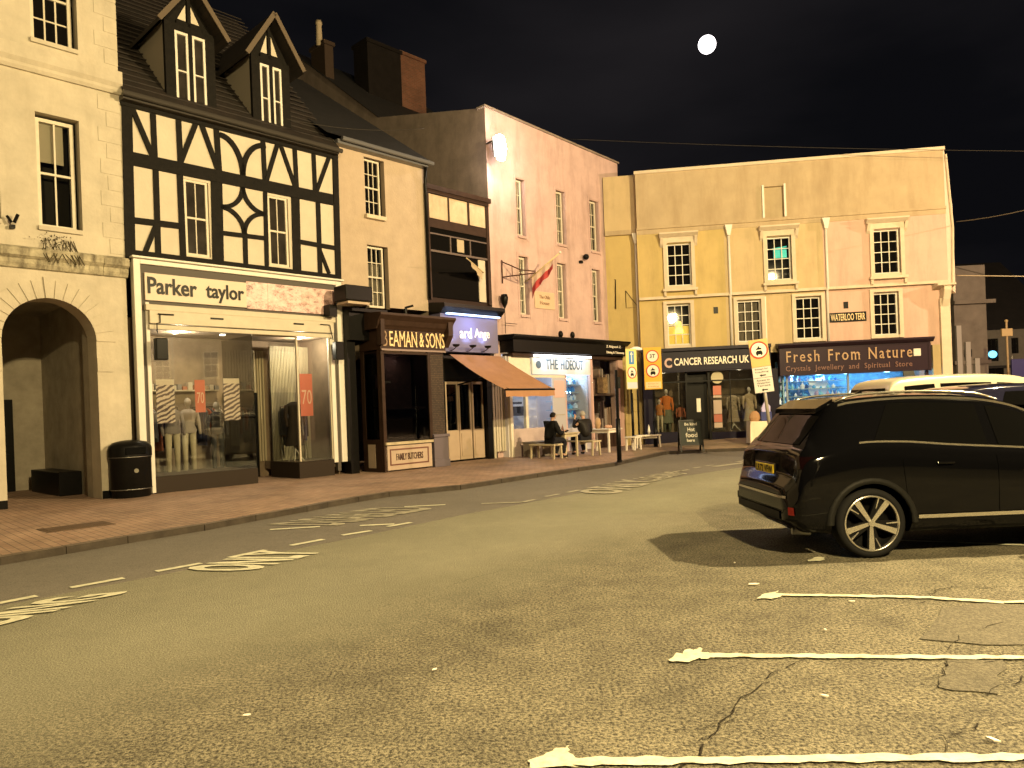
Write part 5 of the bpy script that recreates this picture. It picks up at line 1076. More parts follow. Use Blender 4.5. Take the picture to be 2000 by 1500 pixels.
# ================================================================== G: buildings down the side street on the right
def wallpix(name, label, px0, px1, pyt, depth, mt, rz=0, zbot=0, dep=5, win=()):
    D0 = ray(px0, pyt); D1_ = ray(px1, pyt); a = Vector((D0[0]*depth, depth, 0)); b_ = Vector((D1_[0]*depth, depth, 0)); f = Fac(a, (math.cos(rz), math.sin(rz)))
    s1_ = f.at(px1, pyt)[0]; zt = f.at(px0, pyt)[1]; t = thing(name, label, 'building', (s1_/2, 0, 0), fac=f)
    hs = [R2(q[0], q[1], f) for q in win]
    m = MB(); m.wall(0, s1_, zbot, zt, 0, hs, .15); m.shell(0, s1_, zbot, zt, 0, dep); m.build('wall', mt, t)
    for q in hs: sash(t, q[0], q[1], q[2], q[3], .05, 2, (1, 1), fm=M['black'])
    return t, f, zt, s1_
gm = mat('dim grey render', (.20, .175, .15), .9, var=.25, vs=1.5)
t, f, zt, s1_ = wallpix('side_street_house', 'tall narrow grey house just right of the stucco building corner', 1860, 1923, 520, 40, gm, R(-4), win=[((1882, 683), (1899, 697))])
m = MB(); m.add([(-.1, -.1, zt), (s1_+.1, -.1, zt-.6), (s1_+.1, 5, zt+1.2), (-.1, 5, zt+1.8)], [(0,1,2,3)]); MB().box(-.1, s1_+.35, -.3, .0, zt-2.1, zt-1.9).build('cornice', gm, t); MB().box(-.1, s1_+.1, -.12, 0, 3.1, 3.3).build('string_course', gm, t); m.build('coping', gm, t)
m = MB()
for k in range(3): m.box(.0+k*.45, .25+k*.45, -.18, -.02, .1, 5.2-.9*k)
m.build('side_shutters', mat('dull white board', (.42, .40, .38), .7), t)
t, f, zt, s1_ = wallpix('side_street_house', 'low grey house with blue lit upper window at the right edge', 1915, 2080, 645, 44, mat('greenish grey render', (.13, .12, .10), .9, var=.2), R(-3), win=[((1927, 662), (1951, 705)), ((1975, 660), (1990, 690)), ((1930, 716), (1962, 745))])
q = R2((1931, 684), (1946, 700), f); m = MB(); m.ball(((q[0]+q[1])/2, -.02, (q[2]+q[3])/2), .22, 12, sc=(1.2, .3, 1)); m.build('blue_lamp', mat('blue lamp', (.2, .7, 1), .5, emit=2.2, ecol=(.15, .6, 1)), t)
m = MB(); m.box(0, s1_, -.15, 0, 2.95, 3.1); m.add([(-.2, -.2, zt), (s1_, -.2, zt), (s1_, 6, zt+5), (-.2, 6, zt+5)], [(0,1,2,3)]); m.build('roof', M['slate'], t)
bd = gnd(1965, 790, .1); bd = Vector((ray(1968, 700)[0]*34, 34, .2))
t = thing('signpost', 'slim pale post with a small square finial sign far down the side street', 'post', bd)
m = MB(); m.tube([(0, 0, 0), (0, 0, 4.55)], .045, 8); m.build('post', mat('tan post', (.35, .26, .14), .6), t); MB().box(-.25, .25, -.06, .06, 3.9, 4.25).build('finial_box', mat('tan box', (.4, .3, .15), .6), t, bevel=.02); MB().ball((0, 0, 4.6), .08, 8).build('finial', mat('tan finial', (.4, .3, .15), .6), t)
bd = Vector((ray(1990, 700)[0]*32, 32, .2)); t = thing('hanging_sign', 'dark blue projecting sign board beside the slim post at the right edge', 'sign', bd)
MB().box(-.35, 1.0, -.05, .05, 1.9, 2.75).build('sign_board', mat('dark blue sign', (.02, .02, .10), .5), t, bevel=.02); MB().tube([(-.3, 0, 0), (-.3, 0, 2.9)], .03, 8).build('post', M['steel'], t)
# ================================================================== cars
def interp(tab, x):
    """Catmull-Rom through table rows (x, a, b, ...)"""
    n = len(tab)
    if x <= tab[0][0]: return tab[0][1:]
    if x >= tab[-1][0]: return tab[-1][1:]
    for i in range(n-1):
        if tab[i][0] <= x <= tab[i+1][0]: break
    x0, x1 = tab[i][0], tab[i+1][0]; t = (x-x0)/(x1-x0); out = []
    for k in range(1, len(tab[0])):
        p1, p2 = tab[i][k], tab[i+1][k]
        m1 = (tab[i+1][k]-tab[i-1][k])/(tab[i+1][0]-tab[i-1][0])*(x1-x0) if i > 0 else p2-p1
        m2 = (tab[i+2][k]-tab[i][k])/(tab[i+2][0]-tab[i][0])*(x1-x0) if i < n-2 else p2-p1
        lim = 1.5*abs(p2-p1)+.0; m1 = max(-lim*2, min(lim*2, m1)); m2 = max(-lim*2, min(lim*2, m2))
        out.append((2*t**3-3*t**2+1)*p1+(t**3-2*t**2+t)*m1+(-2*t**3+3*t**2)*p2+(t**3-t**2)*m2)
    return out
#        x    W    zbot belt  wr   zroof
SUV = [(0.00,.66,.44,.58,.55,.68),(0.035,.76,.36,.64,.66,.74),(0.10,.86,.30,.76,.74,.86),(0.14,.885,.27,.90,.77,1.03),(0.20,.90,.25,.98,.76,1.11),(0.34,.915,.24,1.03,.70,1.28),(0.50,.92,.22,1.07,.64,1.49),
       (0.60,.92,.22,1.09,.63,1.565),(0.80,.92,.22,1.11,.63,1.60),(1.2,.92,.22,1.10,.63,1.62),(1.6,.92,.22,1.06,.63,1.615),(2.1,.92,.22,1.02,.62,1.575),(2.5,.92,.22,.99,.60,1.48),(2.75,.92,.22,.98,.60,1.34),
       (3.05,.92,.22,.97,.62,1.12),(3.25,.915,.22,.95,.66,1.04),(3.7,.90,.23,.90,.68,.98),(4.1,.87,.26,.80,.66,.86),(4.28,.80,.30,.70,.60,.74),(4.36,.70,.40,.60,.5,.62)]
VAN = [(0.00,.74,.36,.60,.66,.72),(0.05,.84,.30,.80,.74,.98),(0.12,.88,.27,1.05,.74,1.30),(0.22,.90,.25,1.12,.71,1.66),(0.34,.91,.22,1.14,.69,1.84),(0.6,.91,.22,1.14,.69,1.90),(1.4,.91,.22,1.12,.69,1.93),(2.3,.91,.22,1.08,.68,1.90),(2.8,.91,.22,1.06,.66,1.78),
       (3.2,.91,.22,1.05,.66,1.48),(3.6,.91,.22,1.02,.68,1.20),(4.0,.88,.25,.92,.66,1.04),(4.3,.82,.30,.75,.6,.8),(4.4,.72,.40,.62,.5,.64)]
def ring(tab, x, off=0.0, n=0):
    W, zb, be, wr, zr = interp(tab, x)
    zs = min(.36, zb+.12); ze = zr-.06*(1 if zr > 1.2 else .5)
    kp = [(0, zb), (.78*W, zb), (.93*W, zb+.03), (.985*W, zs+.02), (1.0*W, (zs+be)*.48+.03), (.995*W, be-.14), (.96*W, be-.02), (.93*W, be+.02)]
    top = [(wr+(.93*W-wr)*(1-t), be+.02+(ze-be-.02)*t) for t in (.25, .5, .75)] + [(wr, ze), (wr-.05, zr-.025), (wr*.6, zr-.006), (0, zr)]
    h = kp + top; out = []
    for a, b_ in zip(h[:-1], h[1:]):
        for k in range(3 if n else 1): f_ = k/(3 if n else 1); out.append((a[0]+(b_[0]-a[0])*f_, a[1]+(b_[1]-a[1])*f_))
    return out + [h[-1]]
def car_body(tab, xs):
    rings = []
    for x in xs:
        h = ring(tab, x, n=1); rings.append([(x, -p[0], p[1]) for p in h] + [(x, p[0], p[1]) for p in h[-2:0:-1]])
    return rings
def side_panel(tab, x_of, t0, t1, sgn, off, n=14):
    """skin following the glasshouse side between belt (t=0) and roof edge (t=1)"""
    m = MB(); vs = []; fs = []
    for i in range(n+1):
        for j in range(5):
            t = t0+(t1-t0)*j/4; xa, xb = x_of(t); x = xa+(xb-xa)*i/n; W, zb, be, wr, zr = interp(tab, x); ze = zr-.06
            y = wr+(.93*W-wr)*(1-t)+off; z = be+.02+(ze-be-.02)*t
            vs.append((x, sgn*y, z))
    for i in range(n):
        for j in range(4):
            a = i*5+j; f = (a, a+5, a+6, a+1); fs.append(f if sgn < 0 else f[::-1])
    m.add(vs, fs); return m
def wheel(parent, x, y, r, side, detail=True):
    rim_r = r*.80; s = side
    tyre = mat('tyre', (.012, .012, .012), .8) if 'tyre' not in bpy.data.materials else bpy.data.materials['tyre']
    al = bpy.data.materials.get('machined alloy') or mat('machined alloy', (.62, .60, .54), .25, .9)
    bk = bpy.data.materials.get('gloss black alloy') or mat('gloss black alloy', (.008, .008, .008), .2)
    def lat(prof, n=40, mi=0, m=None):
        m = m or MB(); vs = [(x+rr*math.cos(2*math.pi*k/n), y+yy*s, r+rr*math.sin(2*math.pi*k/n)) for rr, yy in prof for k in range(n)]
        fs = [(i*n+k, i*n+(k+1) % n, (i+1)*n+(k+1) % n, (i+1)*n+k) for i in range(len(prof)-1) for k in range(n)]
        m.add(vs, fs, mi); return m
    w_ = lat([(rim_r-.01, -.20), (r-.03, -.21), (r-.004, -.185), (r, -.12), (r, -.05), (r-.006, -.012), (r-.035, .008), (rim_r+.01, .006), (rim_r, -.01)]).build('wheel', tyre, parent, smooth=True)
    rm = lat([(rim_r, .004), (rim_r-.006, .008), (rim_r-.016, .006), (rim_r-.02, -.03)]).build('rim', al, w_, smooth=True)
    lat([(rim_r-.02, -.03), (rim_r-.03, -.12), (.02, -.125)]).build('rim_barrel', bk, w_, smooth=True)
    if not detail: 
        lat([(rim_r-.02, .0), (.01, .0)]).build('hub_cap', al, w_); return w_
    m = MB()
    def P2(rad, ang, yy): return (x+rad*math.cos(ang), y+yy*s, r+rad*math.sin(ang))
    def quad(r0, w0, r1, w1, ang, y0, y1, tw=0.0, mi=0):
        c = []
        for rad, w_h, yy in ((r0, w0, y0), (r1, w1, y1)):
            for sg in (-1, 1):
                a = ang + (tw if rad == r1 else 0); px_, pz_ = rad*math.cos(a)-sg*w_h*math.sin(a), rad*math.sin(a)+sg*w_h*math.cos(a)
                c.append((x+px_, y+yy*s, r+pz_)); c.append((x+px_, y+(yy-.035)*s, r+pz_))
        m.add(c, [(0, 2, 6, 4) if s > 0 else (4, 6, 2, 0), (1, 5, 7, 3), (0, 4, 5, 1), (2, 3, 7, 6), (0, 1, 3, 2), (4, 6, 7, 5)], mi)
    for k in range(5):
        a = R(-92+72*k); quad(.03, .017, rim_r-.008, .030, a, -.012, .0)
        quad(rim_r*.55, .004, rim_r-.008, .008, a+.30, -.02, -.002, .06)
    m.build('spokes', al, w_)
    m = MB()
    for k in range(5):
        a = R(-92+72*k); quad(.03, .036, rim_r-.012, .075, a+.13, -.03, -.014)
    m.build('spoke_backs', bk, w_)
    m = MB(); n = 16; m.add([P2(.032, 2*math.pi*k/n, .004) for k in range(n)]+[P2(.038, 2*math.pi*k/n, -.02) for k in range(n)], [tuple(range(n)) if s < 0 else tuple(range(n-1, -1, -1))]+[(k, (k+1) % n, n+(k+1) % n, n+k) for k in range(n)]); m.build('centre_cap', al, w_)
    return w_
def make_car(label, loc, rz, tab, paint, wheels=(.80, 3.42), r=.345, detail=True, glassm=None, belt=True, windows=None, tail=None):
    t = thing('parked_car', label, 'car', loc, rz)
    Lx = tab[-1][0]; xs = sorted(set([round(Lx*i/150, 4) for i in range(151)] + [q[0] for q in tab]))
    rings = car_body(tab, xs); n = len(rings[0]); m = MB()
    vs = [v for rg in rings for v in rg]; fs = []
    for i in range(len(rings)-1):
        for k in range(n): a, b_ = i*n+k, i*n+(k+1) % n; fs.append((a, b_, b_+n, a+n))
    fs.append(tuple(range(n-1, -1, -1))); fs.append(tuple(range((len(rings)-1)*n, len(rings)*n)))
    m.add(vs, fs); body = m.build('body', paint, t, smooth=True)
    # wheel arches cut out of the body
    mc = MB()
    for xw in wheels:
        for s in (-1, 1):
            q = 30; y0, y1 = sorted((s*.56, s*1.2)); mc.add([(xw+(r+.055)*math.cos(2*math.pi*k/q), y0, r+(r+.055)*math.sin(2*math.pi*k/q)) for k in range(q)]+[(xw+(r+.055)*math.cos(2*math.pi*k/q), y1, r+(r+.055)*math.sin(2*math.pi*k/q)) for k in range(q)],
                [tuple(range(q)), tuple(range(2*q-1, q-1, -1))]+[((k+1) % q, k, q+k, q+(k+1) % q) for k in range(q)])
    cut = mc.build('arch_cutter', M['black'], t)
    bo = body.modifiers.new('arch', 'BOOLEAN'); bo.operation = 'DIFFERENCE'; bo.solver = 'EXACT'; bo.object = cut
    dg = bpy.context.evaluated_depsgraph_get(); me = bpy.data.meshes.new_from_object(body.evaluated_get(dg)); body.modifiers.clear(); old = body.data
    if len(me.polygons) > 200: body.data = me
    me.name = 'body'; bpy.data.objects.remove(cut)
    me.materials.clear(); me.materials.append(paint)
    wn = body.modifiers.new('wn', 'WEIGHTED_NORMAL')
    for xw in wheels:
        for s in (-1, 1): wheel(t, xw, s*.895, r, s, detail)
    g = glassm or bpy.data.materials.get('tinted car glass') or mat('tinted car glass', (.003, .003, .003), .03, spec=.03)
    wins = windows or [(lambda u: (.86+.28*u, 2.02-.0*u), .06, .90), (lambda u: (2.13, 3.02-.42*u), .06, .90)]
    for s in (-1, 1):
        for fn, t0, t1 in wins: side_panel(tab, fn, t0, t1, s, .006).build('side_window', g, t, smooth=True)
    return t, body, g
gloss = mat('gloss black paint', (.0025, .0025, .003), .07, spec=.12, coat=.22)
wc = gnd(1706, 1091); RZ = R(1.5)
rz_off = Vector((.80*math.cos(RZ)+.895*math.sin(RZ), .80*math.sin(RZ)-.895*math.cos(RZ), 0))
cpos = wc - rz_off
suv, body, cg = make_car('glossy black family SUV with silver five-spoke wheels and yellow rear number plate', tuple(cpos), RZ, SUV, gloss)
trim = mat('satin silver trim', (.60, .57, .50), .22, .9); plas = mat('black plastic cladding', (.012, .012, .011), .55)
def sidestrip(tab, xa, xb, zf, name, mt, h=.02, off=.004, n=30, yf=None):
    for s in (-1, 1):
        m = MB(); up_, lo_ = [], []
        for i in range(n+1):
            x = xa+(xb-xa)*i/n; z, y = zf(x); lo_.append((x, s*(y+off), z-h/2)); up_.append((x, s*(y+off), z+h/2))
        for i in range(n): f = [lo_[i], lo_[i+1], up_[i+1], up_[i]]; m.add(f if s < 0 else f[::-1], [(0,1,2,3)])
        m.build(name, mt, suv)
def belt_z(x): W, zb, be, wr, zr = interp(SUV, x); return be+.035, .93*W-.004
def sill_z(x): W, zb, be, wr, zr = interp(SUV, x); return .40, .99*W
def roofe(x): W, zb, be, wr, zr = interp(SUV, x); return zr-.055, wr+.003
sidestrip(SUV, .72, 3.0, belt_z, 'belt_trim', trim, .018, .008)
sidestrip(SUV, 1.25, 3.0, sill_z, 'sill_trim', trim, .035, .02)
sidestrip(SUV, .62, 2.95, roofe, 'roof_edge_trim', trim, .022, .012)
for s in (-1, 1):
    m = MB(); pts = []
    for i in range(15): x = .62+1.7*i/14; W, zb, be, wr, zr = interp(SUV, x); lift = .03*min(1, min(i, 14-i)/1.5); pts.append((x, s*(wr-.06), zr-.02+lift))
    m.tube(pts, .014, 6); m.build('roof_rail', trim, suv, smooth=True)
def arch_clad(xw, s):
    r_ = .40; m = MB()
    for k in range(16):
        a0, a1 = math.pi*k/16, math.pi*(k+1)/16; c = []
        for a in (a0, a1):
            for rr, yy in ((r_-.005, .90), (r_-.005, .935), (r_+.05, .925), (r_+.055, .90)): c.append((xw+rr*math.cos(a), s*yy, .345+rr*math.sin(a)))
        f = [(0, 4, 5, 1), (1, 5, 6, 2), (2, 6, 7, 3)]; m.add(c, f if s < 0 else [q[::-1] for q in f])
    m.build('wheel_arch_trim', plas, suv, smooth=True)
for xw in (.80, 3.42):
    for s in (-1, 1): arch_clad(xw, s)
# rear face parts
def rearskin(z0, z1, y0, y1, name, mt, off=.006, n=16, nz=4):
    """patch on the tail: for height z find the x where the body reaches it"""
    def xat(z, y):
        lo_, hi_ = 0.0, 1.2
        for _ in range(24):
            mid = (lo_+hi_)/2; W, zb, be, wr, zr = interp(SUV, mid); rg = ring(SUV, mid)
            # half width of the section at height z
            hw = -1
            for i in range(1, len(rg)-1):
                a, b_ = rg[i], rg[i+1]
                if min(a[1], b_[1]) <= z <= max(a[1], b_[1]) and abs(b_[1]-a[1]) > 1e-6: hw = max(hw, a[0]+(b_[0]-a[0])*(z-a[1])/(b_[1]-a[1]))
            if hw >= abs(y): hi_ = mid
            else: lo_ = mid
        return hi_
    m = MB(); vs = []
    for i in range(n+1):
        for j in range(nz+1): y = y0+(y1-y0)*i/n; z = z0+(z1-z0)*j/nz; vs.append((xat(z, y)-off, y, z))
    m.add(vs, [(i*(nz+1)+j, i*(nz+1)+j+1, (i+1)*(nz+1)+j+1, (i+1)*(nz+1)+j) for i in range(n) for j in range(nz)])
    return m.build(name, mt, suv, smooth=True)
rearskin(1.13, 1.46, -.60, .60, 'rear_window', cg, .010)
lamp_g = mat('smoked tail lamp', (.006, .002, .002), .12, coat=.3)
rearskin(.90, 1.02, -.86, -.38, 'tail_light', lamp_g, .012); rearskin(.90, 1.02, .38, .86, 'tail_light', lamp_g, .012); rearskin(.92, 1.0, -.36, .36, 'tail_panel', gloss, .012)
rearskin(.36, .46, -.62, .62, 'lower_bumper', plas, .012); rearskin(.60, .625, -.72, .72, 'bumper_lip', trim, .012)
red = mat('red reflector', (.16, .008, .006), .25)
rearskin(.44, .52, -.82, -.76, 'reflector', red, .014, 4, 2); rearskin(.44, .52, .76, .82, 'reflector', red, .014, 4, 2)
m = MB(); m.box(.078, .086, -.26, .26, .795, .905); MB().box(.0865, .14, -.30, .30, .77, .92).build('plate_recess', gloss, suv, bevel=.01); pt = m.build('number_plate', mat('yellow number plate', (.95, .72, .03), .4, emit=.0), suv, bevel=.006)
m = MB(); m.text('LR72 VFW', 0, 1, 0, 1, 0, .01, bold=.02, fn=lambda u, t, e: (.0755, .235-.47*u, .815+.075*t)); m.build('plate_lettering', M['letterb'], pt)
m = MB(); m.prism([(.43, 1.435), (.62, 1.54), (.62, 1.585), (.44, 1.49)], -.54, .54); m.build('rear_spoiler', gloss, suv, bevel=.008)
m = MB(); m.prism([(1.1, 1.62), (1.2, 1.62), (1.19, 1.675)], -.01, .01); m.build('roof_fin', gloss, suv)
for s in (-1, 1):
    m = MB(); m.tube([(2.95, s*.86, 1.02), (2.93, s*1.0, 1.05)], .02, 6); m.add([], []); m.ball((2.90, s*1.03, 1.09), .10, 12, sc=(.6, 1, .75)); m.build('door_mirror', gloss, suv, smooth=True)
    for x in (1.45, 2.35): m = MB(); m.box(x, x+.17, s*.905, s*.945, .905, .93); m.build('door_handle', gloss, suv, bevel=.008)
    for x in (1.18, 2.07, 3.02):
        m = MB(); pts = []
        for z in (.34, .45, .6, .75, .88, .97):
            rg = ring(SUV, x); hw = max(a[0]+(b_[0]-a[0])*(z-a[1])/(b_[1]-a[1]) for a, b_ in zip(rg[1:-1], rg[2:]) if min(a[1], b_[1]) <= z <= max(a[1], b_[1]) and abs(b_[1]-a[1]) > 1e-6)
            pts.append((x+(.0 if x > 1.2 else -.10*(z-.34)), s*(hw+.0005), z))
        m.tube(pts, .003, 4); m.build('door_gap', mat('shut line', (.001,.001,.001), .9, spec=0) if 'shut line' not in bpy.data.materials else bpy.data.materials['shut line'], suv)
m = MB()
m.add([(3.08, -.62, 1.12), (3.08, .62, 1.12), (2.6, .57, 1.45), (2.6, -.57, 1.45)], [(0,1,2,3)]); m.build('windscreen', cg, suv)
for s in (-1, 1): m = MB(); m.ball((4.12, s*.68, .74), .13, 12, sc=(1.2, 1.1, .5)); m.build('headlight', mat('headlight glass', (.5, .5, .5), .1) if s < 0 else bpy.data.materials['headlight glass'], suv, smooth=True)
m = MB(); m.tube([(.30, -.62, .24), (.12, -.60, .25)], .035, 10); m.build('exhaust', M['steel'], suv)
# second and third cars in the bays beyond
D2 = 10.2; make_car('dark blue hatchback mostly hidden between the black SUV and the silver estate', (5.25, D2, 0), R(1), [(a, b_*.99, c, d, e*1.02, f*1.052) for a, b_, c, d, e, f in SUV], mat('dark blue paint', (.010, .010, .022), .15, coat=1), detail=False)
silver = mat('silver car paint', (.50, .46, .36), .28, .35, coat=.6)
van, vb, _ = make_car('tall silver people carrier parked beyond the black SUV, only its roof and rear window showing', (6.12, 13.2, 0), R(1.5), VAN, silver, detail=False, windows=[(lambda u: (.42+.1*u, 1.02), .06, .86), (lambda u: (1.12, 2.0), .06, .86), (lambda u: (2.1, 3.2-.5*u), .06, .86)])
m = MB(); m.add([(.115, -.62, 1.25), (.24, -.60, 1.72), (.24, .60, 1.72), (.115, .62, 1.25)], [(0,1,2,3)]); m.build('rear_window', cg, van)
m = MB(); m.prismx([(-.02, 1.93), (.02, 1.93), (.01, 2.02)], .9, 1.1); m.build('roof_fin', M['black'], van)
# ================================================================== street furniture
p = gnd(250, 972, .1); t = thing('litter_bin', 'black domed litter bin with thin silver bands beside the white shopfront', 'bin', tuple(p + Vector((.0, .15, 0))), L.ang)
m = MB(); m.lathe2([(.36, 0), (.38, .03), (.38, .14), (.40, .16), (.40, .78), (.41, .80), (.41, .84)], (0, 0, 0), 28, 0, (1, .8, 1)); m.build('drum', M['black'], t, smooth=True)
m = MB(); m.lathe2([(.42, .84), (.42, 1.0), (.40, 1.06), (.33, 1.13), (.16, 1.17), (0, 1.18)], (0, 0, 0), 28, 0, (1, .8, 1)); m.build('hood', M['black'], t, smooth=True)
m = MB(); m.box(-.20, .20, -.345, -.30, .88, 1.03); m.build('opening', mat('slot dark', (.002, .002, .002), .9), t, bevel=.02)
for z in (.16, .82): m = MB(); m.lathe2([(.405, z), (.412, z+.006), (.412, z+.014), (.405, z+.02)], (0, 0, 0), 28, 0, (1, .8, 1)); m.build('band', M['steel'], t, smooth=True)
m = MB(); m.disc((0, .55), .045, -.325, -.318, 16); m.build('crest', mat('pale badge', (.18, .17, .13), .6), t)
# signs
rd = mat('sign red', (.50, .04, .025), .5); yl = mat('sign yellow', (.75, .42, .04), .5); wt = mat('sign white', (.80, .76, .66), .5); bl = mat('sign blue', (.05, .22, .55), .5); gr = mat('sign grey post', (.30, .27, .22), .4, .3)
def car_symbol(m, cx, cz, s, y):
    m.box(cx-.42*s, cx+.42*s, y-.006, y, cz-.50*s, cz-.22*s); m.prism([(cx-.42*s, cz-.22*s), (cx+.42*s, cz-.22*s), (cx+.28*s, cz+.02*s), (cx-.28*s, cz+.02*s)], y-.006, y)
    m.box(cx-.36*s, cx-.2*s, y-.006, y, cz-.64*s, cz-.5*s); m.box(cx+.2*s, cx+.36*s, y-.006, y, cz-.64*s, cz-.5*s)
    m.prism([(cx-.40*s, cz+.16*s), (cx+.40*s, cz+.16*s), (cx+.30*s, cz+.32*s), (cx+.08*s, cz+.42*s), (cx+.05*s, cz+.62*s), (cx-.08*s, cz+.62*s), (cx-.12*s, cz+.42*s), (cx-.32*s, cz+.30*s)], y-.006, y)
def roundel(parent, cx, cz, r, y, sym, txt=None):
    m = MB(); m.disc((cx, cz), r, y-.006, y, 32); d = m.build('roundel', wt, parent)
    MB().ringy((cx, cz), r*.84, r, y-.012, y-.0061, 32).build('red_ring', rd, d)
    m = MB()
    if sym: car_symbol(m, cx, cz-.02, r*.85, y-.0061)
    if txt: m.text(txt, cx-r*.42, cx+r*.42, cz-r*.25, cz+r*.35, y-.008, .004, bold=.02)
    m.build('symbol', M['letterb'], d); return d
# orange zone sign by the charity shop
s0 = gnd(1281, 874, .1); b0 = math.atan2(s0.y, s0.x)-R(90)
t = thing('zone_sign', 'orange sign board with 3T roundel above a vehicle roundel by the charity shop', 'road sign', s0, b0)
k = s0.y/FOC; zz = lambda py, px=1280: CAM_H+ray(px, py)[2]*s0.y
za, zb = zz(766), zz(684); hw = .30
m = MB(); m.tube([(0, 0, 0), (0, 0, zz(795)+.3)], .05, 10); m.tube([(0, 0, 0), (0, 0, .9)], .075, 12); m.tube([(0, .02, .9), (0, .02, zb-.05)], .03, 8); m.build('post', M['black'], t, smooth=True)
m = MB(); m.box(-hw, hw, -.05, -.02, za, zb); bd_ = m.build('board', yl, t, bevel=.01)
h = zb-za; roundel(bd_, 0, zb-.27*h+.08, .22, -.051, False, '3T'); roundel(bd_, 0, zb-.60*h+.06, .235, -.051, True)
m = MB(); m.box(-hw+.04, hw-.04, -.056, -.051, za+.04, za+.26); pl = m.build('text_plate', mat('sign cream', (.72, .58, .34), .5), bd_)
for i, s_ in enumerate(('Except for', 'loading')): MB().text(s_, -.18, .18, za+.165-.10*i, za+.225-.10*i, -.058, .003).build('plate_lettering', mat('sign orange text', (.45, .22, .08), .6) if i == 0 else bpy.data.materials['sign orange text'], pl)
# narrow blue and yellow sign
s1 = gnd(1238, 878, .1); zz1 = lambda py, px=1238: CAM_H+ray(px, py)[2]*s1.y
t = thing('zone_sign', 'narrow sign board with blue arrow panel above a roundel, by the pink building corner', 'road sign', s1, math.atan2(s1.y, s1.x)-R(90)+R(42))
za, zb = zz1(766), zz1(687)
m = MB(); m.tube([(0, 0, 0), (0, 0, 1.9)], .045, 10); m.tube([(0, .02, 1.9), (0, .02, zb)], .03, 8); m.build('post', M['black'], t, smooth=True)
m = MB(); m.box(-.24, .24, -.05, -.02, za, zb); bd_ = m.build('board', mat('pale yellow board', (.72, .62, .22), .5), t, bevel=.01)
m = MB(); m.box(-.11, .11, -.056, -.0505, zb-.52, zb-.08); bp_ = m.build('blue_panel', bl, bd_); m = MB(); m.box(-.02, .02, -.060, -.0565, zb-.45, zb-.2); m.prism([(-.07, zb-.2), (.07, zb-.2), (0, zb-.1)], -.060, -.0565); m.build('arrow', wt, bp_)
roundel(bd_, 0, zb-.80, .20, -.051, True); m = MB(); m.box(-.22, .22, -.056, -.0505, za+.03, za+.24); m.build('text_plate', mat('lilac plate', (.6, .58, .66), .5), bd_)
q = (s1.x+.22, s1.y+.2); t = thing('post_lamp', 'small white domed lamp on a thin black post behind the narrow sign', 'lamp', (s1.x+.30, s1.y+.6, .1))
zt = zz1(690)+.05; MB().tube([(0, 0, 0), (0, 0, zt)], .03, 8).build('post', M['black'], t, smooth=True); m = MB(); m.lathe([(.22, 0), (.20, .06), (.08, .11), (.01, .12)], (0, 0, zt), 16); m.build('lamp_cap', mat('white lamp cap', (.8, .72, .6), .5, emit=.4, ecol=(1, .8, .6)), t, smooth=True)
# leaning sign behind the black car
zd = 20.0; Dm = ray(1507, 763); base = Vector((Dm[0]*zd, zd, .0))
t = thing('parking_sign', 'leaning tan sign with big roundel over two white text plates, above the black car', 'road sign', base, 0)
t.rotation_euler = (0, R(-5.5), math.atan2(base.y, base.x)-R(90)+R(0))
zz2 = lambda py, px: (CAM_H+ray(px, py)[2]*zd)
za, zb = zz2(765, 1510), zz2(661, 1498); hw = .245
m = MB(); m.tube([(0, 0, 0), (0, 0, zb-.1)], .045, 10); m.build('post', gr, t, smooth=True)
m = MB(); m.box(-hw, hw, -.07, -.045, za+.70, zb); b1 = m.build('sign_board', mat('tan sign backing', (.62, .42, .16), .5), t, bevel=.008); roundel(b1, 0, zb-.29, .235, -.071, True)
m = MB(); m.box(-hw, hw, -.07, -.045, za+.405, za+.695); b2 = m.build('text_plate', mat('white plate', (.62, .58, .55), .5), t, bevel=.005)
m = MB(); m.box(-hw, hw, -.07, -.045, za, za+.395); b3 = m.build('text_plate', bpy.data.materials['white plate'], t, bevel=.005)
for par, rows in ((b2, (('Except for', .62), ('loading', .54))), (b3, (('Access to', .32), ('Waterloo', .245), ('Terrace', .175)))):
    for s_, dz in rows: MB().text(s_, -.17, .17, za+dz-.012, za+dz+.04, -.073, .003, bold=.01).build('plate_lettering', M['letterb'], par)
for par, z in ((b2, za+.465), (b3, za+.07)): MB().prism([(-.07, z), (-.02, z+.04), (-.02, z+.015), (.09, z+.015), (.09, z-.015), (-.02, z-.015), (-.02, z-.04)], -.074, -.071).build('arrow', M['letterb'], par)
# bare poles / bollards
p = gnd(1210, 903, .1); t = thing('bollard_post', 'black round pole standing at the kerb in front of the cafe tables', 'pole', p)
zt = CAM_H+ray(1206, 730)[2]*p.y; MB().tube([(0, 0, 0), (0, 0, 1.15), (0, 0, 1.16), (0, 0, zt)], [.062, .062, .04, .04], 12).build('pole', M['black'], t, smooth=True); MB().lathe([(.07, 0), (.07, .05), (.062, .06)], (0, 0, 0), 12).build('base_collar', M['black'], t); m = MB(); m.box(.03, .10, -.02, .02, 1.95, 2.25); m.build('pole_bracket', M['black'], t)
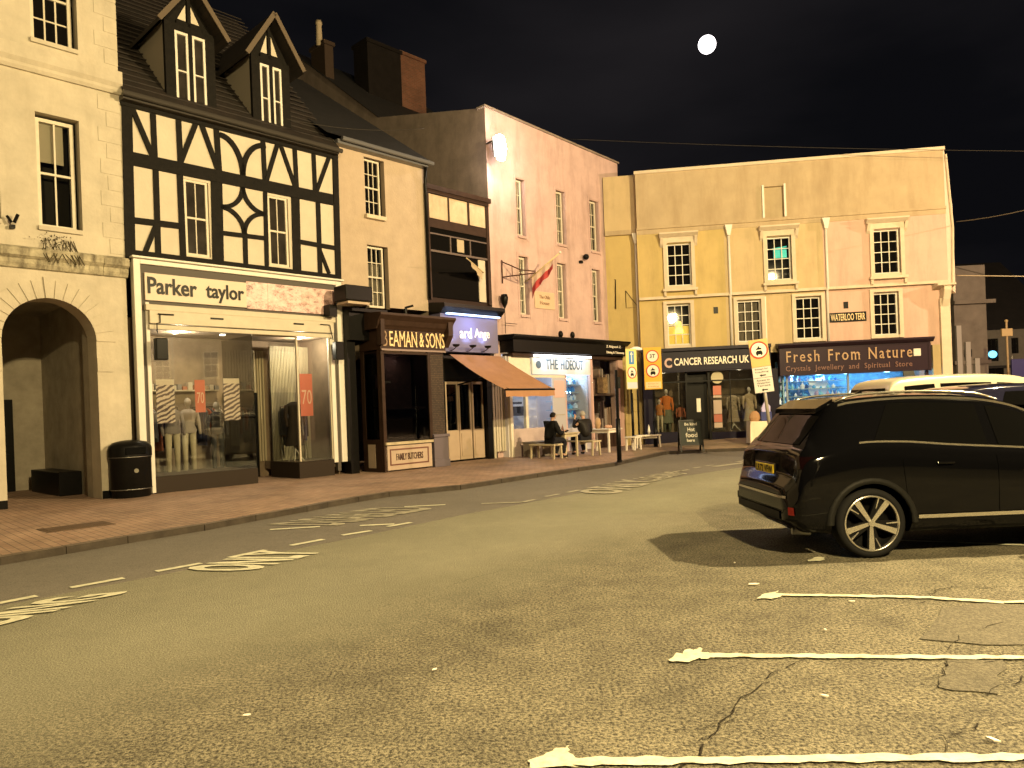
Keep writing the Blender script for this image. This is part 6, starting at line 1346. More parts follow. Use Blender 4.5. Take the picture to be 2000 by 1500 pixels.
# A-board
p = gnd(1352, 882, .1); t = thing('pavement_board', 'black chalkboard A-board on the kerb in front of the charity shop', 'sign', tuple(p+Vector((0, .15, 0))), R(-2))
H_ = .98; w2 = .33
def slab(m, x0, x1, z0, z1, y_of, th=.02):
    m.add([(x0, y_of(z0), z0), (x1, y_of(z0), z0), (x1, y_of(z1), z1), (x0, y_of(z1), z1), (x0, y_of(z0)+th, z0), (x1, y_of(z0)+th, z0), (x1, y_of(z1)+th, z1), (x0, y_of(z1)+th, z1)], [(0,1,2,3),(4,7,6,5),(0,4,5,1),(1,5,6,2),(2,6,7,3),(3,7,4,0)])
fr = lambda z: -.22*(1-z/H_); bkf = lambda z: .22*(1-z/H_)
m = MB(); slab(m, -w2, w2, .20, H_, fr); bo_ = m.build('board', mat('chalkboard', (.035, .04, .036), .6, var=.3), t)
for nm, f_ in (('front_frame', lambda z: fr(z)-.012), ('rear_frame', bkf)):
    m = MB(); slab(m, -w2-.03, -w2+.02, 0, H_, f_, .03); slab(m, w2-.02, w2+.03, 0, H_, f_, .03); slab(m, -w2+.02, w2-.02, H_-.05, H_, f_, .03); slab(m, -w2+.02, w2-.02, .19, .24, f_, .03); m.build(nm, M['black'], t)
m = MB(); slab(m, -w2, w2, .20, H_, bkf); m.build('rear_board', bpy.data.materials['chalkboard'], t)
for s_, x0, x1, z0, z1 in (('Be kind', -.18, .20, .80, .89), ('Hot', -.10, .12, .62, .74), ('food', -.17, .19, .44, .58), ('here', -.14, .10, .30, .40)):
    MB().text(s_, 0, 1, 0, 1, 0, .01, bold=.02, fn=lambda u, t_, e: (x0+(x1-x0)*u, fr(z0+(z1-z0)*t_)-.004, z0+(z1-z0)*t_)).build('chalk_lettering', M['letterw'], bo_)
# white draped table with goods in front of the crystal shop
p = gnd(1500, 868, .16); wtb = thing('display_table', 'white cloth covered table standing outside the crystal shop behind the black car', 'table', tuple(p + Vector((.1, .5, 0))), Y.ang)
m = MB(); m.box(-.50, .55, -.35, .35, .70, .74); m.build('table_top', M['whitewood'], wtb)
m = MB(); n = 40; ring_ = []
for k in range(n):
    a = 2*math.pi*k/n; x = .55*max(-1, min(1, 1.4*math.cos(a))); y = .37*max(-1, min(1, 1.4*math.sin(a))); ring_.append((x+.02, y))
vs = [(x, y, .75) for x, y in ring_] + [(x*(1.04+.02*math.sin(k*2.1)), y*(1.06+.03*math.sin(k*2.1)), .03) for k, (x, y) in enumerate(ring_)]
m.add(vs, [tuple(range(n))]+[(k, n+k, n+(k+1) % n, (k+1) % n) for k in range(n)]); m.build('cloth_skirt', mat('white cloth', (.74, .66, .50), .85, var=.1), wtb)
q = p + Vector((-.25, .45, .75)); m = MB(); m.lathe2([(.12, 0), (.16, .12), (.13, .25), (.05, .34)], (0, 0, 0), 12, 0, (1.2, .8, 1)); tag(m.build('paper_bag', mat('brown paper', (.35, .2, .1), .8), loc=tuple(q)), 'brown paper bag standing on the white draped table', 'bag')
q = p + Vector((.1, .45, .75)); m = MB(); m.box(-.18, .18, -.12, .12, 0, .3); tag(m.build('storage_box', mat('blue box', (.03, .04, .16), .5), loc=tuple(q), bevel=.02), 'dark blue box on the white draped table', 'box')
q = p + Vector((.28, .85, .72)); m = MB(); m.add([(-.12, 0, 0), (.12, 0, 0), (.16, .05, .5), (.0, .08, .7), (-.14, .05, .45), (-.12, .1, 0), (.12, .1, 0), (.16, .12, .5), (0, .14, .7), (-.14, .12, .45)], [(0,1,2,3,4),(9,8,7,6,5),(0,5,6,1),(1,6,7,2),(2,7,8,3),(3,8,9,4),(4,9,5,0)]); tag(m.build('folded_cloth', mat('lilac cloth', (.45, .42, .70), .8), loc=tuple(q)), 'lilac cloth hung at the back of the white draped table', 'cloth')
# cafe tables and benches
def legset(t, xs, ys, h, w_=.05, mt=None, splay=0):
    for x in xs:
        for y in ys: MB().add([(x+sx*w_/2+(splay if x > 0 else -splay)*(1-z/h if h else 0), y+sy*w_/2, z) for z in (0, h) for sx, sy in ((-1, -1), (1, -1), (1, 1), (-1, 1))], [(3,2,1,0),(4,5,6,7),(0,1,5,4),(1,2,6,5),(2,3,7,6),(3,0,4,7)]).build('leg', mt or M['whitewood'], t)
def table(label, p, w_, d, h, rz, mt, group=None):
    t = thing('cafe_table', label, 'table', p, rz, group); MB().box(-w_/2, w_/2, -d/2, d/2, h-.035, h).build('table_top', mt, t, bevel=.006)
    m = MB(); m.box(-w_/2+.06, w_/2-.06, -d/2+.06, -d/2+.08, h-.13, h-.036); m.box(-w_/2+.06, w_/2-.06, d/2-.08, d/2-.06, h-.13, h-.036); m.box(-w_/2+.06, -w_/2+.08, -d/2+.08, d/2-.08, h-.13, h-.036); m.box(w_/2-.08, w_/2-.06, -d/2+.08, d/2-.08, h-.13, h-.036); m.build('apron', mt, t)
    legset(t, (-w_/2+.08, w_/2-.08), (-d/2+.08, d/2-.08), h-.036, .055, mt); return t
def bench(label, p, w_, d, h, rz, mt, name='cafe_bench', cat='bench'):
    t = thing(name, label, cat, p, rz); MB().box(-w_/2, w_/2, -d/2, d/2, h-.05, h).build('seat', mt, t, bevel=.006)
    MB().box(-w_/2+.08, w_/2-.08, -.02, .02, h-.13, h-.051).build('rail', mt, t); legset(t, (-w_/2+.06, w_/2-.06), (-d/2+.05, d/2-.05), h-.051, .05, mt, .03); return t
AL = L.ang
pt1 = gnd(1100, 893, .1) + Vector((.05, .2, 0)); table('weathered wooden cafe table between the two seated people', pt1, .72, .72, .74, AL, M['wood'])
def rel(a, y, b_=pt1): return Vector((b_.x+math.cos(AL)*a-math.sin(AL)*y, b_.y+math.sin(AL)*a+math.cos(AL)*y, .1))
bench('low wooden bench under the man in profile left of the table', rel(-.78, .05), .42, 1.0, .44, AL, M['wood'])
b2p = rel(.78, -.10); bench('pale curved-looking wooden bench under the man seen from behind', b2p, .40, 1.25, .46, AL-R(6), M['wood'])
pt2 = rel(2.3, .25); table('white painted cafe table near the pink building corner', pt2, .75, 1.1, .76, AL, M['whitewood'])
bench('white painted stool beside the white cafe table', rel(3.05, -.45), .42, .42, .46, AL, M['whitewood'], 'cafe_stool', 'stool')
bench('white painted bench at the right end of the cafe tables', rel(4.15, -.25), .9, .40, .46, R(10), M['whitewood'])
sb = L.w(12.05, -.95, .1); MB_ = MB(); MB_.box(-.75, .75, -.28, .28, 0, .42); MB_.box(-.78, .78, -.31, .31, .42, .47); t = MB_.build('stone_bench', mat('grey stone', (.24, .21, .18), .8, var=.25), loc=tuple(sb), rz=AL, bevel=.015); tag(t, 'solid grey block bench against the cafe window', 'bench')
def small(name, mt, label, cat, pos, prof, n=14):
    m = MB(); m.lathe(prof, (0, 0, 0), n); return tag(m.build(name, mt, loc=tuple(pos), smooth=True), label, cat)
tp = lambda a, y, b_=pt1: rel(a, y, b_) + Vector((0, 0, .742))
small('coffee_mug', M['black'], 'dark mug on the table in front of the man in profile', 'mug', tp(-.12, -.05), [(.03, 0), (.042, .01), (.042, .10), (.036, .10), (.034, .015)])
small('sauce_bottle', mat('brown bottle', (.16, .06, .04), .4), 'brown pointed bottle in the middle of the wooden cafe table', 'bottle', tp(.08, .1), [(.03, 0), (.036, .02), (.036, .14), (.012, .20), (.006, .25)])
m = MB(); m.ball((0, 0, .04), .09, 12, sc=(1.2, .8, .45)); tag(m.build('hand_bag', M['black'], loc=tuple(tp(.24, .12)), smooth=True), 'small black pouch on the wooden cafe table by the man seen from behind', 'pouch')
p2_ = lambda a, y: rel(a, y, pt2) + Vector((0, 0, .762))
small('plant_pot', mat('ochre pot', (.4, .26, .14), .8), 'ochre pot on the white cafe table', 'pot', p2_(-.1, .1), [(.07, 0), (.10, .14), (.11, .16), (.09, .30), (.03, .36)])
m = MB(); m.ball((0, 0, .06), .10, 10, sc=(1, .8, .6)); m.ball((.1, .02, .05), .06, 8); tag(m.build('food_packet', mat('pinkish packet', (.5, .3, .22), .8), loc=tuple(p2_(.16, -.1))), 'crumpled pinkish packet on the white cafe table', 'packet')
m = MB(); m.lathe([(.02, 0), (.05, .1), (.02, .3), (.005, .34)], (0, 0, 0), 10); tag(m.build('folded_parasol_base', wt, loc=tuple(rel(4.3, -.25)+Vector((0, 0, .46))), smooth=True), 'small white cone standing on the right hand white bench', 'cone')
# ================================================================== people
def skin(name, J, Ed, mt, parent, root=0, sub=2):
    me = bpy.data.meshes.new(name); me.from_pydata([j[0] for j in J], Ed, []); me.update()
    ob = bpy.data.objects.new(name, me); C.objects.link(ob); ob.modifiers.new('s', 'SKIN').use_smooth_shade = True
    for i, j in enumerate(J):
        sv = me.skin_vertices[0].data[i]; r_ = j[1]; sv.radius = (r_, r_) if not isinstance(r_, tuple) else r_; sv.use_root = (i == root)
    s = ob.modifiers.new('sub', 'SUBSURF'); s.levels = sub; s.render_levels = sub
    dg = bpy.context.evaluated_depsgraph_get(); new = bpy.data.meshes.new_from_object(ob.evaluated_get(dg)); bpy.data.objects.remove(ob)
    new.materials.clear(); new.materials.append(mt)
    for p_ in new.polygons: p_.use_smooth = True
    o = bpy.data.objects.new(name, new); C.objects.link(o); o.parent = parent; return o
def person(label, loc, rz, pose, hair, skinm, coat, trouser, hairlen=0):
    """facing +x in local space, seated with hips at z = .52"""
    t = thing('person', label, 'person', loc, rz); lean = pose['lean']; rl, ll = pose['rh'], pose['lh']
    hip = Vector((0, 0, .56)); ch = hip + Vector((math.sin(lean)*.42, 0, math.cos(lean)*.42)); nk = hip + Vector((math.sin(lean*1.2)*.55, 0, math.cos(lean*1.1)*.55)); hd = nk + Vector((.05+math.sin(lean)*.06, 0, .13))
    J = [(tuple(hip), .11), (tuple((hip+ch)/2), (.10, .11)), (tuple(ch), (.09, .12)), (tuple(nk), .055), (tuple(nk+Vector((.015, 0, .05))), .055), (tuple(hd), (.085, .075)), (tuple(hd+Vector((0, 0, .07))), (.085, .075))]
    Ed = [(0, 1), (1, 2), (2, 3), (3, 4), (4, 5), (5, 6)]
    def add(p_, r_, par): J.append((tuple(p_), r_)); Ed.append((par, len(J)-1)); return len(J)-1
    arms = []
    for s, hand, elb in ((-1, rl, pose['re']), (1, ll, pose['le'])):
        sh = add(ch+Vector((.0, s*.18, .04)), .045, 2); el = add(Vector(elb), .043, sh); wr_ = add(Vector(hand), .027, el); arms.append((s, sh, el, wr_))
        d = (Vector(hand)-Vector(elb)).normalized(); pl_ = add(Vector(hand)+d*.05, .034, wr_)
        sd = Vector((0, s, 0)); sd = (sd-d*sd.dot(d)).normalized(); dn = d.cross(sd)*(1 if d.cross(sd).z < 0 else -1)
        for k, ln in enumerate((.062, .072, .068, .052)):
            b_ = Vector(hand)+d*.085+sd*(.026-.0175*k); f1 = add(b_, .0095, pl_); f2 = add(b_+d*ln*.55+dn*.008, .009, f1); add(b_+d*ln*.8+dn*.035, .008, f2)
        th = add(Vector(hand)+d*.04-sd*.035+dn*.01, .0115, pl_); add(Vector(hand)+d*.085-sd*.05+dn*.028, .0095, th)
    legs = []
    for s, kn, ft in ((-1, pose['rk'], pose['rf']), (1, pose['lk'], pose['lf'])):
        hp = add(hip+Vector((.06, s*.10, -.03)), .095, 0); k_ = add(Vector(kn), .065, hp); an = add(Vector(ft), .04, k_); add(Vector(ft)+Vector((.15, 0, -.045)), .032, an); legs.append((s, hp, k_, an))
    body = skin('body', J, Ed, skinm, t)
    # face: nose, brow, ears, eyes, mouth
    m = MB(); f = hd
    m.add([tuple(f+Vector(v)) for v in ((.085, -.014, -.01), (.085, .014, -.01), (.112, 0, -.012), (.09, 0, .035))], [(0,2,3),(2,1,3),(0,1,2)])
    for s in (-1, 1): m.ball(tuple(f+Vector((-.005, s*.078, .01))), .028, 8, sc=(.8, .35, 1.1))
    m.build('ears_and_nose', skinm, body, smooth=True)
    m = MB()
    for s in (-1, 1): m.ball(tuple(f+Vector((.078, s*.030, .032))), .011, 8)
    m.build('eyes', mat('eye', (.03, .02, .015), .3) if 'eye' not in bpy.data.materials else bpy.data.materials['eye'], body)
    m = MB(); m.ball(tuple(f+Vector((.078, 0, -.045))), .022, 8, sc=(.4, 1, .3)); m.build('mouth', mat('lips', (.22, .08, .06), .5) if 'lips' not in bpy.data.materials else bpy.data.materials['lips'], body)
    # hair cap
    m = MB(); n = 20; vs = []
    for i in range(9):
        th = math.pi*.62*i/8
        for k in range(n):
            a = 2*math.pi*k/n; th2 = th*(1.0 if math.cos(a) < .3 else .62); r_ = .103+.004*math.sin(k*3+i*2)
            vs.append(tuple(f+Vector((-.012+r_*math.sin(th2)*math.cos(a), r_*.90*math.sin(th2)*math.sin(a), .035+r_*1.05*math.cos(th2)))))
    m.add(vs, [(i*n+k, i*n+(k+1) % n, (i+1)*n+(k+1) % n, (i+1)*n+k) for i in range(8) for k in range(n)]); m.build('hair', hair, body, smooth=True)
    # coat
    J2 = [(tuple(hip+Vector((-.02, 0, -.02))), (.17, .19)), (tuple((hip+ch)/2), (.17, .21)), (tuple(ch+Vector((0, 0, .01))), (.15, .215)), (tuple(nk-Vector((0, 0, .02))), .085), (tuple(nk+Vector((.0, 0, .03))), .075)]
    E2 = [(0, 1), (1, 2), (2, 3), (3, 4)]
    for s, sh, el, wr_ in arms:
        b_ = len(J2); J2.append((tuple(Vector(J[sh][0])+Vector((0, 0, .02))), .115)); E2.append((2, b_)); J2.append((J[el][0], .078)); E2.append((b_, b_+1)); w_ = Vector(J[el][0]).lerp(Vector(J[wr_][0]), .88); J2.append((tuple(w_), .047)); E2.append((b_+1, b_+2))
    skin('jacket', J2, E2, coat, body)
    J3 = [(tuple(hip+Vector((0, 0, -.02))), .15)]; E3 = []
    for s, hp, k_, an in legs:
        b_ = len(J3); J3.append((J[hp][0], .115)); E3.append((0, b_)); J3.append((J[k_][0], .082)); E3.append((b_, b_+1)); J3.append((tuple(Vector(J[an][0])+Vector((0, 0, .02))), .065)); E3.append((b_+1, b_+2))
    skin('trousers', J3, E3, trouser, body)
    for s, hp, k_, an in legs:
        a_ = Vector(J[an][0]); skin('shoe', [(tuple(a_+Vector((-.03, 0, -.02))), .045), (tuple(a_+Vector((.05, 0, -.035))), .045), (tuple(a_+Vector((.17, 0, -.045))), .038)], [(0, 1), (1, 2)], M['shoe'], body, sub=1)
    return t, body
M['shoe'] = mat('dark shoe', (.02, .018, .016), .5)
skm = mat('skin', (.42, .25, .18), .55); ck = mat('black jacket cloth', (.010, .010, .011), .85, bump=.4, bs=30); tr = mat('dark trousers', (.014, .014, .018), .9)
pose1 = dict(lean=.16, rh=(.42, -.16, .80), re=(.20, -.27, .72), lh=(.42, .12, .80), le=(.20, .27, .72), rk=(.46, -.12, .54), rf=(.40, -.12, .09), lk=(.45, .13, .54), lf=(.30, .14, .09))
person('man in a black jacket sitting in profile on the left bench, facing right', rel(-.74, -.08), AL-R(12), pose1, mat('dark hair', (.012, .010, .009), .7), skm, ck, tr)
pose2 = dict(lean=.10, rh=(.30, -.10, .66), re=(.12, -.30, .72), lh=(.24, .20, 1.16), le=(.17, .30, .88), rk=(.45, -.16, .54), rf=(.34, -.16, .09), lk=(.45, .18, .54), lf=(.30, .20, .09))
person('grey haired man in dark jacket, back to the road, hand raised to his face', b2p + (rel(0, -.12)-rel(0, 0)), AL+R(72), pose2, mat('grey hair', (.32, .29, .26), .8), skm, mat('dark leather jacket', (.016, .014, .013), .5, bump=.3, bs=20), tr)
# ================================================================== things in the shop windows
def mannequin(name, label, s, y, z0, f, h, top, bottom, legs=True, stand=False, group=None, skirt=False):
    t = thing(name, label, 'mannequin', (s, y, z0), fac=f, group=group); k = h/1.75
    if not stand:
        m = MB(); m.tube([(s, y, z0+h*.82), (s, y, z0+h*.88)], .045*k, 8); m.ball((s, y, z0+h*.94), .09*k, 12, sc=(.85, .95, 1.2)); m.build('head', M['mann'], t, smooth=True)
    m = MB(); m.lathe2([(.15, h*.52), (.17, h*.56), (.125, h*.64), (.16, h*.74), (.19, h*.80), (.10, h*.84), (.05, h*.85)], (s, y, z0), 16, 0, (k*1.15, k*.7, 1)); tb_ = m.build('top', top, t, smooth=True)
    for sg in (-1, 1): m = MB(); m.tube([(s+sg*.20*k, y, z0+h*.80), (s+sg*.25*k, y-.02, z0+h*.64), (s+sg*.24*k, y-.08, z0+h*.50)], [.055*k, .045*k, .03*k], 8); m.build('sleeve', top, t, smooth=True)
    if skirt: m = MB(); m.lathe2([(.26, h*.22), (.22, h*.35), (.17, h*.53)], (s, y, z0), 16, 0, (k, k*.7, 1)); m.build('skirt', bottom, t, smooth=True)
    if legs:
        for sg in (-1, 1): m = MB(); m.tube([(s+sg*.09*k, y, z0+h*.55), (s+sg*.10*k, y, z0+h*.28), (s+sg*.10*k, y, z0+.03)], [.085*k, .065*k, .05*k], 10); m.build('leg', bottom, t, smooth=True)
    if stand:
        m = MB(); m.tube([(s, y, z0+h*.12), (s, y, z0+h*.6)], .02, 6); m.build('pole', M['cream'], t)
        for a in (0, 2.1, 4.2): m = MB(); m.tube([(s, y, z0+h*.18), (s+.14*math.cos(a), y+.10*math.sin(a), z0+.10), (s+.24*math.cos(a), y+.16*math.sin(a), z0+.0)], .016, 6); m.build('tripod_leg', M['cream'], t)
    return t
M['mann'] = mat('mannequin shell', (.45, .40, .33), .5)
greyt = mat('grey top', (.20, .17, .15), .8); creamt = mat('cream trousers', (.42, .36, .24), .85); coat_ = mat('dark brown coat', (.030, .022, .015), .9, var=.3)
mannequin('mannequin', 'mannequin in grey top and cream trousers left of the red sale banner', 1.05, .55, .46, L, 1.70, greyt, creamt)
mannequin('mannequin', 'mannequin in pale top and cream trousers just behind the red sale banner', 1.50, .75, .46, L, 1.70, mat('pale top', (.34, .29, .24), .8), creamt)
mannequin('mannequin', 'dark clad mannequin by the zebra banner on the right', 2.15, .70, .46, L, 1.60, mat('charcoal top', (.05, .045, .045), .8), mat('charcoal trousers', (.03, .03, .03), .8))
mannequin('coat_stand', 'long dark brown coat on a cream tripod form in the lobby window', 3.35+.75, .55, .50, L, 1.78, coat_, coat_, legs=False, stand=True, skirt=True)
def zebra():
    m = bpy.data.materials.new('zebra print'); m.use_nodes = True; t = m.node_tree; N = t.nodes; K = t.links; p = N['Principled BSDF']; p.inputs['Roughness'].default_value = .6
    tc = N.new('ShaderNodeTexCoord'); mp = N.new('ShaderNodeMapping'); mp.inputs['Rotation'].default_value = (0, R(-62), 0); w_ = N.new('ShaderNodeTexWave'); w_.inputs['Scale'].default_value = 3.4; w_.inputs['Distortion'].default_value = 5; w_.inputs['Detail'].default_value = 2; w_.inputs['Detail Scale'].default_value = 1.4
    cr = N.new('ShaderNodeValToRGB'); e = cr.color_ramp.elements; e[0].position = .42; e[0].color = (.09, .05, .045, 1); e[1].position = .52; e[1].color = (.60, .48, .38, 1)
    K.new(tc.outputs['Object'], mp.inputs[0]); K.new(mp.outputs[0], w_.inputs['Vector']); K.new(w_.outputs[0], cr.inputs[0]); K.new(cr.outputs[0], p.inputs['Base Color']); return m
zb_ = zebra(); redb = mat('red sale banner', (.60, .13, .07), .6)
for tl, br, side in (((304, 741), (343, 826), 'left'), ((436, 739), (470, 820), 'right')):
    q = R2(tl, br, L, -.20); c = ((q[0]+q[1])/2, .20, q[2]); m = MB(); m.box(q[0], q[1], .20, .21, q[2], q[3]-.12, 0); m.box(q[0], q[1], .199, .211, q[3]-.12, q[3], 1)
    o = m.build('hanging_banner', [zb_, mat('banner head', (.62, .52, .40), .6) if side == 'left' else bpy.data.materials['banner head']], loc=c, fac=L); tag(o, 'zebra striped banner hanging in the big shop window, ' + side + ' one of the two', 'banner')
for tl, br, lab, sy in (((380, 742), (402, 805), 'narrow red sale banner reading 70 hanging in the big left window', .22), ((585, 730), (612, 812), 'red sale banner reading 70 hanging in the small right window', .35)):
    q = R2(tl, br, L, -sy); t = thing('sale_banner', lab, 'banner', ((q[0]+q[1])/2, sy, q[2]), fac=L); b_ = MB().box(q[0], q[1], sy, sy+.01, q[2], q[3]).build('banner', redb, t); OFF[b_.name] = OFF[t.name]
    MB().text('70', q[0]+.04, q[1]-.03, q[2]+(q[3]-q[2])*.28, q[2]+(q[3]-q[2])*.62, sy-.004, .004, bold=.0).build('banner_lettering', mat('banner letters', (.72, .45, .32), .6) if 'banner letters' not in bpy.data.materials else bpy.data.materials['banner letters'], b_)
def tagone(o, l, c): return tag(o, l, c)
m = MB(); m.lathe2([(.10, 0), (.14, .12), (.10, .24), (.03, .28)], (0, 0, 0), 12, 0, (1.2, .7, 1)); tag(m.build('handbag', mat('tan bag', (.30, .22, .10), .6), loc=(2.25, .35, .46), fac=L), 'tan handbag on the floor of the big shop window', 'bag')
m = MB(); m.box(-.5, .5, -.2, .2, 0, .015); 
for i, (x, w_) in enumerate(((.85, .14), (1.35, .16), (1.85, .10), (2.45, .12))):
    m = MB(); m.prismx([(-.05, 0), (.05, 0), (-.02, .10)], -w_/2, w_/2); tag(m.build('price_ticket', M['letterw'], loc=(x, .10, .452), fac=L), ['leftmost', 'second from left', 'third from left', 'rightmost'][i] + ' of the four white price tickets along the big window floor', 'ticket', 'price tickets')
m = MB(); m.ball((0, 0, .2), .16, 10, sc=(1, .7, 1.2)); tag(m.build('red_garment', mat('red cloth', (.25, .04, .03), .8), loc=(.62, .45, .9), fac=L), 'dark red garment at the left edge of the big shop window', 'garment')
m = MB(); m.tube([(0, 0, 0), (0, 0, 1.3)], .012, 6); m.lathe([(.12, 0), (.12, .01), (.02, .02)], (0, 0, 0), 12); tag(m.build('display_stand', M['chrome'], loc=(.82, .35, .46), fac=L), 'slim chrome display stand beside the dark red garment', 'stand')
og = mat('orange top', (.55, .16, .03), .8)
def X2(px, y): return Y.at(px, 800, -y)[0]
mannequin('mannequin', 'tall mannequin in orange top and grey green skirt in the charity shop window', X2(1302, .5), .5, .52, Y, 1.62, og, mat('grey green skirt', (.14, .14, .09), .8), skirt=True)
mannequin('mannequin', 'short mannequin in ochre coat left of the orange topped one', X2(1288, .4), .4, .52, Y, 1.25, mat('ochre coat', (.38, .15, .04), .8), creamt, skirt=False)
mannequin('dress_form', 'small dress form in a rust red blouse near the charity shop door', X2(1329, .4), .4, .52, Y, 1.1, mat('rust blouse', (.28, .09, .04), .8), creamt, legs=False, stand=True)
mannequin('dress_form', 'dress form in a patterned beige dress right of the poster column', X2(1432, .5), .5, .50, Y, 1.55, mat('beige pattern dress', (.34, .27, .19), .8, var=.6, vs=12), mat('beige skirt', (.28, .22, .15), .8), legs=False, stand=True, skirt=True)
mannequin('mannequin', 'mannequin in cream dress at the right of the charity shop window', X2(1464, .5), .5, .50, Y, 1.6, mat('cream dress', (.42, .32, .20), .8, var=.3, vs=6), mat('cream skirt', (.40, .32, .2), .8), skirt=True)
# ================================================================== flags, brackets, poles on the pink building
a = L.at(1030, 550, .1); b_ = L.at(1094, 493, 1.3)
t = thing('wall_flag', 'red and white flag drooping from a pale angled pole on the pink building', 'flag', (a[0], -.02, a[1]), fac=L)
P0 = Vector((a[0], -.02, a[1])); P1 = Vector((b_[0], -1.3, b_[1])); MB().tube([P0, P1], .022, 8).build('flag_pole', mat('varnished pole', (.6, .48, .26), .5), t, smooth=True); MB().ball(tuple(P1), .045, 10).build('pole_tip', M['white'], t)
m = MB(); n = 18
for i in range(n+1):
    for j in range(9):
        u, v = i/n, j/8; q = P0.lerp(P1, .18+.62*u); hang = .30+.42*(1-u); fold = .07*math.sin(u*16+v*2)*v
        m.v.append((q.x+fold, q.y+fold*.6+.02*v, q.z-hang*v*(1-.15*math.sin(u*5))))
for i in range(n):
    for j in range(8): m.f.append([i*9+j, (i+1)*9+j, (i+1)*9+j+1, i*9+j+1]); m.m.append(0 if j < 4 else 1)
m.build('flag_cloth', [mat('flag cream', (.62, .45, .34), .8, var=.2), mat('flag red', (.42, .05, .05), .8)], t, smooth=True)
a = L.at(947, 532, .1); b_ = L.at(911, 504, 1.3)
t = thing('wall_flag', 'small furled pale flag on an angled pole beside the dark upper window', 'flag', (a[0], -.05, a[1]), fac=L); P0 = Vector((a[0], -.05, a[1])); P1 = Vector((b_[0], -1.3, b_[1])); MB().tube([P0, P1], .018, 8).build('flag_pole', bpy.data.materials['varnished pole'], t)
m = MB()
for i in range(9):
    for j in range(4): q = P0.lerp(P1, .1+.7*i/8); m.v.append((q.x+.04*math.sin(i*1.7)*j/3, q.y, q.z-(.30-.22*i/8)*j/3))
for i in range(8):
    for j in range(3): m.f.append([i*4+j, (i+1)*4+j, (i+1)*4+j+1, i*4+j+1]); m.m.append(0)
m.build('flag_cloth', mat('flag straw', (.50, .40, .26), .8), t, smooth=True)
q0 = L.at(973, 505); q1 = L.at(1008, 558)
t = thing('iron_bracket', 'rusty wrought iron sign bracket left of the red and white flag', 'bracket', (q0[0]+.1, -.02, q1[1]), fac=L)
rust = mat('rusty iron', (.07, .03, .02), .8); m = MB(); x = q0[0]+.1; zt_, zb_2 = q0[1]-.05, q1[1]
m.tube([(x, -.06, zb_2), (x, -.06, zt_)], .022, 6); m.tube([(x, -.06, zt_-.05), (x+.35, -.55, zt_-.35), (x+.55, -1.0, zb_2+.30)], .02, 6); m.tube([(x, -.06, zb_2+.2), (x+.55, -1.0, zb_2+.25)], .02, 6)
for u in (.3, .55, .8): m.tube([(x+.55*u, -.06-.94*u, zb_2+.22), (x+.55*u, -.06-.94*u, zt_-.1-.65*u+.12)], .014, 6)
m.build('scrollwork', rust, t, smooth=True)
q = L.at(983, 588, .15); t = thing('dark_lantern', 'dark bulb-shaped lantern with a thin rod below it on the left of the pink wall', 'lantern', (q[0], -.02, q[1]-.9), fac=L)
m = MB(); m.lathe2([(.02, -.24), (.10, -.08), (.13, .1), (.10, .2), (0, .22)], (q[0], -.2, q[1]), 12, 0, (1, 1, 1)); m.build('lantern_head', M['black'], t, smooth=True); q3 = L.at(985, 652, .15); MB().tube([(q[0], -.2, q[1]-.2), (q[0], -.2, q3[1])], .012, 6).build('rod', M['black'], t)
q2 = L.at(1010, 633, .2); MB().tube([(q[0], -.2, q2[1]), (q2[0], -.2, q2[1])], .01, 6).build('arm', M['black'], t)
q = L.at(1143, 502, .12); t = thing('security_camera', 'black round camera on the pink wall right of the middle window', 'camera', (q[0], -.02, q[1]), fac=L); MB().ball((q[0], -.16, q[1]), .11, 12).build('camera_body', M['black'], t, smooth=True); q = L.at(1136, 511, .1); MB().box(q[0]-.06, q[0]+.06, -.12, -.02, q[1]-.06, q[1]+.04).build('mount', M['black'], t)
q0 = L.at(1202, 546, .3); q1 = L.at(1200, 603, .3); t = thing('wall_rod', 'thin dark hanging rod near the right edge of the pink wall', 'rod', (q0[0], -.02, q0[1]), fac=L); MB().tube([(q0[0], -.02, q0[1]), (q0[0], -.3, q0[1]), (q0[0]-.05, -.3, q1[1])], .02, 6).build('rod', M['black'], t)
q = L.at(1204, 548, .02)
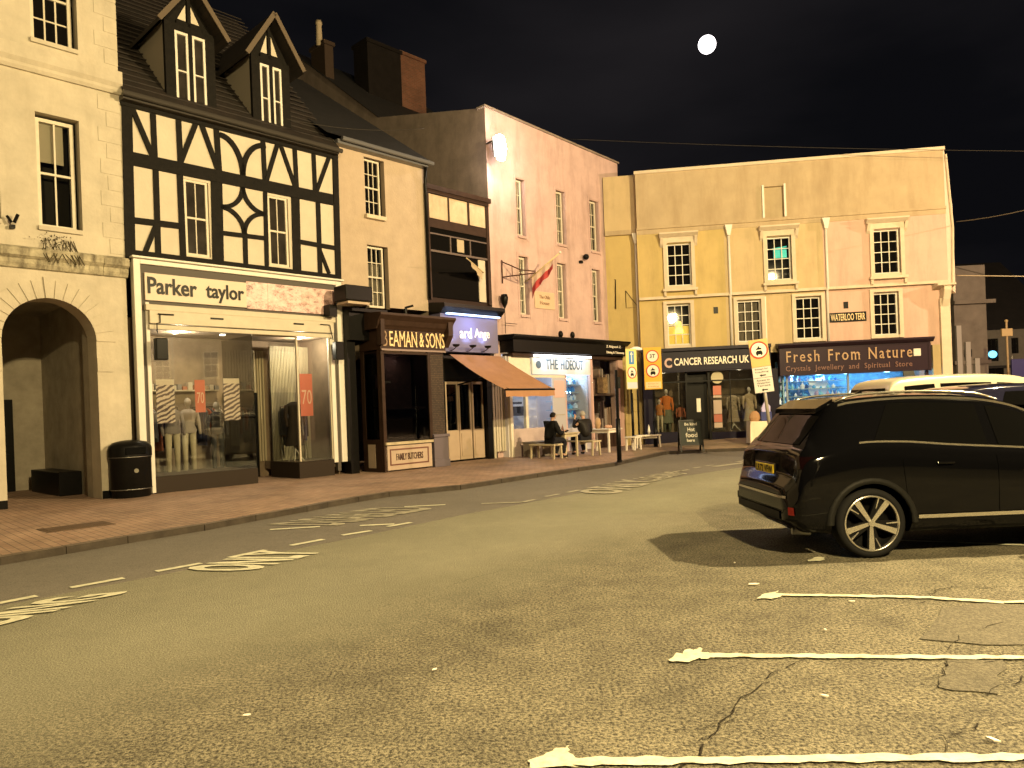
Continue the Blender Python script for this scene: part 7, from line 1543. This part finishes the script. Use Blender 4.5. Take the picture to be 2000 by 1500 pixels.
# bracket near the yellow building's left end
q = Y.at(1222, 565, .0); t = thing('triangle_bracket', 'thin triangular bracket on the recessed left end of the stucco building', 'bracket', (q[0], .33, q[1]), fac=Y); m = MB(); z0 = q[1]; m.tube([(q[0], .33, z0), (q[0], .33, z0-.65), (q[0]+.45, .30, z0-.65), (q[0], .33, z0)], .012, 5); m.build('bracket_rods', M['black'], t)
q = Y.at(1680, 650, .2); MB_ = MB(); MB_.box(-.10, .10, -.16, .04, -.12, .12); tag(MB_.build('bulkhead_lamp', M['brown'], loc=(q[0], -.06, q[1]), fac=Y, bevel=.02), 'small dark bulkhead lamp above the crystal shop fascia', 'lamp')
q = Y.at(1650, 642, .3); m = MB(); m.tube([(.0, 0, 0), (-.55, -.02, -.05)], .015, 6); m.ball((0, 0, 0), .08, 8); tag(m.build('wall_spotlight', M['ytrim'], loc=(q[0], -.06, q[1]), fac=Y), 'pale arm spotlight on the wall below the street name plate', 'lamp')
# overhead cables
def cable(label, a, da, b_, db, r_=.012, sag=.2, mt=None):
    A_ = Vector(ray(*a))*da; B_ = Vector(ray(*b_))*db; up = Vector((0, 0, CAM_H)); A_ += up; B_ += up; pts = [A_.lerp(B_, i/24)+Vector((0, 0, -sag*4*(i/24)*(1-i/24))) for i in range(25)]
    m = MB(); m.tube([p_-pts[0] for p_ in pts], r_, 5); tag(m.build('overhead_cable', mt or M['wire'], loc=tuple(pts[0]), smooth=True), label, 'cable')
cable('faint cable crossing the sky from the pink building parapet', (1100, 271), 27, (2150, 296), 24, .009, .1)
cable('rising cable leaving the top right of the stucco building', (1868, 433), 27, (2100, 384), 22, .014, .1, mat('pale cable', (.16, .14, .11), .5))
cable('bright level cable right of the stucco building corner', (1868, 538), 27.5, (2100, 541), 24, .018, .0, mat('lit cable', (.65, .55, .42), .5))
cable('thin dark cable drooping across the timber building roof', (560, 232), 17.6, (830, 250), 20.5, .008, .15)

# ================================================================== house across the square, outside the frame, mirrored in the shop glass
Of = Fac((23.5, 11.0), (0, -1))
t = thing('terrace_house', 'long brick house facing the shops across the square, mirrored in the shop glass', 'building', (12, 0, 0), fac=Of)
hs = [(a, a+1.0, z, z+1.7) for a in (1.5, 4.5, 7.5, 10.5, 13.5, 16.5, 19.5) for z in (1.1, 4.3)]
m = MB(); m.wall(0, 23, 0, 7.2, 0, hs, .15); m.shell(0, 23, 0, 7.2, 0, 6); m.build('wall', mat('buff brick', (.30, .24, .17), .85, var=.25, vs=2), t)
for q in hs: sash(t, q[0]+.02, q[1]-.02, q[2]+.02, q[3]-.02, .06, 2, (2, 2), sill=(.05, .09, -.08, M['ytrim']))
m = MB(); m.add([(-.2, -.3, 7.15), (23.2, -.3, 7.15), (23.2, 3, 10), (-.2, 3, 10)], [(0,1,2,3)]); m.add([(-.2, 3, 10), (23.2, 3, 10), (23.2, 6.3, 7.15), (-.2, 6.3, 7.15)], [(0,1,2,3)]); m.build('roof', M['slate'], t)
